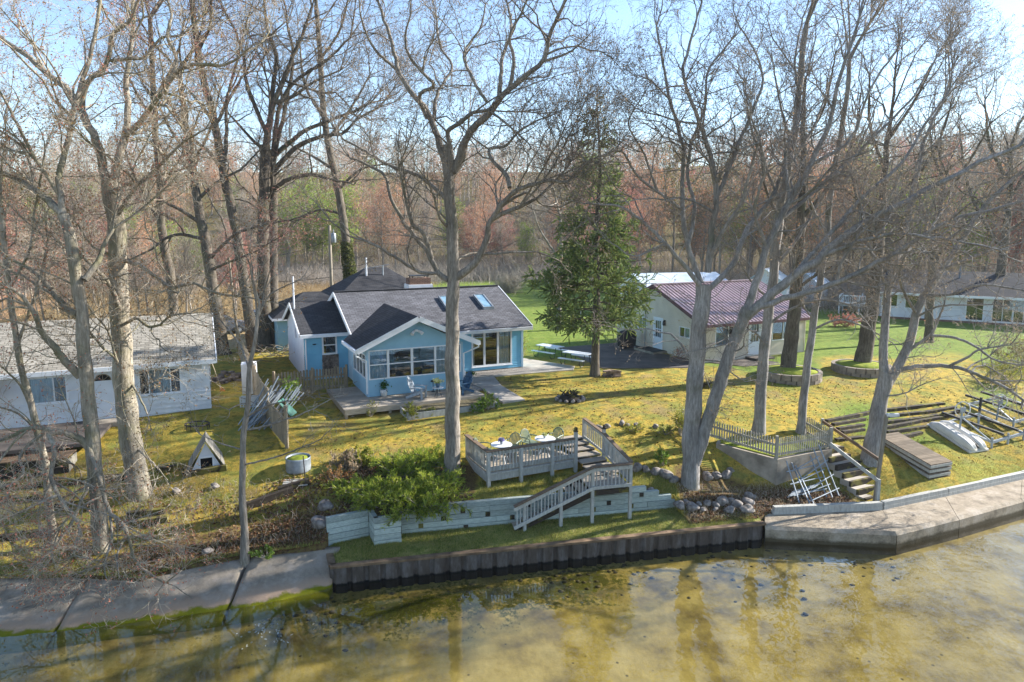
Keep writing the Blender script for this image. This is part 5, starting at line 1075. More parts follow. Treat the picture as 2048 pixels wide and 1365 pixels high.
# boulders
z8 = lambda x, y: (880 + x / 3.012, 800 + y / 3.012)
BL = [(1185, 412, 30), (1238, 418, 24), (1295, 433, 28), (1358, 450, 36), (1405, 480, 24), (1612, 462, 30), (1668, 455, 27), (1722, 452, 28), (1750, 425, 22), (1440, 634, 28), (1483, 616, 18), (1517, 645, 30), (1560, 628, 16), (1607, 622, 20), (1585, 660, 17), (1660, 630, 22), (1657, 658, 14), (1700, 610, 34), (1747, 662, 26), (1752, 608, 20), (1792, 628, 28), (1852, 618, 30), (1856, 578, 24), (1842, 660, 36), (1888, 586, 15), (1268, 545, 20), (1010, 440, 22), (1050, 455, 18), (1040, 470, 15), (990, 465, 16), (960, 165, 18), (1010, 160, 16), (1095, 142, 16), (1130, 150, 13), (1180, 150, 14), (1300, 160, 15), (930, 170, 14)]
for k, (x, y, r) in enumerate(BL):
    p = G(*z8(x, y + r * .45)); rm = r / 3.012 / F_PX * p[1] * 1.12
    t_ = thing('boulder', ['rounded pale field stone in the rock rows beside the lakeside stairs', 'rounded pale field stone in the heap at the end of the teal timber wall'][9 <= k < 25] if k < 25 else 'small grey field stone bordering the rock garden or stairs', 'boulder', p, group='boulders by the stair rows' if not 9 <= k < 25 and k < 25 else ('boulders at the wall end' if k < 25 else 'small border stones'))
    MB().blob((0, 0, rm * .42), (rm * random.uniform(.95, 1.15), rm * random.uniform(.85, 1.05), rm * random.uniform(.72, .9)), k * 7 + 1, 14, 9, .24).build('stone', M['rock'], t_, True)
for px, py, r, lab in ((352, 982, 8, 'grey boulder beside the thick left trunk'), (414, 1103, 9, 'pale boulder among brown leaves above the concrete slabs'), (430, 972, 8, 'low flat stone below the dog house'), (640, 1045, 16, 'grey boulder at the left end of the teal timber wall, nearer the water'), (650, 1012, 14, 'grey boulder under the juniper left end')):
    p = G(px, py + r * .4); rm = r / F_PX * p[1]; t_ = thing('boulder', lab, 'boulder', p); MB().blob((0, 0, rm * .4), (rm * 1.1, rm, rm * .8), px, 14, 9, .24).build('stone', M['rock'], t_, True)

# ================================================================== left yard clutter
p = Zp(375, 948, 2.25); q_ = Zp(452, 938, 2.25); fr = Fr(p[:2], q_[:2]); Wd = fr.L
DH = thing('dog_house', 'old white A-frame dog house with grey shingled sides', 'dog house', (p[0], p[1], 2.2), math.atan2(fr.d[1], fr.d[0]))
pk = (Wd / 2, 1.22)
def tri_out(x): return x
m = MB(); y0 = .12; fx = [(.12, 0), (Wd * .33, 0), (Wd * .33, .52), (Wd * .67, .52), (Wd * .67, 0), (Wd - .12, 0), (Wd / 2, 1.08)]
m.add([(x, y0, z + .05) for x, z in fx], [(0, 1, 2, 6), (2, 3, 6), (3, 4, 5, 6)]); m.build('front_panel', M['white_clap'], DH)
MB().bx(Wd * .34, Wd * .66, y0 + .25, y0 + .3, .05, .6).build('dark_inside', M['dark'], DH)
m = MB(); m.slab([(-.06, 0, .02), (Wd / 2, 0, pk[1] + .04), (Wd / 2, 1.3, pk[1] + .04), (-.06, 1.3, .02)][::-1], .05); m.slab([(Wd / 2 + .002, 0, pk[1] + .04), (Wd + .06, 0, .02), (Wd + .06, 1.3, .02), (Wd / 2 + .002, 1.3, pk[1] + .04)][::-1], .05); m.build('roof', M['roof_old'], DH)
MB().bx(-.05, Wd + .05, .02, 1.3, -.18, .05).build('base', M['fence'], DH)
m = MB(); m.bx(Wd * .33 - .03, Wd * .33 + .02, y0 - .03, y0 - .002, .05, .58); m.bx(Wd * .67 - .02, Wd * .67 + .03, y0 - .03, y0 - .002, .05, .58); m.bx(Wd * .33 - .03, Wd * .67 + .03, y0 - .034, y0 - .003, .54, .6); m.build('door_trim', M['white'], DH)
p = G(597, 936); t_ = thing('ring_planter', 'round corrugated galvanised planter ring filled with soil on left lawn', 'planter', p)
m = MB(); m.lathe((0, 0, -.1), [(.46 + .012 * (k % 2), k * .055) for k in range(11)] + [(.43, .5), (.43, .42)], 26); m.build('ring', M['galv'], t_, True); MB().lathe((0, 0, .05), [(.42, 0), (.42, .33), (.2, .38)], 20).build('soil', M['ground_r'], t_, True)
p = G(612, 972); t_ = thing('stake', 'thin rusty stake standing left of the juniper bed', 'stake', p); MB().tube([(0, 0, -.1), (-.06, 0, 1.15)], .02, 6).build('rod', M['rust'], t_)
# freezer / appliances
p = Zp(500, 790, 2.95); t_ = thing('old_refrigerator', 'discarded white refrigerator standing by the board fence', 'appliance', p, R_(18))
MB().bx(-.36, .36, 0, .68, 0, 1.6).build('cabinet', M['door'], t_); MB().bx(-.35, .35, -.055, -.004, .02, 1.58).build('door', M['plastic_w'], t_); MB().bx(.25, .28, -.10, -.057, .7, 1.2).build('handle', M['alu'], t_)
p = Zp(500, 816, 2.9); t_ = thing('plastic_crate', 'white lattice plastic crate lying in front of the old refrigerator', 'crate', p, R_(10)); m = MB()
for k in range(7): m.bx(-.45 + k * .14, -.40 + k * .14, 0, .03, 0, .55)
for k in range(5): m.bx(-.45, .45, .031, .05, .02 + k * .12, .06 + k * .12)
m.bx(-.45, .45, .4, .44, 0, .5); m.build('lattice', M['plastic_w'], t_)
t_ = thing('pipe_heap', 'heap of leaning aluminium pipes and ladder rails beside the board fence', 'pipes'); rr = random.Random(12); m = MB(); c0 = Zp(535, 850, 2.8)
for k in range(34):
    a = rr.uniform(-.8, .35); y = rr.uniform(-.5, .8); x = rr.uniform(-.75, .9); L_ = rr.uniform(2.0, 3.6); m.tube([(c0[0] + x - .45, c0[1] + y - .5, 2.75 + rr.uniform(0, .15)), (c0[0] + x + .55 + .3 * a, c0[1] + y + .6, 2.8 + L_ * rr.uniform(.35, .6))], .026, 6)
m.build('pipe', M['alu'], t_)
m = MB(); e = [(c0[0] - .9, c0[1] - .2, 2.85), (c0[0] + .15, c0[1] + .75, 4.2)]
for o_ in (0, .38): m.beam((e[0][0] + o_, e[0][1] - .1 * o_, e[0][2]), (e[1][0] + o_, e[1][1] - .1 * o_, e[1][2]), .03, .07)
for f in np.linspace(.05, .95, 8): a_ = np.array(e[0]) + (np.array(e[1]) - np.array(e[0])) * f; m.tube([tuple(a_), tuple(a_ + (.38, -.04, 0))], .02, 5)
t2 = thing('ladder', 'aluminium ladder leaning on the pipe heap', 'ladder'); m.build('rails_and_rungs', M['alu'], t2)
t_ = thing('green_tarp', 'faded green tarp draped over the fence end post', 'tarp', Zp(572, 850, 2.8)); MB().slab([(-.25, -.2, 1.1), (.3, -.25, .45), (.4, .3, .5), (-.2, .35, 1.12)], .04).build('sheet', plain('green_tarp', hx('3f7d70', .5), hx('2f6358', .45), 3, .7), t_); m = MB(); m.beam((-.05, .05, -.2), (-.05, .05, 1.05), .14, .14); m.build('post', M['timber'], t_)
p = Zp(443, 785, 2.95); t_ = thing('leaf_rake', 'orange headed leaf rake leaning by the white cottage corner', 'rake', p); MB().tube([(0, 0, .25), (-.55, .25, 1.6)], .016, 6).build('handle', M['fence'], t_); m = MB(); [m.beam((0, 0, .28), (.1 + .05 * k - .18, -.1, 0), .02, .012) for k in range(9)]; m.build('head', M['orange'], t_)
t_ = thing('debris_heap', 'litter of broken pots, boards and rubble beside the white cottage', 'debris', Zp(455, 762, 2.95)); m = MB()
for k in range(46): m.box((rr.uniform(-.8, .8), rr.uniform(-1.4, 1.6), rr.uniform(0, .25)), (rr.uniform(.1, .5), rr.uniform(.08, .3), rr.uniform(.04, .2)), rr.uniform(0, 3))
m.build('rubble', M['stone'], t_)
t_ = thing('brush_heap', 'grey heap of cut branches against the board fence and picket fence', 'branches'); m = MB(); c0 = Zp(560, 712, 3.0); c1 = lw(HO, -3, 1.2, 2.95)
for k in range(120):
    b = c0 if k < 70 else np.array(c1); q0 = np.array((b[0] + rr.gauss(0, .9), b[1] + rr.gauss(0, .9), 3.0 + rr.uniform(0, .5))); d = np.array((rr.gauss(0, .7), rr.gauss(0, .7), rr.gauss(.1, .22))); m.tube([tuple(q0), tuple(q0 + d * .5 + (0, 0, .05)), tuple(q0 + d)], [.022, .016, .007], 4)
m.build('branch', M['pole'], t_)
# covered well / bench lid on the left and terrace timbers
p = Zp(75, 930, 2.5); t_ = thing('wooden_bin', 'long low wooden bin with slatted lid below the white cottage', 'bin', (p[0] - 1.2, p[1] - .2, 2.0), R_(14))
MB().bx(-1.6, 2.2, 0, .9, 0, .62).build('box', M['timber'], t_); m = MB(); [m.bx(-1.65 + k * .16, -1.5 + k * .16, -.06, 1.0, .63, .67) for k in range(24)]; m.build('lid', M['cap'], t_); MB().bx(2.203, 2.22, .02, .88, .02, .6).build('end_panel', M['picket'], t_)
z1_ = lambda x, y: (x / 2.73, 800 + y / 2.73)
LT = [((0, 490), (250, 470)), ((240, 470), (700, 430)), ((0, 560), (260, 540)), ((300, 600), (520, 570)), ((640, 700), (920, 660)), ((0, 770), (280, 730)), ((1000, 420), (1240, 380)), ((860, 395), (1010, 375)), ((1350, 590), (1600, 500)), ((1520, 505), (1690, 455)), ((700, 640), (900, 620))]
for k, (a, b) in enumerate(LT):
    A, B = G(*z1_(*a)), G(*z1_(*b)); t_ = thing('terrace_timber', 'rotting timber edging half buried in the left bank', 'timber', A, group='terrace timbers on the left bank'); d = B - A
    MB().beam((0, 0, .06), (d[0], d[1], d[2] + .06), .2, .26).build('beam', M['timber'], t_)
t_ = thing('board_scrap', 'old weathered plank panel lying below the galvanised ring planter', 'board', G(590, 975), R_(10)); m = MB(); [m.box((0, k * .16, .08 + .02 * k), (.9, .14, .03)) for k in range(4)]; m.build('boards', M['rail'], t_)
p = G(395, 858); t_ = thing('ring_planter', 'rusty wire ring of dead plants behind the dog house', 'planter', p); m = MB(); m.tube([(.5 * math.cos(a), .4 * math.sin(a), .22) for a in np.arange(0, 6.4, .3)], .03, 5); [m.tube([(.5 * math.cos(a), .4 * math.sin(a), .0), (.5 * math.cos(a), .4 * math.sin(a), .22)], .015, 4) for a in np.arange(0, 6.2, .5)]; m.build('ring', M['rust'], t_)
# cars beyond
def car(label, px, py, rz, pm, scale=1):
    p = Zp(px, py, 3.0); t_ = thing('parked_car', label, 'car', p, rz)
    S = lambda y, x0, x1, zz: None
    prof = [(-2.2, .3), (-2.2, .72), (-1.95, .92), (-1.45, .98), (-.75, 1.42), (.7, 1.45), (1.35, 1.0), (2.1, .86), (2.25, .6), (2.25, .3)]; m = MB(); n = len(prof); vs = []
    for y, k in ((-.85, 1), (.85, 1)): vs += [(x, y * (.82 if z > 1.1 else 1), z) for x, z in prof]
    m.add(vs, [(i, (i + 1) % n, n + (i + 1) % n, n + i) for i in range(n)] + [tuple(range(n - 1, -1, -1)), tuple(range(n, 2 * n))]); m.build('body', pm, t_)
    m = MB(); m.add([(-1.3, -.83, 1.02), (1.2, -.83, 1.02), (.65, -.74, 1.38), (-.72, -.74, 1.36)], [(0, 1, 2, 3)]); m.add([(-1.3, .83, 1.02), (1.2, .83, 1.02), (.65, .74, 1.38), (-.72, .74, 1.36)], [(3, 2, 1, 0)]); m.add([(1.33, -.72, 1.03), (1.33, .72, 1.03), (.74, .64, 1.44), (.74, -.64, 1.44)], [(0, 1, 2, 3)]); m.add([(-1.43, -.72, 1.01), (-1.43, .72, 1.01), (-.8, .64, 1.42), (-.8, -.64, 1.42)], [(3, 2, 1, 0)]); m.build('window', M['dark'], t_)
    for x in (-1.4, 1.4):
        for y in (-.86, .86):
            wv_ = MB(); wv_.tube([(x, y - .1, .33), (x, y + .1, .33)], .33, 14); wh = wv_.build('wheel', M['rubber'], t_); MB().tube([(x, y - .11, .33), (x, y + .11, .33)], .19, 10).build('rim', M['alu'], wh)
    for y in (-.6, .6): MB().box((2.25, y, .7), (.06, .3, .14)).build('headlight', M['plastic_w'], t_)
car('grey parked car beyond the left cottage roof end', 436, 668, R_(35), M['car_grey']); car('blue parked car partly hidden behind the left twin trunks', 520, 655, R_(120), M['car_blue'])
# utility pole, wires, hanging items
pb = np.array((-15.9, 60, 3.0)); UP = thing('utility_pole', 'wooden utility pole carrying a transformer can behind the cottage', 'utility pole', pb)
MB().tube([(0, 0, -.2), (0, 0, 8.6)], [.16, .12], 10).build('pole', M['pole'], UP, True); m = MB(); m.lathe((.32, 0, 7.1), [(.19, 0), (.22, .05), (.22, .75), (.15, .85)], 12); m.build('transformer', M['galv'], UP, True); MB().tube([(.32, 0, 7.95), (.32, 0, 8.25)], .05, 6).build('insulator', M['galv'], UP)
def wire(label, P, Q, sag, r=.018):
    t_ = thing('power_line', label, 'cable'); P, Q = np.array(P), np.array(Q); m = MB(); m.tube([tuple(P + (Q - P) * f - np.array((0, 0, sag * 4 * f * (1 - f)))) for f in np.linspace(0, 1, 14)], r, 4); m.build('cable', M['rubber'], t_)
top = pb + (0, 0, 7.4)
wire('cable sagging left from the utility pole', top, Yp(480, 512, 64), .6); wire('cable running from the utility pole to the antenna mast', top - (0, 0, 2.6), (lw(HO, 5.2, 19.5, 8.9)), .2); wire('lower cable sagging left from the utility pole past twin trunks', top - (0, 0, 3.3), Yp(380, 548, 70), .6)
wire('cable running right from the utility pole into the woods', top, (30, 92, 9), 1.0)
t_ = thing('service_pole', 'slim bare wooden pole behind the left cottage roof end', 'pole', G(477, 690)); MB().tube([(0, 0, -.2), (-.35, 0, 6.3)], [.10, .07], 8).build('pole', M['pole'], t_)
t_ = thing('iron_post', 'thin iron post standing on the far lawn', 'post', Zp(1161, 654, 3.0)); MB().tube([(0, 0, -.1), (0, 0, 1.75)], .04, 6).build('rod', M['galv'], t_)
# ================================================================== trees
def norm(a): return a / (np.linalg.norm(a, axis=-1, keepdims=True) + 1e-9)
def tubes(P, R, n):
    """P (B,K,3) centre lines, R (B,K) radii -> vertices, quads"""
    B, K, _ = P.shape
    T = np.empty_like(P); T[:, 1:-1] = P[:, 2:] - P[:, :-2]; T[:, 0] = P[:, 1] - P[:, 0]; T[:, -1] = P[:, -1] - P[:, -2]; T = norm(T)
    ref = np.where(np.abs(T[:, :1, 2:3]) > .9, np.array((1., 0, 0)), np.array((0, 0, 1.))); a = norm(np.cross(T, ref)); b = np.cross(T, a)
    an = 2 * np.pi * np.arange(n) / n
    V = P[:, :, None] + R[:, :, None, None] * (np.cos(an)[None, None, :, None] * a[:, :, None] + np.sin(an)[None, None, :, None] * b[:, :, None])
    i = np.arange(B * K * n).reshape(B, K, n); nx = np.roll(i, -1, 2)
    F = np.stack([i[:, :-1], nx[:, :-1], nx[:, 1:], i[:, 1:]], -1).reshape(-1, 4)
    return V.reshape(-1, 3), F
class Acc:
    def __init__(s): s.V = []; s.F = []; s.n = 0
    def add(s, V, F): s.V.append(V); s.F.append(F + s.n); s.n += len(V)
    def build(s, name, mat, par, sub=(0, 0, 0), smooth=True): return np_mesh(name, np.concatenate(s.V) - np.asarray(sub), np.concatenate(s.F), mat, par, smooth)
def spline(pts, n):
    p = np.asarray(pts, float); k = len(p); t_ = np.linspace(0, k - 1, n); i = np.clip(t_.astype(int), 0, k - 2); f = (t_ - i)[:, None]
    p0 = p[np.maximum(i - 1, 0)]; p1 = p[i]; p2 = p[i + 1]; p3 = p[np.minimum(i + 2, k - 1)]
    return .5 * (2 * p1 + (p2 - p0) * f + (2 * p0 - 5 * p1 + 4 * p2 - p3) * f * f + (3 * p1 - p0 - 3 * p2 + p3) * f ** 3)
def resample(P, n):
    s = np.append(0, np.cumsum(np.linalg.norm(np.diff(P, axis=0), axis=1))); q = np.linspace(0, s[-1], n); return np.stack([np.interp(q, s, P[:, k]) for k in range(P.shape[1])], -1), s[-1]
def spawn(P, R, L, rg, spacing, lf, ang=(35, 65), tmin=.15, K=5, wig=.25, up=.15, rk=.55, rc=.011, rend=.35, lmin=.15, droop=0):
    """children of the branches P (B,K,3): branch length lf(parent length, t)"""
    n = np.maximum(1, rg.poisson(L * (1 - tmin) / spacing)); idx = np.repeat(np.arange(len(P)), n); t_ = tmin + (1 - tmin) * rg.uniform(0, 1, len(idx)) ** .85
    k = P.shape[1] - 1; x = t_ * k; i = np.clip(x.astype(int), 0, k - 1); f = (x - i)[:, None]
    pos = P[idx, i] * (1 - f) + P[idx, i + 1] * f; r = R[idx, i] * (1 - f[:, 0]) + R[idx, i + 1] * f[:, 0]; tan = norm(P[idx, i + 1] - P[idx, i])
    rnd = norm(rg.normal(size=(len(idx), 3))); perp = norm(np.cross(tan, rnd)); a = np.radians(rg.uniform(*ang, len(idx)))[:, None]
    d = norm(np.cos(a) * tan + np.sin(a) * perp + np.array((0, 0, up)))
    ln = np.maximum(lmin, lf(L[idx], t_) * rg.uniform(.6, 1.25, len(idx)))
    out = np.empty((len(idx), K, 3)); out[:, 0] = pos
    for j in range(1, K):
        d = norm(d + rg.normal(size=d.shape) * wig + np.array((0, 0, up * .5 - droop))); out[:, j] = out[:, j - 1] + d * (ln / (K - 1))[:, None]
    r0 = np.minimum(r * rk, rc * ln + .003); rr_ = r0[:, None] * np.linspace(1, rend, K)[None]
    return out, rr_, ln

BK = dict(
    grey=bark_mat('grey_bark', hx('aaa298', .70), hx('746c62', .62)),
    lake=bark_mat('blue_grey_bark', hx('b0aca8', .74), hx('7c7772', .66)),
    left=bark_mat('mossy_grey_bark', hx('b8afa0', .72), hx('827868', .62), (.16, .16, .07, 1), mossy=.5),
    dark=bark_mat('brown_bark', hx('8f8578', .56), hx('5d554b', .5)),
    pale=bark_mat('pale_bark', hx('c5bba8', .62), hx('8d8374', .55)))
TW = dict(grey=plain('grey_twig', hx('aca398', .8), hx('90877c', .75), 2, .9, spec=.1), pale=plain('pale_twig', hx('c4b8a6', .8), hx('a0937f', .72), 2, .9, spec=.1), dark=plain('brown_twig', hx('958b82', .68), hx('786f66', .62), 2, .9, spec=.1), red=plain('red_twig', hx('a07a70', .65), hx('84645a', .6), 2, .9, spec=.1))
BD = dict(
    pink=leafy('pink_buds', [hx('b5705c', .75), hx('d49078', .78), hx('9a5a48', .7), hx('c88a5c', .75)]),
    tan=leafy('tan_buds', [hx('a98a4e', .65), hx('8f7a4a', .6), hx('b5794a', .65), hx('77633f', .55)]),
    brown=leafy('brown_buds', [hx('a59478', .7), hx('b09c80', .72), hx('8f826c', .65), hx('b89a76', .7)]),
    red=leafy('red_buds', [hx('bc7468', .72), hx('a8665e', .68), hx('c98a78', .74), hx('c89c80', .74)]),
    orange=leafy('orange_buds', [hx('cc956e', .8), hx('bb8462', .76), hx('d6a07a', .82), hx('a89078', .72)]),
    green=leafy('spring_green_leaves', [hx('9ab53a', .62), hx('7f9a30', .55), hx('b5c452', .65), hx('8aa348', .55)]),
    greyb=leafy('grey_brown_buds', [hx('a3957e', .75), hx('b3a48a', .78), hx('938872', .7), hx('b89c7a', .75)]),
    olive=leafy('olive_leaves', [hx('8c8a48', .55), hx('a39a55', .58), hx('75703c', .5), hx('9c7a4c', .55)]),
    ivy=leafy('ivy_leaves', [hx('4a5a24', .45), hx('6f7a3a', .5), hx('8a8a50', .55), hx('3a4a1e', .4)]))

def hand_tree(name, label, base, trunk, limbs, bark, twig, bud, w0, Ybase=None, budn=1.0, dens=1.0, seed=1, tw=1.0, spread=2.2, extra=None, flare=1.5, l1=None):
    """trunk and limbs are traced as (px, py, depth offset); all other branches grow from them"""
    rg = np.random.default_rng(seed)
    b = G(*base) if Ybase is None else Yp(base[0], base[1], Ybase); Y0 = b[1]
    if Ybase is not None: b = np.array((b[0], b[1], gh(b[0], b[1])))
    t_ = thing(name, label, 'tree', b)
    k = Y0 / F_PX; W, C, B_ = Acc(), Acc(), Acc()
    pts = [b - (0, 0, .25)] + [Yp(q[0], q[1], Y0 + (q[2] if len(q) > 2 else 0)) for q in trunk]
    P = spline(pts, 10 * len(pts)); P, L = resample(P, 40); wt = np.linspace(0, 1, 40)
    wtop = w0[1] if hasattr(w0, '__len__') else w0 * .5; wb = w0[0] if hasattr(w0, '__len__') else w0
    r = (wb * (1 - wt) + wtop * wt) * k / 2; r = r * (1 + (flare - 1) * np.exp(-wt * L / .35)); r = r * (1 + .05 * np.sin(wt * L * 5 + seed))
    P = P + np.stack([.02 * np.sin(wt * L * 3 + seed), .02 * np.cos(wt * L * 2.3), 0 * wt], -1)
    V, F = tubes(P[None], r[None], 12); W.add(V, F)
    par = [(P, r, L, .55)]
    for lm in limbs:
        q, w1, w2 = lm[0], lm[1], lm[2]; dy = lm[3] if len(lm) > 3 else rg.uniform(-spread, spread)
        best = (18., 0.)
        for Pq, *_ in par:                                               # start on the limb it leaves from
            rel = (Pq - (0, 0, CAM_Z)); fw = rel[:, 1] * math.cos(PITCH) - rel[:, 2] * math.sin(PITCH); upv = rel[:, 1] * math.sin(PITCH) + rel[:, 2] * math.cos(PITCH)
            dpx = np.hypot(1024 + F_PX * rel[:, 0] / fw - q[0][0], 635.5 - F_PX * upv / fw - q[0][1]); j = int(dpx.argmin())
            if dpx[j] < best[0]: best = (dpx[j], Pq[j, 1] - Y0)
        q = [(x[0], x[1], best[1] + (x[2] if len(x) > 2 else dy * i / (len(q) - 1))) for i, x in enumerate(q)]
        pp = [Yp(x[0], x[1], Y0 + (x[2] if len(x) > 2 else dy * (i / (len(q) - 1)) ** 1.0)) for i, x in enumerate(q)]
        Q = spline(pp, 8 * len(pp)); Q, Lq = resample(Q, 24); u = np.linspace(0, 1, 24); rr_ = (w1 * (1 - u) + w2 * u) * k / 2
        Q = Q + np.concatenate([np.zeros((2, 3)), rg.normal(size=(22, 3)) * .012 * Lq / 5]) 
        V, F = tubes(Q[None], rr_[None], 8); W.add(V, F); par.append((Q, rr_, Lq, .12))
    lv = []; extra_ = []
    for Q, rr_, Lq, tmin in par:
        if Lq > 2.5:
            e_ = spawn(Q[None], rr_[None], np.array([Lq]), rg, 1.5 / dens, lambda l, t: (l1 or 2.6) * 1.75 * (1.15 - .55 * t), (38, 70), max(.2, tmin), 9, .26, .05, .55, .012, .22); extra_.append(e_); V, F = tubes(e_[0], e_[1], 6); W.add(V, F)
            lv.append(spawn(*e_, rg, .62 / dens, lambda l, t: .42 * l * (1.3 - .6 * t), (32, 65), .18, 7, .22, .05, .6, .011, .3))
    for Q, rr_, Lq, tmin in par:
        lv.append(spawn(Q[None], rr_[None], np.array([Lq]), rg, .85 / dens, lambda l, t: (l1 or 2.6) * .85 * (1.15 - .5 * t), (32, 68), tmin, 7, .20, .06, .5, .010, .3))
    pe = [x for x in par if x[1][-1] < .5 * 15 * k]; tp = np.array([x[0][-1] for x in pe]); td = norm(np.array([x[0][-1] - x[0][-3] for x in pe])); trd = np.array([x[1][-1] for x in pe]); m_ = 3
    tp, td, trd = np.repeat(tp, m_, 0), np.repeat(td, m_, 0), np.repeat(trd, m_); d = norm(td + rg.normal(size=td.shape) * .38 + (0, 0, .1)); ln = np.clip(trd / .014, 1.2, 6.5) * rg.uniform(.65, 1.15, len(tp)); O_ = np.empty((len(tp), 7, 3)); O_[:, 0] = tp
    for j in range(1, 7): d = norm(d + rg.normal(size=d.shape) * .17 + (0, 0, .08)); O_[:, j] = O_[:, j - 1] + d * (ln / 6)[:, None]
    fk = np.where(np.arange(len(tp)) % m_ == 0, .95, .6)[:, None]; lv.append((O_, (trd[:, None] * fk) * np.linspace(1, .16, 7)[None], ln))
    big = spawn(*lv[-1], rg, .8 / dens, lambda l, t: .55 * l, (28, 55), .2, 7, .2, .12, .6, .012, .3); lv.append(big)
    P1, R1, L1 = [np.concatenate(x) for x in zip(*lv)]
    V, F = tubes(P1, R1, 5); W.add(V, F)
    P2, R2, L2 = spawn(P1, R1, L1, rg, .36 / dens, lambda l, t: l * .46 * (1.2 - .5 * t), (28, 62), .12, 5, .24, .05, .6, .008 * tw, .35, .2); V, F = tubes(P2, R2, 4); C.add(V, F)
    P3, R3, L3 = spawn(P2, R2, L2, rg, .25 / dens, lambda l, t: l * .48, (25, 60), .12, 4, .28, .08, .7, .009 * tw, .45, .12); R3 = np.maximum(R3, .0045 * tw); V, F = tubes(P3, R3, 3); C.add(V, F)
    P4, R4, L4 = spawn(P3, R3, L3, rg, .24 / dens, lambda l, t: .8 * l * (1 - .4 * t), (25, 55), .25, 2, .1, .1, .8, .01 * tw, .7, .08); R4 = np.maximum(R4, .0036 * tw); V, F = tubes(P4, R4, 3); C.add(V, F)
    W.build('trunk', BK[bark], t_, b); cr_ = C.build('crown', TW[twig], t_, b)
    tips = np.concatenate([P3[:, -1], P4[:, -1]]); tips = tips[rg.uniform(size=len(tips)) < .85 * budn]
    V, F = leaf_quads(tips + rg.normal(size=tips.shape) * .02, .034 * tw ** .5, rg); np_mesh('buds', V - b, F, BD[bud], cr_)
    return t_

def zx(sx, oy, ox=0): return lambda *a: [((x / sx + ox), (y / sx + oy)) + tuple(r) for x, y, *r in a]
zA = zx(2.626, 0, 0); zB = zx(2.437, 0, 650); zC = zx(2.274, 0, 1200); zD = zx(3.79, 500, 0); zE = zx(2.73, 800, 0); zF = zx(4.549, 520, 1600)

# --- the two thick trunks over the left bank
hand_tree('oak_tree', 'leaning bare oak on the left bank with low drooping limb hanging over the concrete slabs', (205, 1100), [(196, 1000), (188, 920), (182, 843), (172, 760), (168, 690), (164, 640), (157, 590), (152, 540), (140, 480), (126, 430)],
  [(zD((610, 960), (500, 850), (400, 725), (310, 620), (270, 500), (190, 380), (90, 290), (0, 290)), 17, 5, -1.5), (zD((640, 230), (700, 150), (760, 60), (790, -40), (860, -160)), 14, 6, 1), (zD((590, 490), (500, 440), (440, 370), (360, 270), (250, 160), (120, 90), (0, 20)), 14, 5, 1.5),
   ([(126, 430), (91, 396), (40, 362), (0, 343), (-60, 300)], 16, 9, 1), ([(126, 430), (118, 350), (140, 270), (160, 180), (185, 90), (200, 0), (205, -80)], 13, 5, 2), ([(118, 390), (60, 300), (20, 220), (-20, 150)], 8, 4, -1), 
   (zE((505, 290), (445, 220), (370, 190), (300, 170), (180, 150), (60, 200), (-40, 240)), 15, 5, -1.2), (zE((330, 180), (270, 190), (300, 270), (280, 420), (340, 560), (430, 680), (400, 850)), 10, 4, -2), (zE((480, 240), (510, 340), (560, 490), (600, 620), (680, 690), (740, 880), (830, 960), (900, 1000)), 11, 4, -1.6), (zE((490, 350), (480, 480), (440, 560), (410, 640), (330, 760), (250, 850)), 7, 3, -2), (zE((320, 520), (200, 570), (100, 620), (0, 650)), 6, 3, -2), (zE((600, 640), (610, 760), (570, 900), (590, 1020)), 6, 2, -2.2), (zE((690, 740), (640, 850), (650, 960)), 5, 2, -2), (zE((240, 180), (110, 300), (130, 400), (60, 460)), 6, 3, -1.8)],
  'left', 'pale', 'pink', (32, 20), budn=1.33, seed=21, spread=2, dens=1.25, flare=1.35)
hand_tree('oak_tree', 'thickest upright bare oak on the left bank left of the dog house', (283, 990), [(268, 920), (256, 840), (246, 740), (241, 640), (236, 560), (236, 500), (231, 438), (222, 392), (218, 360)],
  [(zA((570, 1000), (530, 820), (500, 740), (430, 580), (380, 500), (250, 390), (140, 300), (20, 210), (-60, 120)), 19, 7, 1.5), (zA((430, 590), (440, 480), (480, 410), (550, 350), (580, 260), (590, 180), (680, 110), (720, 20), (760, -80)), 12, 5, -1), (zA((590, 1000), (630, 800), (660, 700), (670, 540), (660, 400), (690, 250), (700, 120), (700, -40)), 17, 6, 2), (zA((650, 720), (720, 660), (790, 570), (870, 460), (940, 370), (1050, 340), (1180, 340), (1290, 280)), 12, 4, -1.5), (zA((870, 460), (930, 320), (880, 200), (900, 80), (860, -60)), 8, 4, 1), (zA((560, 1020), (640, 980), (700, 945), (600, 850), (520, 790)), 8, 4, -2), (zA((610, 1150), (700, 1000), (830, 880), (960, 750), (1080, 680)), 9, 3, -2), (zA((580, 320), (680, 310), (760, 300), (850, 200), (960, 180), (1080, 60)), 7, 3, 1),
   (zD((900, 480), (890, 400), (820, 250), (750, 170), (640, 60)), 10, 6, -1.5), (zD((950, 560), (1040, 520), (1120, 580), (1210, 570), (1290, 500), (1440, 480)), 7, 3, -1), (zD((940, 80), (1060, 120), (1190, 210), (1300, 290), (1460, 250), (1640, 330), (1800, 350)), 9, 4, -1.2), (zD((900, 950), (880, 830), (800, 760), (700, 650), (640, 560)), 7, 4, -1.5), (zD((880, 830), (820, 620), (740, 520), (650, 400)), 5, 3, -1.6), (zE((740, 260), (840, 350), (930, 460)), 5, 2, -2), (zD((1000, 1020), (1090, 1180), (1130, 1290)), 5, 2, -2)],
  'left', 'pale', 'tan', (44, 30), budn=1.15, seed=22, spread=2.5, dens=1.25, flare=1.3)
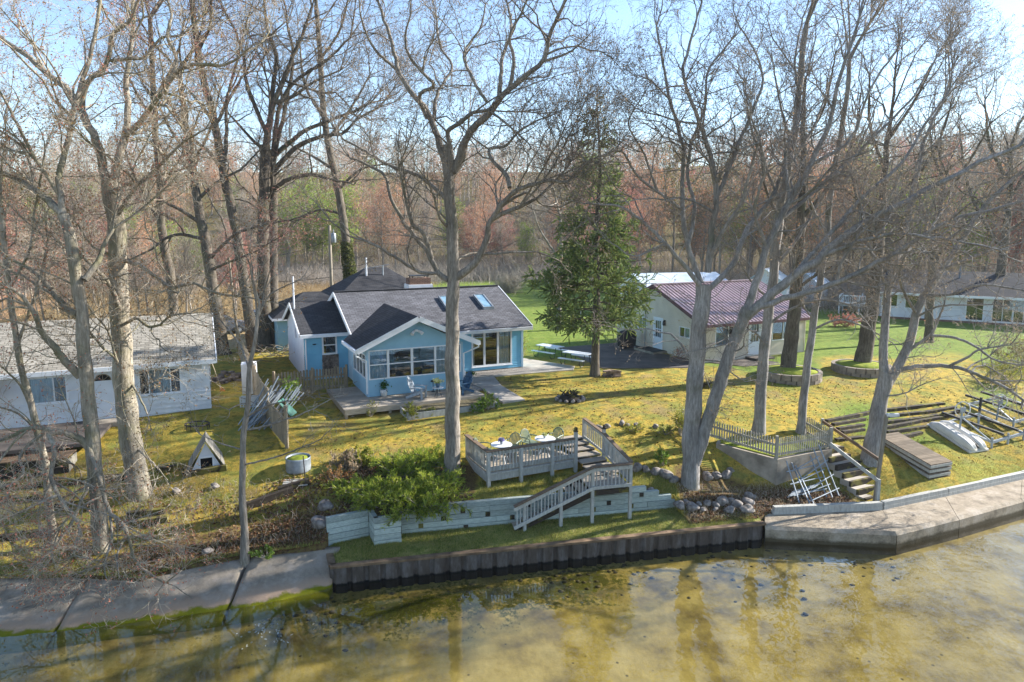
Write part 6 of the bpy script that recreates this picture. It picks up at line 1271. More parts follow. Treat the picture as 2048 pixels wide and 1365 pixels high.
hand_tree('young_tree', 'slim bare young tree rising from the concrete slab edge on the left', (490, 1117), [(487, 1030), (484, 950), (488, 880), (494, 810), (500, 740), (508, 690), (514, 640)],
  [([(497, 860), (540, 850), (600, 830), (660, 800)], 5, 2, -.5), ([(490, 900), (450, 890), (400, 870)], 4, 2, 0), ([(500, 745), (480, 690), (440, 640)], 5, 2), ([(492, 835), (540, 810), (600, 800)], 4, 2), ([(514, 640), (540, 590), (600, 560)], 4, 2), ([(488, 930), (560, 912), (640, 880)], 4, 2, -.6)], 'grey', 'grey', 'brown', (17, 7), seed=23, dens=.6, l1=1.3, budn=.5)
hand_tree('young_tree', 'slim dark leaning trunk nearest the left edge in front of the white cottage door', (107, 1092), [(98, 1000), (88, 920), (76, 860), (58, 800), (42, 730), (28, 650), (18, 580), (10, 500), (2, 420)],
  [([(60, 810), (40, 770), (10, 740)], 7, 3), ([(78, 865), (40, 830), (0, 815)], 6, 3, -1), ([(35, 690), (60, 620), (80, 560), (95, 480)], 7, 3), ([(18, 580), (60, 500), (70, 420), (90, 300)], 6, 3)], 'left', 'pale', 'pink', (16, 9), seed=24, dens=.7, l1=1.8)
# --- the row behind the left house
hand_tree('tall_tree', 'twin stemmed tall dark trunk behind the cottage left wing, left stem', (529, 690), [(528, 600), (527, 500), (527, 420), (530, 350), (530, 290)],
  [(zA((1395, 780), (1415, 650), (1440, 540), (1490, 420), (1530, 320), (1590, 180), (1640, 30)), 14, 5, 1), (zA((1390, 790), (1330, 740), (1240, 640), (1200, 600)), 7, 3), (zA((1400, 700), (1340, 560), (1290, 420), (1280, 300), (1230, 150)), 9, 4), (zA((1420, 640), (1430, 480), (1450, 300), (1400, 140), (1390, 0)), 11, 5, 2), (zA((1450, 540), (1550, 500), (1650, 430), (1790, 370)), 8, 3)],
  'dark', 'dark', 'tan', (27, 20), Ybase=48, seed=31, dens=.8, l1=4.2, tw=1.6)
hand_tree('tall_tree', 'twin stemmed tall dark trunk behind the cottage left wing, right stem', (547, 690), [(546, 600), (545, 500), (546, 420), (545, 350), (541, 300)],
  [(zA((1420, 1010), (1480, 960), (1560, 930), (1650, 920), (1760, 950), (1838, 960)), 10, 4, -2), (zA((1430, 910), (1550, 780), (1680, 720), (1800, 700), (1860, 640)), 12, 5, -1), (zA((1440, 820), (1600, 690), (1740, 630), (1850, 590), (1950, 540)), 10, 4, 2), (zA((1435, 800), (1470, 560), (1560, 420), (1700, 330), (1838, 200)), 10, 4), (zA((1440, 840), (1510, 500), (1540, 300), (1500, 100)), 10, 4, 3)],
  'dark', 'dark', 'tan', (24, 15), Ybase=48.6, seed=32, dens=.8, l1=4.2, tw=1.6)
hand_tree('tall_tree', 'long leaning bare trunk left of the twin stemmed dark trunks', (507, 694), [(494, 600), (481, 520), (470, 450), (458, 395), (449, 358), (437, 290), (426, 230), (404, 145), (390, 60), (380, -40)],
  [(zA((1170, 900), (1100, 800), (1000, 720), (900, 560)), 8, 4), (zA((1180, 850), (1190, 700), (1190, 560), (1240, 460), (1290, 380)), 9, 4), (zA((1120, 640), (1030, 520), (940, 420)), 7, 3), (zA((1070, 400), (1030, 300), (1100, 150), (1110, 0)), 8, 4), (zA((1130, 660), (1180, 560), (1250, 300), (1300, 100)), 7, 3)],
  'dark', 'grey', 'tan', (23, 9), Ybase=46, seed=33, dens=.75, l1=4.0, tw=1.6)
hand_tree('red_maple', 'dark trunk with reddish haze of buds behind the white cottage roof end', (446, 702), [(436, 638), (424, 565), (414, 500), (402, 440), (393, 390), (382, 320), (370, 240), (360, 150)],
  [([(418, 520), (470, 470), (530, 450), (580, 440)], 8, 3, -2), ([(405, 450), (360, 420), (310, 400), (260, 410)], 8, 3, -2), ([(395, 400), (440, 360), (480, 340), (520, 300)], 7, 3), ([(410, 480), (350, 470), (300, 500), (260, 520)], 7, 3, -2), ([(420, 540), (470, 520), (520, 500)], 6, 3, -2), ([(380, 310), (330, 240), (300, 150)], 7, 3), ([(384, 330), (420, 260), (440, 180)], 6, 3)],
  'dark', 'red', 'red', (27, 9), Ybase=45, seed=34, dens=.75, l1=3.4, tw=1.5, budn=1.6)
hand_tree('tall_tree', 'bare trunk rising behind the middle of the white cottage roof', (350, 640), [(342, 560), (330, 500), (322, 440), (320, 360), (310, 260), (305, 150), (300, 40)],
  [([(325, 450), (280, 380), (250, 300)], 7, 3), ([(320, 380), (370, 300), (400, 220)], 7, 3), ([(310, 250), (270, 180), (230, 100)], 6, 3), ([(308, 200), (350, 120), (370, 40)], 6, 3)], 'dark', 'grey', 'orange', (20, 8), Ybase=50, seed=35, dens=.55, l1=3.6, tw=1.6)
IVY = hand_tree('ivy_clad_tree', 'tall leaning tree with ivy wrapped round its lower trunk behind the cottage', (706, 590), [(700, 545), (694, 500), (687, 445), (678, 390), (668, 340), (655, 280), (645, 200), (640, 110), (632, 10)],
  [([(676, 380), (720, 340), (760, 330)], 7, 3), ([(668, 340), (620, 310), (580, 290)], 6, 3), ([(655, 280), (700, 220), (740, 150)], 7, 3), ([(650, 240), (610, 170), (600, 90)], 7, 3), ([(640, 120), (680, 60), (700, -20)], 6, 3), ([(685, 430), (640, 420), (600, 440)], 5, 3)], 'dark', 'grey', 'tan', (20, 8), Ybase=62, seed=36, dens=.5, l1=4.2, tw=1.8)
rg = np.random.default_rng(3); n = 5200; hh = rg.uniform(0, 1, n) ** 1.0; a = rg.uniform(0, 6.3, n); cx = [Yp(706 - 14 * f, 600 - 115 * f, 62) for f in (0, 1)]
C = cx[0] + (cx[1] - cx[0]) * hh[:, None]; rad = .62 * (1 - .35 * hh) * rg.uniform(.8, 1.25, n); C = C + np.stack([np.cos(a) * rad, np.sin(a) * rad, rg.normal(size=n) * .1], -1)
V, F = leaf_quads(C, .11, rg); np_mesh('ivy', V - np.array(IVY.location), F, BD['ivy'], IVY)
# --- the single tree in the middle of the picture
hand_tree('oak_tree', 'tall bare oak with straight grey trunk standing centrally in front of the blue cottage', (904, 952), [(905, 860), (905, 760), (904, 690), (905, 620), (906, 570), (906, 500), (901, 420), (898, 370), (897, 330), (896, 290)],
  [(zB((625, 1365), (690, 1320), (740, 1270), (790, 1160), (805, 1080), (880, 1035), (950, 1010)), 17, 8, -.5), (zB((810, 1075), (860, 1000), (930, 930), (1000, 905), (1090, 880), (1180, 890), (1240, 830), (1300, 780)), 11, 4, -1.5), (zB((900, 915), (880, 850), (820, 790), (800, 730), (880, 710), (950, 640), (1050, 580)), 9, 3, 1.5), (zB((800, 730), (730, 680), (650, 600)), 4, 2), (zB((800, 1090), (870, 1000), (990, 940), (1060, 1000), (1150, 1010)), 7, 3, 1),
   (zB((600, 1365), (550, 1330), (500, 1230), (450, 1170), (400, 1110), (370, 1060), (320, 960), (290, 860), (200, 800), (120, 770)), 12, 4, 1), (zB((520, 1260), (480, 1140), (430, 1100), (400, 1000), (380, 900), (360, 820)), 10, 4, -1.5), (zB((560, 1330), (470, 1330), (350, 1260), (230, 1190), (120, 1150), (30, 1080)), 7, 3, -2), (zB((590, 970), (540, 920), (460, 860), (380, 830), (300, 800), (200, 740), (90, 680)), 10, 4, 1.5), (zB((600, 1110), (560, 1060), (530, 960), (500, 880)), 7, 3, -1.5),
   (zB((600, 870), (570, 740), (530, 620), (480, 520), (430, 470), (380, 380), (350, 330), (330, 230), (300, 130), (260, 20)), 15, 5, 1.2), (zB((350, 340), (250, 250), (200, 160), (170, 60)), 7, 3, -1), (zB((500, 580), (460, 470), (530, 420), (500, 380), (420, 290), (390, 190), (420, 60)), 9, 3, -2), (zB((530, 590), (540, 480), (580, 400), (620, 320), (560, 220), (540, 60)), 8, 3, 2), (zB((600, 860), (605, 700), (600, 640), (660, 600), (720, 550), (790, 540)), 12, 6, -.5),
   (zB((630, 840), (680, 700), (720, 630), (800, 560), (850, 490), (900, 430), (980, 370), (1060, 300), (1090, 190), (1130, 90), (1190, -40)), 16, 5, -1.5), (zB((850, 490), (860, 330), (870, 260), (910, 150), (890, 20)), 9, 4, 1.5), (zB((900, 430), (920, 300), (900, 180), (960, 60), (1000, -40)), 8, 3, 0), (zB((790, 500), (730, 400), (690, 320), (680, 250), (760, 130), (780, 20)), 7, 3, 2), (zB((1060, 300), (1130, 280), (1200, 250), (1270, 190)), 6, 2, -1), (zB((620, 860), (670, 790), (700, 650)), 9, 5, 1)],
  'grey', 'dark', 'brown', (33, 20), seed=41, spread=2, budn=1, dens=1.15, l1=2.3, flare=1.35)
# --- the great twin trunk right of the stairs
hand_tree('twin_trunk_oak', 'great twin trunked bare oak right of the stairs with fanning limbs', (1382, 968), [(1381, 900), (1386, 820), (1392, 740), (1398, 660), (1405, 600), (1408, 570)],
  [([(1388, 925), (1406, 870), (1425, 815), (1442, 760), (1462, 700), (1482, 650), (1494, 618)], 30, 24, -.4),
   (zC((470, 1330), (440, 1280), (350, 1170), (270, 1080), (170, 990), (90, 940), (0, 930)), 11, 4, -1), (zC((460, 1290), (400, 1120), (380, 1000), (375, 850), (380, 700), (350, 560), (310, 430), (280, 260), (260, 120)), 12, 4, 1), (zC((490, 1240), (510, 1050), (530, 900), (510, 740), (470, 600), (440, 520), (400, 400), (380, 300), (440, 90)), 14, 4, -1), (zC((480, 1330), (600, 1210), (650, 1080), (700, 1000), (780, 900), (830, 780), (850, 680), (900, 560)), 13, 5, 1.5), (zC((530, 900), (590, 760), (640, 640), (690, 510), (740, 380), (700, 230), (620, 90)), 9, 3, 1), (zC((400, 1120), (430, 950), (400, 780), (420, 640), (480, 480), (490, 330), (600, 180)), 9, 3, 2.5), (zC((380, 960), (270, 880), (170, 800), (110, 700), (60, 690)), 7, 3, -2), (zC((260, 870), (200, 700), (130, 560), (200, 430)), 5, 2, -1.5), (zC((500, 1180), (560, 1050), (640, 930), (680, 790), (720, 650)), 9, 4, -2),
   ([(1494, 618), (1512, 570), (1535, 500), (1560, 440), (1580, 400), (1620, 330), (1660, 250), (1680, 150), (1720, 40)], 17, 5, .5), ([(1486, 640), (1530, 600), (1580, 560), (1640, 515), (1690, 470), (1760, 430), (1840, 390), (1930, 340), (2040, 290)], 20, 6, -1.5), ([(1500, 622), (1560, 600), (1640, 578), (1720, 545), (1800, 500), (1880, 450), (1980, 420), (2060, 400)], 13, 5, -2.5), ([(1580, 560), (1650, 480), (1720, 400), (1800, 330), (1850, 250), (1900, 180)], 10, 4, 1), ([(1560, 440), (1610, 400), (1690, 330), (1760, 260), (1830, 190), (1880, 100)], 9, 3, 2), ([(1580, 400), (1570, 310), (1600, 220), (1590, 120), (1610, 20)], 8, 3, 2.5), ([(1620, 330), (1700, 280), (1740, 180), (1800, 90)], 7, 3, -1), ([(1640, 515), (1730, 480), (1800, 470), (1900, 480), (2000, 500)], 8, 3, -3), ([(1535, 500), (1510, 420), (1530, 330), (1500, 230)], 7, 3, -2)],
  'lake', 'dark', 'brown', (36, 32), seed=42, spread=2, budn=.4, dens=1.3, l1=2.5, flare=1.25)
hand_tree('lawn_tree', 'straight grey trunk inside the left run of the white picket fence', (1517, 866), [(1521, 800), (1526, 730), (1533, 660), (1541, 600), (1548, 540), (1554, 480), (1562, 410), (1575, 340), (1590, 260), (1600, 160), (1612, 50)],
  [([(1536, 650), (1580, 620), (1640, 600), (1700, 610)], 6, 3, -1), ([(1548, 540), (1600, 470), (1640, 400), (1690, 330)], 8, 3), ([(1530, 690), (1500, 660), (1450, 680), (1400, 700)], 5, 2, -1.5), ([(1562, 410), (1530, 330), (1500, 250), (1490, 160)], 7, 3), ([(1580, 330), (1630, 250), (1660, 160)], 6, 3), ([(1541, 600), (1500, 560), (1470, 500)], 5, 2)], 'lake', 'grey', 'brown', (24, 10), seed=43, dens=1.0, l1=2.0, budn=.4)
hand_tree('lawn_tree', 'slimmer grey trunk at the back corner of the white picket fence', (1601, 866), [(1607, 800), (1615, 730), (1623, 670), (1631, 620), (1640, 560), (1652, 490), (1660, 400), (1672, 320), (1690, 220), (1700, 120)],
  [([(1625, 660), (1680, 640), (1740, 660), (1790, 690)], 5, 2, -1), ([(1640, 560), (1700, 500), (1740, 420)], 6, 3), ([(1655, 470), (1620, 400), (1610, 300)], 5, 2), ([(1628, 640), (1600, 600), (1590, 540)], 4, 2), ([(1665, 370), (1720, 290), (1760, 190)], 5, 2)], 'lake', 'pale', 'orange', (17, 8), seed=44, dens=1.0, l1=1.8, budn=.9)
hand_tree('tall_tree', 'broad tapering tall trunk growing from the left block ring', (1574, 748), [(1581, 690), (1588, 630), (1594, 560), (1600, 480), (1604, 400), (1607, 320), (1606, 240), (1610, 170)],
  [([(1597, 520), (1560, 440), (1530, 370), (1520, 280)], 9, 3), ([(1602, 440), (1660, 370), (1700, 300), (1720, 220)], 9, 3), ([(1606, 330), (1570, 250), (1550, 150)], 7, 3), ([(1607, 290), (1650, 210), (1670, 110)], 7, 3), ([(1592, 580), (1650, 540), (1720, 520)], 7, 3)], 'dark', 'dark', 'brown', (31, 6), Ybase=38.6, seed=45, dens=.7, l1=3.4, tw=1.4, budn=.4)
hand_tree('tall_tree', 'broad tapering tall trunk growing from the right block ring', (1722, 738), [(1733, 680), (1742, 620), (1750, 560), (1757, 500), (1762, 430), (1768, 360), (1775, 280), (1784, 220)],
  [([(1758, 500), (1720, 420), (1700, 330)], 9, 3), ([(1763, 430), (1820, 370), (1870, 300), (1900, 220)], 9, 3), ([(1770, 340), (1740, 250), (1740, 150)], 7, 3), ([(1776, 280), (1830, 200), (1870, 120)], 7, 3), ([(1750, 560), (1800, 520), (1860, 500), (1920, 510)], 7, 3)], 'dark', 'dark', 'tan', (33, 6), Ybase=40, seed=46, dens=.7, l1=3.2, tw=1.4, budn=.4)
hand_tree('forked_oak', 'low forking bare oak beside the stacked docks spreading right', (1741, 916), [(1750, 860), (1760, 810), (1767, 775), (1772, 745)],
  [([(1768, 765), (1768, 700), (1772, 640), (1778, 580), (1792, 520), (1812, 450), (1830, 370), (1850, 280), (1890, 190)], 19, 5, 1.5), ([(1768, 780), (1795, 735), (1815, 695), (1834, 630), (1850, 590), (1885, 540), (1930, 470), (1980, 400), (2050, 340)], 20, 6, .5), ([(1812, 705), (1848, 680), (1866, 664), (1880, 630), (1888, 610)], 7, 3, -1), ([(1862, 672), (1900, 674), (1945, 690), (1990, 720), (2040, 730)], 6, 3, -1.5), ([(1800, 740), (1850, 732), (1910, 735), (1960, 752), (2010, 775), (2060, 810)], 10, 4, -2), ([(1900, 732), (1935, 715), (1960, 700), (2020, 690)], 6, 2, -1), ([(1850, 590), (1900, 590), (1960, 570), (2040, 580)], 7, 3, -2), ([(1778, 580), (1740, 500), (1730, 420)], 8, 3), ([(1885, 540), (1960, 510), (2040, 480)], 8, 3, -2), ([(1790, 520), (1850, 470), (1900, 400)], 7, 3, 2), ([(1834, 630), (1800, 560), (1820, 480)], 7, 3, -2)],
  'lake', 'grey', 'brown', (33, 27), seed=47, dens=1.2, l1=2.3, budn=.7)
hand_tree('tall_tree', 'slender trunk close in front of the white house at right', (1858, 690), [(1858, 640), (1862, 570), (1868, 500), (1880, 420), (1892, 350)],
  [([(1866, 530), (1910, 470), (1960, 420)], 8, 3), ([(1872, 480), (1840, 400), (1830, 320)], 8, 3), ([(1885, 400), (1940, 320), (1980, 250)], 7, 3), ([(1888, 370), (1865, 300), (1860, 250)], 6, 3)], 'dark', 'grey', 'tan', (17, 6), Ybase=50, seed=48, dens=.65, l1=3.2, tw=1.5)
hand_tree('tall_tree', 'bare tree leaning out over the white house roof at the right edge', (1990, 640), [(2000, 560), (2010, 480), (2018, 400), (2022, 350)],
  [([(2005, 500), (1960, 430), (1930, 350), (1920, 260)], 9, 3), ([(2018, 400), (2060, 330), (2080, 240)], 8, 3), ([(2020, 370), (1980, 290), (1970, 200)], 8, 3), ([(2010, 470), (2060, 430)], 7, 3)], 'dark', 'grey', 'olive', (22, 9), Ybase=62, seed=49, dens=.65, l1=4.4, tw=1.9)
hand_tree('lawn_tree', 'small bare tree standing alone on the far green lawn', (1117, 660), [(1118, 610), (1119, 560), (1122, 500), (1120, 430)],
  [([(1119, 580), (1080, 560), (1050, 560)], 5, 2), ([(1120, 540), (1160, 500), (1180, 450)], 5, 2), ([(1120, 520), (1080, 460), (1060, 400)], 5, 2)], 'grey', 'grey', 'olive', (12, 5), seed=50, dens=.6, l1=2.6, tw=1.6)

# --- the spruce
def spruce(label, base, H, rb, seed, bare=.16, name='spruce_tree', scale=1.0, dens=1.0, top=.02):
    rg = np.random.default_rng(seed); t_ = thing(name, label, 'tree', base); W, C = Acc(), Acc()
    zz = np.linspace(-.2, H, 30); r = (.23 * (1 - zz / H) ** .8 + .015) * scale * (1 + .5 * np.exp(-np.maximum(zz, 0) / .3)); P = np.stack([.05 * np.sin(zz * .8 + seed) * zz / 6, .03 * np.cos(zz), zz], -1); V, F = tubes(P[None], np.maximum(r, .01)[None], 10); W.add(V, F)
    n = int(210 * dens); h = bare + (1 - bare - .01) * (np.floor(rg.uniform(0, 1, n) ** 1.05 * 23) / 23 + rg.normal(size=n) * .005).clip(0, 1); az = rg.uniform(0, 6.3, n)
    prof = np.interp(h, [0, bare, bare + .08, .35, .55, .75, .9, 1], [.6, .75, 1, .82, .55, .34, .17, .03]); ln = rb * prof * rg.uniform(.6, 1.15, n); K = 8
    d = np.stack([np.cos(az), np.sin(az), rg.uniform(-.12, .22, n)], -1); pos = np.stack([np.interp(h * H, zz, P[:, 0]), np.interp(h * H, zz, P[:, 1]), h * H], -1); B = np.empty((n, K, 3)); B[:, 0] = pos
    for j in range(1, K): d = norm(d + np.array((0, 0, -.05 if j < 4 else .05)) + rg.normal(size=d.shape) * .05); B[:, j] = B[:, j - 1] + d * (ln / (K - 1))[:, None]
    R = (.010 * ln + .006)[:, None] * np.linspace(1, .3, K); V, F = tubes(B, R, 4); W.add(V, F)
    P2, R2, L2 = spawn(B, R, ln, rg, .175 / dens, lambda l, t: .26 * l * (1.35 - t) + .15, (35, 60), .18, 4, .10, -.02, .6, .008, .5, .15); V, F = tubes(P2, R2, 3); W.add(V, F)
    P3, R3, L3 = spawn(P2, R2, L2, rg, .10 / dens, lambda l, t: .4 * l + .08, (25, 55), .15, 3, .1, -.05, .6, .008, .6, .1)
    W.build('trunk', BK['dark'], t_)
    # needle sprays: crossed narrow blades along every twig
    tw_ = [np.concatenate([P2[:, [i, i + 1]] for i in range(3)]), P3[:, [0, 2]]]; S = np.concatenate(tw_); ax = norm(S[:, 1] - S[:, 0]); wd = np.where(np.arange(len(S)) < len(tw_[0]), .042, .040)[:, None] * scale
    Vs = []
    for q in range(3):
        pr = norm(np.cross(ax, rg.normal(size=ax.shape))); Vs.append(np.stack([S[:, 0] - pr * wd * .5, S[:, 0] + pr * wd * .5, S[:, 1] + ax * .05 + pr * wd * .25, S[:, 1] + ax * .05 - pr * wd], 1))
    V = np.concatenate(Vs).reshape(-1, 3); np_mesh('crown', V, np.arange(len(V)).reshape(-1, 4), M['needle'], t_)
    return t_
M['needle'] = leafy('spruce_needles', [hx('5a7650', .72), hx('7d9458', .8), hx('a2ac60', .85), hx('6a8252', .75), hx('b4b46e', .8)], .6, .35)
sb = G(1190, 752); spruce('tall dark green spruce with bare lower trunk between cottage and cabin', sb, 15.9, 3.75, 5, .20, dens=.95)

# ------------------------------------------------------------------ woods beyond: each tree its own object, a few shared shapes
def bg_template(seed, H, bud, twig, bark, nb, lsize, spreadk=1.0, crown0=.20):
    rg = np.random.default_rng(seed); W, C = Acc(), Acc(); zz = np.linspace(-.6, H * .93, 14); zz = zz * .84; P = np.stack([.4 * np.sin(zz / H * 3 + seed), .4 * np.cos(zz / H * 2.3 + seed) - .4, zz], -1); r = .17 * (1 - .85 * np.linspace(0, 1, 14)) + .02
    V, F = tubes(P[None], r[None], 7); W.add(V, F)
    P1, R1, L1 = spawn(P[None], r[None], np.array([H * .93]), rg, .34, lambda l, t: H * .24 * spreadk * (1.15 - .5 * t) + .5, (25, 60), crown0, 6, .16, .22, .5, .010, .3); V, F = tubes(P1, R1, 4); W.add(V, F)
    P2, R2, L2 = spawn(P1, R1, L1, rg, .42, lambda l, t: l * .38 + .3, (28, 60), .12, 4, .2, .10, .6, .009, .4); V, F = tubes(P2, R2, 3); C.add(V, F)
    P3, R3, L3 = spawn(P2, R2, L2, rg, .36, lambda l, t: l * .5 + .25, (25, 60), .1, 3, .22, .08, .8, .011, .5); R3 = np.maximum(R3, .008); V, F = tubes(P3, R3, 3); C.add(V, F)
    t = P3[:, -1]; t = np.concatenate([t, P3[:, 1]]); t = t[rg.permutation(len(t))[:nb]]; V, F = leaf_quads(np.concatenate([t, t + rg.normal(size=t.shape) * .2]), lsize, rg)
    root = thing('wood_tree', 'x', 'tree'); W.build('trunk', BK[bark], root); cr_ = C.build('crown', TW[twig], root); np_mesh('leaves', V, F, BD[bud], cr_, smooth=False)
    return root
KIND = [('bare grey brown tree in the woods beyond the houses', bg_template(101, 18, 'brown', 'grey', 'grey', 1500, .07), 'bare trees in the woods'),
        ('orange brown budding tree in the woods beyond the houses', bg_template(102, 17, 'orange', 'grey', 'grey', 3600, .11), 'orange budding trees in the woods'),
        ('red budding maple in the woods beyond the houses', bg_template(103, 17, 'red', 'red', 'grey', 3600, .11), 'red budding trees in the woods'),
        ('fresh green leafing tree in the woods beyond the houses', bg_template(104, 16, 'green', 'grey', 'pale', 4200, .13), 'green leafing trees in the woods'),
        ('olive tan leafing tree in the woods beyond the houses', bg_template(105, 17, 'olive', 'grey', 'grey', 3000, .11), 'olive trees in the woods'),
        ('tall bare tree with pale trunk in the woods beyond the houses', bg_template(106, 19, 'tan', 'pale', 'pale', 900, .07, .75, .34), 'pale trunked trees in the woods')]
rg = np.random.default_rng(77); used = [False] * 6; sites = []
def front(x):                                                        # where the woods begin
    return np.interp(x, [-120, -70, -45, -20, 0, 12, 24, 40, 60, 120], [80, 92, 104, 108, 116, 104, 82, 74, 72, 90])
tries = 0
while len(sites) < 240 and tries < 20000:
    tries += 1; row = rg.uniform(0, 1) ** 1.5; y = 0; a = rg.uniform(-.82, .84); y = row * 95; x = None
    Yv = 70 + row * 120; x = a * Yv; f = front(x); Yv = f + row * 95; x = a * Yv
    if abs(x) > 165: continue
    if any((x - q[0]) ** 2 + (Yv - q[1]) ** 2 < (3.0 + row * 2.4) ** 2 for q in sites): continue
    sites.append((x, Yv))
def pick(x, y):
    px = 1024 + x / y * 1365
    if 560 < px < 720 and y < 150: w_ = [1, .5, 0, 5, 1, 2]
    elif px < 400: w_ = [4, 1.6, .7, .7, 1.6, 1.4]
    elif px < 1150: w_ = [3.4, 3.2, .8, .6, 1.1, 1.4]
    elif px < 1380: w_ = [1.8, 5, 2.2, .3, .6, .6]
    else: w_ = [3, 2, .4, 1.0, 2.6, 1.2]
    w_ = np.array(w_); return int(rg.choice(6, p=w_ / w_.sum()))
for _ in range(34):
    y_ = rg.uniform(56, 96); x_ = -y_ * rg.uniform(.36, .80); sites.append((x_, y_)); 
n_field = 34
sites += [Z_[:2] for Z_ in ((15.5, 92.0), (20.0, 96.0), (11.5, 100.0), (24.5, 90.0), (-36.5, 112.0), (-34.0, 106.0), (-31.5, 113.0), (-7.5, 117.0), (-3.0, 120.0))]
forced = {len(sites) - 9: 1, len(sites) - 8: 1, len(sites) - 7: 2, len(sites) - 6: 1, len(sites) - 5: 3, len(sites) - 4: 3, len(sites) - 3: 3, len(sites) - 2: 2, len(sites) - 1: 2}
for i, (x, y) in enumerate(sites):
    k = forced.get(i, None); k = pick(x, y) if k is None else k; lab, proto, grp = KIND[k]; pxx = 1024 + x / y * 1365; s = rg.uniform(.56, 1.02) * (1.2 if pxx > 1150 else 1) * (.85 if 1030 < pxx < 1150 else 1)
    o = proto if not used[k] else dup(proto, (0, 0, 0)); used[k] = True
    o.location = (x, y, gh(x, y) - .1); o.rotation_euler = (rg.normal() * .05, rg.normal() * .05, rg.uniform(0, 6.28)); s = s * (.62 if front(x) - y > 6 else 1); o.scale = (s, s, s * rg.uniform(.92, 1.12)); o['label'] = lab; o['group'] = grp
# the far wooded hill behind them, one mass
A1, A2 = Acc(), Acc()
def far_wood(bud, cnt, seed):
    rg = np.random.default_rng(seed); Vt, Ft = [], []; n0 = 0
    y = rg.uniform(180, 275, cnt); x = rg.uniform(-.85, .9, cnt) * y; z = gz(x, y); C = Acc(); LV = []
    for i in range(cnt):
        H = rg.uniform(11, 17); m = 230; c = rg.normal(size=(m, 3)) * (2.2, 2.2, H * .16) + (x[i], y[i], z[i] + H * .62); LV.append(c)
        C.add(*tubes(np.array([[(x[i], y[i], z[i] - 1), (x[i] + .2, y[i], z[i] + H * .3), (x[i], y[i], z[i] + H * .55)]]), np.array([[.18, .12, .05]]), 4))
        d = rg.normal(size=(26, 3)) * (1, 1, .6) + (0, 0, .7); st = np.stack([np.full(26, x[i]), np.full(26, y[i]), z[i] + H * rg.uniform(.4, .9, 26)], -1); d = norm(d) * rg.uniform(1.5, 4.5, 26)[:, None]; C.add(*tubes(np.stack([st, st + d * .5 + (0, 0, .2), st + d], 1), np.tile(np.array([[.05, .03, .012]]), (26, 1)), 3))
    LV = np.concatenate(LV); V, F = leaf_quads(LV, .20, rg)
    o = C.build('far_wood_stems', TW['grey'], None); o['kind'] = 'stuff'; o2 = np_mesh('far_wood', V, F, BD[bud]); o2['kind'] = 'stuff'
far_wood('greyb', 420, 5); far_wood('orange', 110, 6); far_wood('olive', 110, 7); far_wood('red', 40, 8)
# low thicket along the edge of the woods and the reedy field
def brush(name, label, N, fx, mat, h, seed, leaf=None):
    rg = np.random.default_rng(seed); x, y = fx(rg, N); N = len(x); z = gz(x, y); b = np.stack([x, y, z], -1); d = norm(rg.normal(size=(N, 3)) * (.45, .45, .2) + (0, 0, 1)); L = h * rg.uniform(.4, 1.2, N); P = np.stack([b, b + d * (L * .5)[:, None], b + norm(d + rg.normal(size=(N, 3)) * .3) * L[:, None]], 1)
    R = np.tile(np.array([[.012, .009, .004]]), (N, 1)) * (h / 1.2) ** .5; V, F = tubes(P, R, 3); o = np_mesh(name, V, F, mat); o['kind'] = 'stuff'
def edge_xy(rg, N): x = rg.uniform(-75, 75, N); y = front(x) + rg.normal(size=N) * 5 - 1; return x, y
brush('woodland_thicket', '', 26000, edge_xy, TW['grey'], 3.0, 1)
def deep_xy(rg, N): x = rg.uniform(-110, 110, N); y = front(x) + rg.uniform(0, 1, N) ** 1.4 * 60; return x, y
brush('woodland_undergrowth', '', 30000, deep_xy, TW['grey'], 3.6, 4); brush('woodland_undergrowth', '', 7000, deep_xy, TW['red'], 2.6, 5)
def field_xy(rg, N): x = rg.uniform(-58, -15, N); y = rg.uniform(58, 100, N); return x, y
M['reed'] = plain('dry_reed', hx('b59a70', .62), hx('8f7a56', .55), .4, .9); brush('dry_field_reeds', '', 26000, field_xy, M['reed'], 1.0, 2)

# ------------------------------------------------------------------ shrubs
def shrub(name, label, loc, size, mat, seed, n=1400, ls=.035, stems=14, stem_mat='pale', up=.5, cat='shrub'):
    rg = np.random.default_rng(seed); t_ = thing(name, label, cat, loc); W = Acc()
    d = norm(rg.normal(size=(stems, 3)) * (1, 1, .35) + (0, 0, up + .4)) * np.array(size) * rg.uniform(.7, 1.05, stems)[:, None]; b = rg.normal(size=(stems, 3)) * (size[0] * .12, size[1] * .12, 0); P = np.stack([b - (0, 0, .05), b + d * .5 + rg.normal(size=d.shape) * .03, b + d], 1)
    R = np.tile(np.array([[.016, .011, .006]]), (stems, 1)); V, F = tubes(P, R, 4); W.add(V, F)
    P2, R2, L2 = spawn(P, R, np.linalg.norm(d, axis=1), rg, .10, lambda l, t: l * .38, (25, 65), .35, 3, .2, .1, .7, .012, .5, .06); V, F = tubes(P2, np.maximum(R2, .003), 3); W.add(V, F)
    W.build('stems', TW[stem_mat], t_)
    if n:
        k = rg.integers(0, len(P2), n); f = rg.uniform(.2, 1.05, n)[:, None]; C = P2[k, 0] * (1 - f) + P2[k, 2] * f + rg.normal(size=(n, 3)) * ls * .7; V, F = leaf_quads(C, ls, rg); np_mesh('foliage', V, F, mat, t_)
    return t_
M['sp_yellow'] = leafy('yellow_green_leaves', [hx('a9a83a', .62), hx('8b9a34', .55), hx('c0b850', .65), hx('7a8230', .5)]); M['sp_green'] = leafy('fresh_shrub_leaves', [hx('7fa03a', .58), hx('97b24a', .6), hx('5f8030', .5), hx('aab85a', .6)])
def at(px, py): return G(px, py)
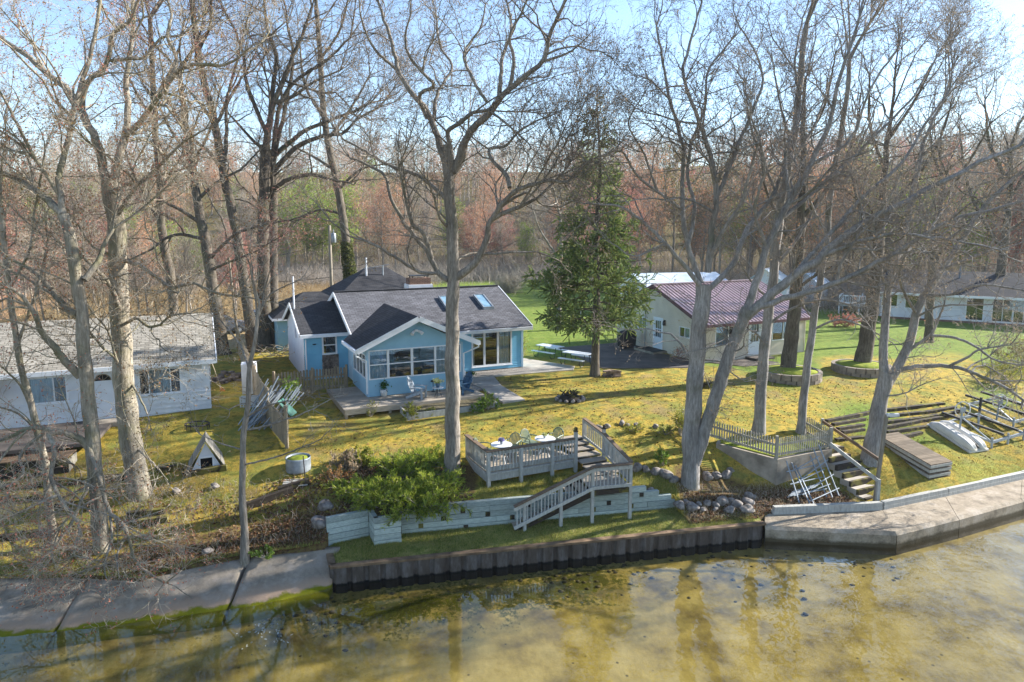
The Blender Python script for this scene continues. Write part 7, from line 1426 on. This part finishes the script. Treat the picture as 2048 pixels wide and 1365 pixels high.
shrub('deck_shrub', 'sparse dry shrub at the deck front, leftmost of the shrubs there', at(742, 832), (.42, .4, .72), M['sp_yellow'], 1, 700, .025, 24)
shrub('deck_shrub', 'yellow green leafing shrub in front of the low platform left corner', at(824, 840), (.55, .5, .75), M['sp_yellow'], 2, 1600, .035)
shrub('deck_shrub', 'small rounded lime shrub left of the central trunk', at(857, 832), (.34, .3, .38), M['sp_yellow'], 3, 1500, .03, 18)
shrub('deck_shrub', 'small rounded lime shrub just right of the central trunk', at(952, 825), (.34, .32, .4), M['sp_green'], 4, 1500, .03, 18)
shrub('deck_shrub', 'largest bright green shrub beside the concrete walk end', at(980, 818), (.62, .55, .72), M['sp_green'], 5, 3200, .035, 20)
shrub('corner_shrub', 'tall yellowish shrub at the cottage right corner', lw(HO, 10.75, 5.2, 3.0), (.6, .8, 1.9), M['sp_yellow'], 6, 2600, .04, 22, up=1.2)
shrub('spring_sapling', 'bright lime leafed sapling between pipe heap and picket fence', at(583, 828), (.75, .6, 1.6), M['sp_green'], 7, 1700, .06, 10, up=1.0)
shrub('bank_sapling', 'small pale green evergreen seedling on the bank left of the twin trunks', at(1323, 930), (.36, .36, .75), M['sp_green'], 8, 1900, .035, 16, up=1.0)
shrub('bank_shrub', 'thin yellowish shrub just behind the twin trunked oak', at(1362, 870), (.55, .5, 1.25), M['sp_yellow'], 9, 1500, .035, 14, up=1.0)
shrub('bank_shrub', 'low brown heathy shrub in the rock garden, left one', at(1268, 862), (.55, .4, .35), M['sp_yellow'], 10, 900, .03, 24, 'dark'); shrub('bank_shrub', 'low brown heathy shrub in the rock garden, right one', at(1330, 868), (.6, .45, .4), M['sp_yellow'], 11, 900, .03, 24, 'dark')
shrub('pink_shrub', 'small pinkish bare shrub below the cabin gable window', lw(CO, -.6, 1.6, 3.0), (.6, .5, .9), BD['pink'], 12, 600, .025, 18, 'red')
shrub('dry_grass_clump', 'round tan dry grass clump beyond the cottage right roof end', Zp(1018, 586, 3.0), (2.2, 2.0, 2.6), M['sp_yellow'], 13, 0, .05, 260, 'pale', .7)
shrub('bare_shrub', 'grey leafless shrub hugging the twin trunk foot on the right lawn edge', at(2010, 770), (1.6, 1.3, 1.6), M['sp_yellow'], 14, 2600, .05, 40)
shrub('bare_shrub', 'dense tangle of bare twigs at the right edge before the white house', at(2040, 735), (1.8, 1.5, 2.0), BD['olive'], 15, 2600, .05, 50)
shrub('rhododendron', 'brown leaved low shrub left of the juniper bed', at(690, 935), (.7, .6, .6), BD['brown'], 16, 1500, .05, 22, 'dark'); shrub('leaf_shrub', 'yellow green shrub at the upper left of the juniper bed', at(722, 930), (.7, .6, .75), M['sp_yellow'], 17, 2600, .045, 22)
shrub('leaf_shrub', 'brownish twiggy low shrub at the left end of the juniper bed', at(672, 962), (.7, .5, .55), BD['tan'], 18, 900, .04, 24, 'dark')
shrub('red_shrub', 'low red leaved shrub by the white side deck', Zp(1690, 652, 3.1), (1.3, 1.0, 1.0), BD['red'], 19, 1800, .06, 30, 'red')
shrub('edge_weeds', 'clump of green weeds at the apron top beside the slim young tree', at(530, 1112), (.4, .3, .3), M['sp_green'], 20, 700, .035, 14)
# junipers: arching feathery sprays
M['jun'] = leafy('juniper_needles', [hx('7d9438', .82), hx('a6b244', .88), hx('c4c658', .92), hx('8ca040', .85), hx('566f32', .65)], .6, .45)
def juniper(label, loc, R, H, seed, n=70):
    rg = np.random.default_rng(seed); t_ = thing('juniper_bush', label, 'shrub', loc); az = rg.uniform(0, 6.3, n); el = rg.uniform(.1, 1.2, n); L = R * rg.uniform(.6, 1.1, n); K = 6; d = np.stack([np.cos(az) * np.cos(el), np.sin(az) * np.cos(el), np.sin(el)], -1); B = np.empty((n, K, 3)); B[:, 0] = rg.normal(size=(n, 3)) * (R * .25, R * .25, .0); 
    for j in range(1, K): d = norm(d + (0, 0, -.16) + rg.normal(size=d.shape) * .05); B[:, j] = B[:, j - 1] + d * (L / 5)[:, None] * (1, 1, H / R)
    RR = np.tile(np.linspace(.018, .005, K)[None], (n, 1)); W = Acc(); W.add(*tubes(B, RR, 4))
    P2, R2, L2 = spawn(B, RR, L, rg, .055, lambda l, t: .30 * (1.25 - t) * R / 1.2, (25, 50), .15, 4, .1, .05, .6, .01, .5, .08); W.add(*tubes(P2, R2, 3)); W.build('stems', TW['dark'], t_)
    P3, R3, L3 = spawn(P2, R2, L2, rg, .034, lambda l, t: .11 + .25 * l, (18, 40), .05, 2, .1, .05, .6, .01, .5, .05)
    S = P3[:, [0, 1]]; ax = norm(S[:, 1] - S[:, 0]); Vs = []
    for q in range(2): pr = norm(np.cross(ax, rg.normal(size=ax.shape))) * .012; Vs.append(np.stack([S[:, 0] - pr, S[:, 0] + pr, S[:, 1] + pr * .5, S[:, 1] - pr], 1))
    V = np.concatenate(Vs).reshape(-1, 3); np_mesh('foliage', V, np.arange(len(V)).reshape(-1, 4), M['jun'], t_)
for k, (px, py, R, H, lab) in enumerate([(760, 1000, 1.15, .8, 'feathery juniper at the lower left, draping over the short teal wall'), (820, 1010, 1.25, .85, 'feathery juniper spilling over the middle of the teal wall corner'), (868, 985, 1.2, .9, 'bright juniper immediately left of the central trunk foot'), (800, 950, 1.2, .95, 'dark juniper in the centre of the bed, behind the draping ones'), (850, 930, 1.0, .8, 'topmost juniper of the bed next to the lawn'), (715, 985, .9, .65, 'leftmost low juniper of the bed')]):
    juniper(lab, at(px, py), R, H, 60 + k)
# grass blades and leaf litter on the near banks
def blades(name, N, fx, h, mat, seed):
    rg = np.random.default_rng(seed); x, y, z = fx(rg, N); a = rg.uniform(0, 6.3, len(x)); w_ = .007 * rg.uniform(.7, 1.5, len(x)); L = h * rg.uniform(.4, 1.2, len(x)); b = np.stack([x, y, z - .01], -1); s = np.stack([np.cos(a) * w_, np.sin(a) * w_, 0 * a], -1); ln = rg.normal(size=b.shape) * (.4, .4, 0) + (0, 0, 1); tip = b + norm(ln) * L[:, None]
    V = np.stack([b - s, b + s, tip], 1).reshape(-1, 3); o = np_mesh(name, V, None, mat, Ft=np.arange(len(V)).reshape(-1, 3)); o['kind'] = 'stuff'
M['blade'] = leafy('grass_blades', [hx('7a8a3a', .6), hx('a3a852', .65), hx('c0b070', .68), hx('627a32', .55)], .6, .3)
def strip_xy(rg, N):
    x = rg.uniform(-6.1, 9.0, N); v = rg.uniform(0, 1, N) ** .8; y = strip_front(x) * (1 - v) + strip_back(x) * v; return x, y, .6 + .15 * v
blades('strip_grass', 60000, strip_xy, .09, M['blade'], 1)
def bank_xy(rg, N):
    x = rg.uniform(-1.2, 6.4, N); y = np.interp(x, BX, BY) + .05 + rg.uniform(0, 1, N) ** 1.3 * 1.6; return x, y, gz(x, y)
blades('bank_grass', 22000, bank_xy, .13, M['blade'], 2)
def slope_xy(rg, N):
    x = rg.uniform(13.5, 27, N); y = np.interp(x, BX, BY) + .15 + rg.uniform(0, 1, N) * 4.5; return x, y, gz(x, y)
M['blade_dry'] = leafy('dry_grass_blades', [hx('8f9040', .55), hx('a89a52', .58), hx('b79a48', .6), hx('75803a', .5)], .6, .3)
blades('slope_grass', 50000, slope_xy, .06, M['blade_dry'], 3)
def lawn_xy(rg, N):
    x = rg.uniform(-8, 24, N); y = rg.uniform(26.5, 38, N); d_ = y - np.interp(x, BX, BY); k = (d_ > 1.2) & ~((x > 8.6) & (x < 13.6) & (y < 30)); x, y = x[k], y[k]
    c = ((x - HO[0]) * C25 + (y - HO[1]) * S25, -(x - HO[0]) * S25 + (y - HO[1]) * C25); k = ~((c[0] > -1.7) & (c[0] < 7.3) & (c[1] > -3.6)); x, y = x[k], y[k]; return x, y, gz(x, y)
M['blade_moss'] = leafy('mossy_lawn_blades', [hx('8c8438', .56), hx('b09a50', .62), hx('7c823a', .52), hx('a09258', .58)], .7, .3)
blades('lawn_grass', 120000, lawn_xy, .035, M['blade_moss'], 4)
def litter_f(name, N, fx, seed):
    rg = np.random.default_rng(seed); x, y, z = fx(rg, N); C = np.stack([x, y, z + .015], -1); V, F = leaf_quads(C, .05, rg, .6); o = np_mesh(name, V, F, M['dead']); o['kind'] = 'stuff'
M['dead'] = leafy('dead_leaves', [hx('6a4630', .55), hx('8a6044', .6), hx('9c7a58', .6), hx('4a3222', .5), hx('7a6a4a', .5)], .8, .15)
def lb(rg, N):
    x = rg.uniform(-17, -5.2, N); y = np.interp(x, BX, BY) + rg.uniform(0, 1, N) ** 1.6 * 3.6; k = vnoise(x, y, 1.2, 8) + rg.normal(size=N) * .25 + .05 * (x + 10) > .0; return x[k], y[k], gz(x[k], y[k]) + .02
litter_f('leaf_litter', 17000, lb, 1)
def lb2(rg, N):
    x = rg.uniform(6.6, 13.6, N); y = np.interp(x, BX, BY) + rg.uniform(0, 1, N) * 1.5; return x, y, gz(x, y)
litter_f('leaf_litter', 4000, lb2, 2); blades('weed_tufts', 16000, lambda rg, N: (lambda x: (x, np.interp(x, BX, BY) + rg.uniform(0, 1, N) ** 2 * 3.2, gz(x, np.interp(x, BX, BY) + rg.uniform(0, 1, N) * 0) + .05))(rg.uniform(-17, -6.4, N)), .12, M['blade'], 6)
# twigs, pale shells under water
t_ = None
rg = np.random.default_rng(9); n = 70; C = np.stack([rg.normal(-7.1, .5, n), rg.normal(18.6, .45, n), np.full(n, -.33)], -1); V, F = leaf_quads(C, .045, rg, .8); o = np_mesh('shell_litter', V, F, M['pot']); o['kind'] = 'stuff'

# dry brush, weeds and twigs over the left bank; conifers among the woods
def lbr(rg, N): x = rg.uniform(-18, -5.4, N); y = np.interp(x, BX, BY) + .1 + rg.uniform(0, 1, N) * 4.4; k = vnoise(x, y, 1.5, 4) + rg.normal(size=N) * .25 > .05; return x[k], y[k]
brush('bank_brush', '', 2600, lbr, TW['pale'], .28, 11); brush('bank_brush', '', 1000, lbr, TW['dark'], .5, 12)
def rbr(rg, N): x = rg.uniform(6.4, 13.8, N); y = np.interp(x, BX, BY) + .1 + rg.uniform(0, 1, N) * 1.9; return x, y
brush('bank_brush', '', 1500, rbr, TW['pale'], .22, 13)
blades('left_lawn_grass', 42000, lambda rg, N: (lambda x, y: (x, y, gz(x, y)))(rg.uniform(-19, -6.5, N), rg.uniform(23.0, 30.5, N)), .045, M['blade_moss'], 14)
for (px, Y, H_, lab) in ((1785, 118, 19, 'dark conifer poking above the right woods, left one'), (1868, 112, 20, 'dark conifer poking above the right woods, right one')):
    x_ = (px - 1024) / F_PX * Y; c_ = spruce(lab, (x_, Y, gh(x_, Y) - .1), H_, 2.6, px, .1, 'conifer', 1.3, .5)

litter_f('leaf_litter', 4200, lawn_xy, 21)
def tufts(rg, N): x, y, z = lawn_xy(rg, N); k = vnoise(x, y, 2.6, 12) + rg.normal(size=len(x)) * .15 > .22; return x[k], y[k], z[k]
blades('grass_tufts', 60000, tufts, .075, M['blade'], 22)
rg = np.random.default_rng(31); pm_ = MB()
for k in range(170):
    x = rg.uniform(-7, 14); y = np.interp(x, [-14.2, -5.7, 9.2, 13.85, 20.5], [17.6, 20.6, 23.9, 23.3, 26.1]) - .15 - abs(rg.normal()) * 1.1; d_ = np.interp(x, [-14.2, -5.7, 9.2, 13.85, 20.5], [17.6, 20.6, 23.9, 23.3, 26.1]) - y; r = rg.uniform(.03, .10); pm_.blob((x, y, -.30 - .055 * d_), (r * 1.2, r, r * .6), k, 6, 4)
o = pm_.build('lake_bed_pebbles', plain('algae_covered_stone', hx('6a5c2c', .36), hx('4a441e', .32), 4, .9), None, True); o['kind'] = 'stuff'
# ------------------------------------------------------------------ thin spring haze
hz = MB(); hz.bx(-410, 410, -210, 760, -4.5, 90); hm = bpy.data.materials.new('haze'); hm.use_nodes = True; ht = hm.node_tree; ht.nodes.remove(ht.nodes['Principled BSDF'])
pv = ht.nodes.new('ShaderNodeVolumePrincipled'); pv.inputs['Color'].default_value = (.80, .88, 1, 1); pv.inputs['Density'].default_value = .00022; pv.inputs['Anisotropy'].default_value = .2
ht.links.new(pv.outputs[0], ht.nodes['Material Output'].inputs['Volume']); ho = hz.build('haze', hm); ho['kind'] = 'stuff'
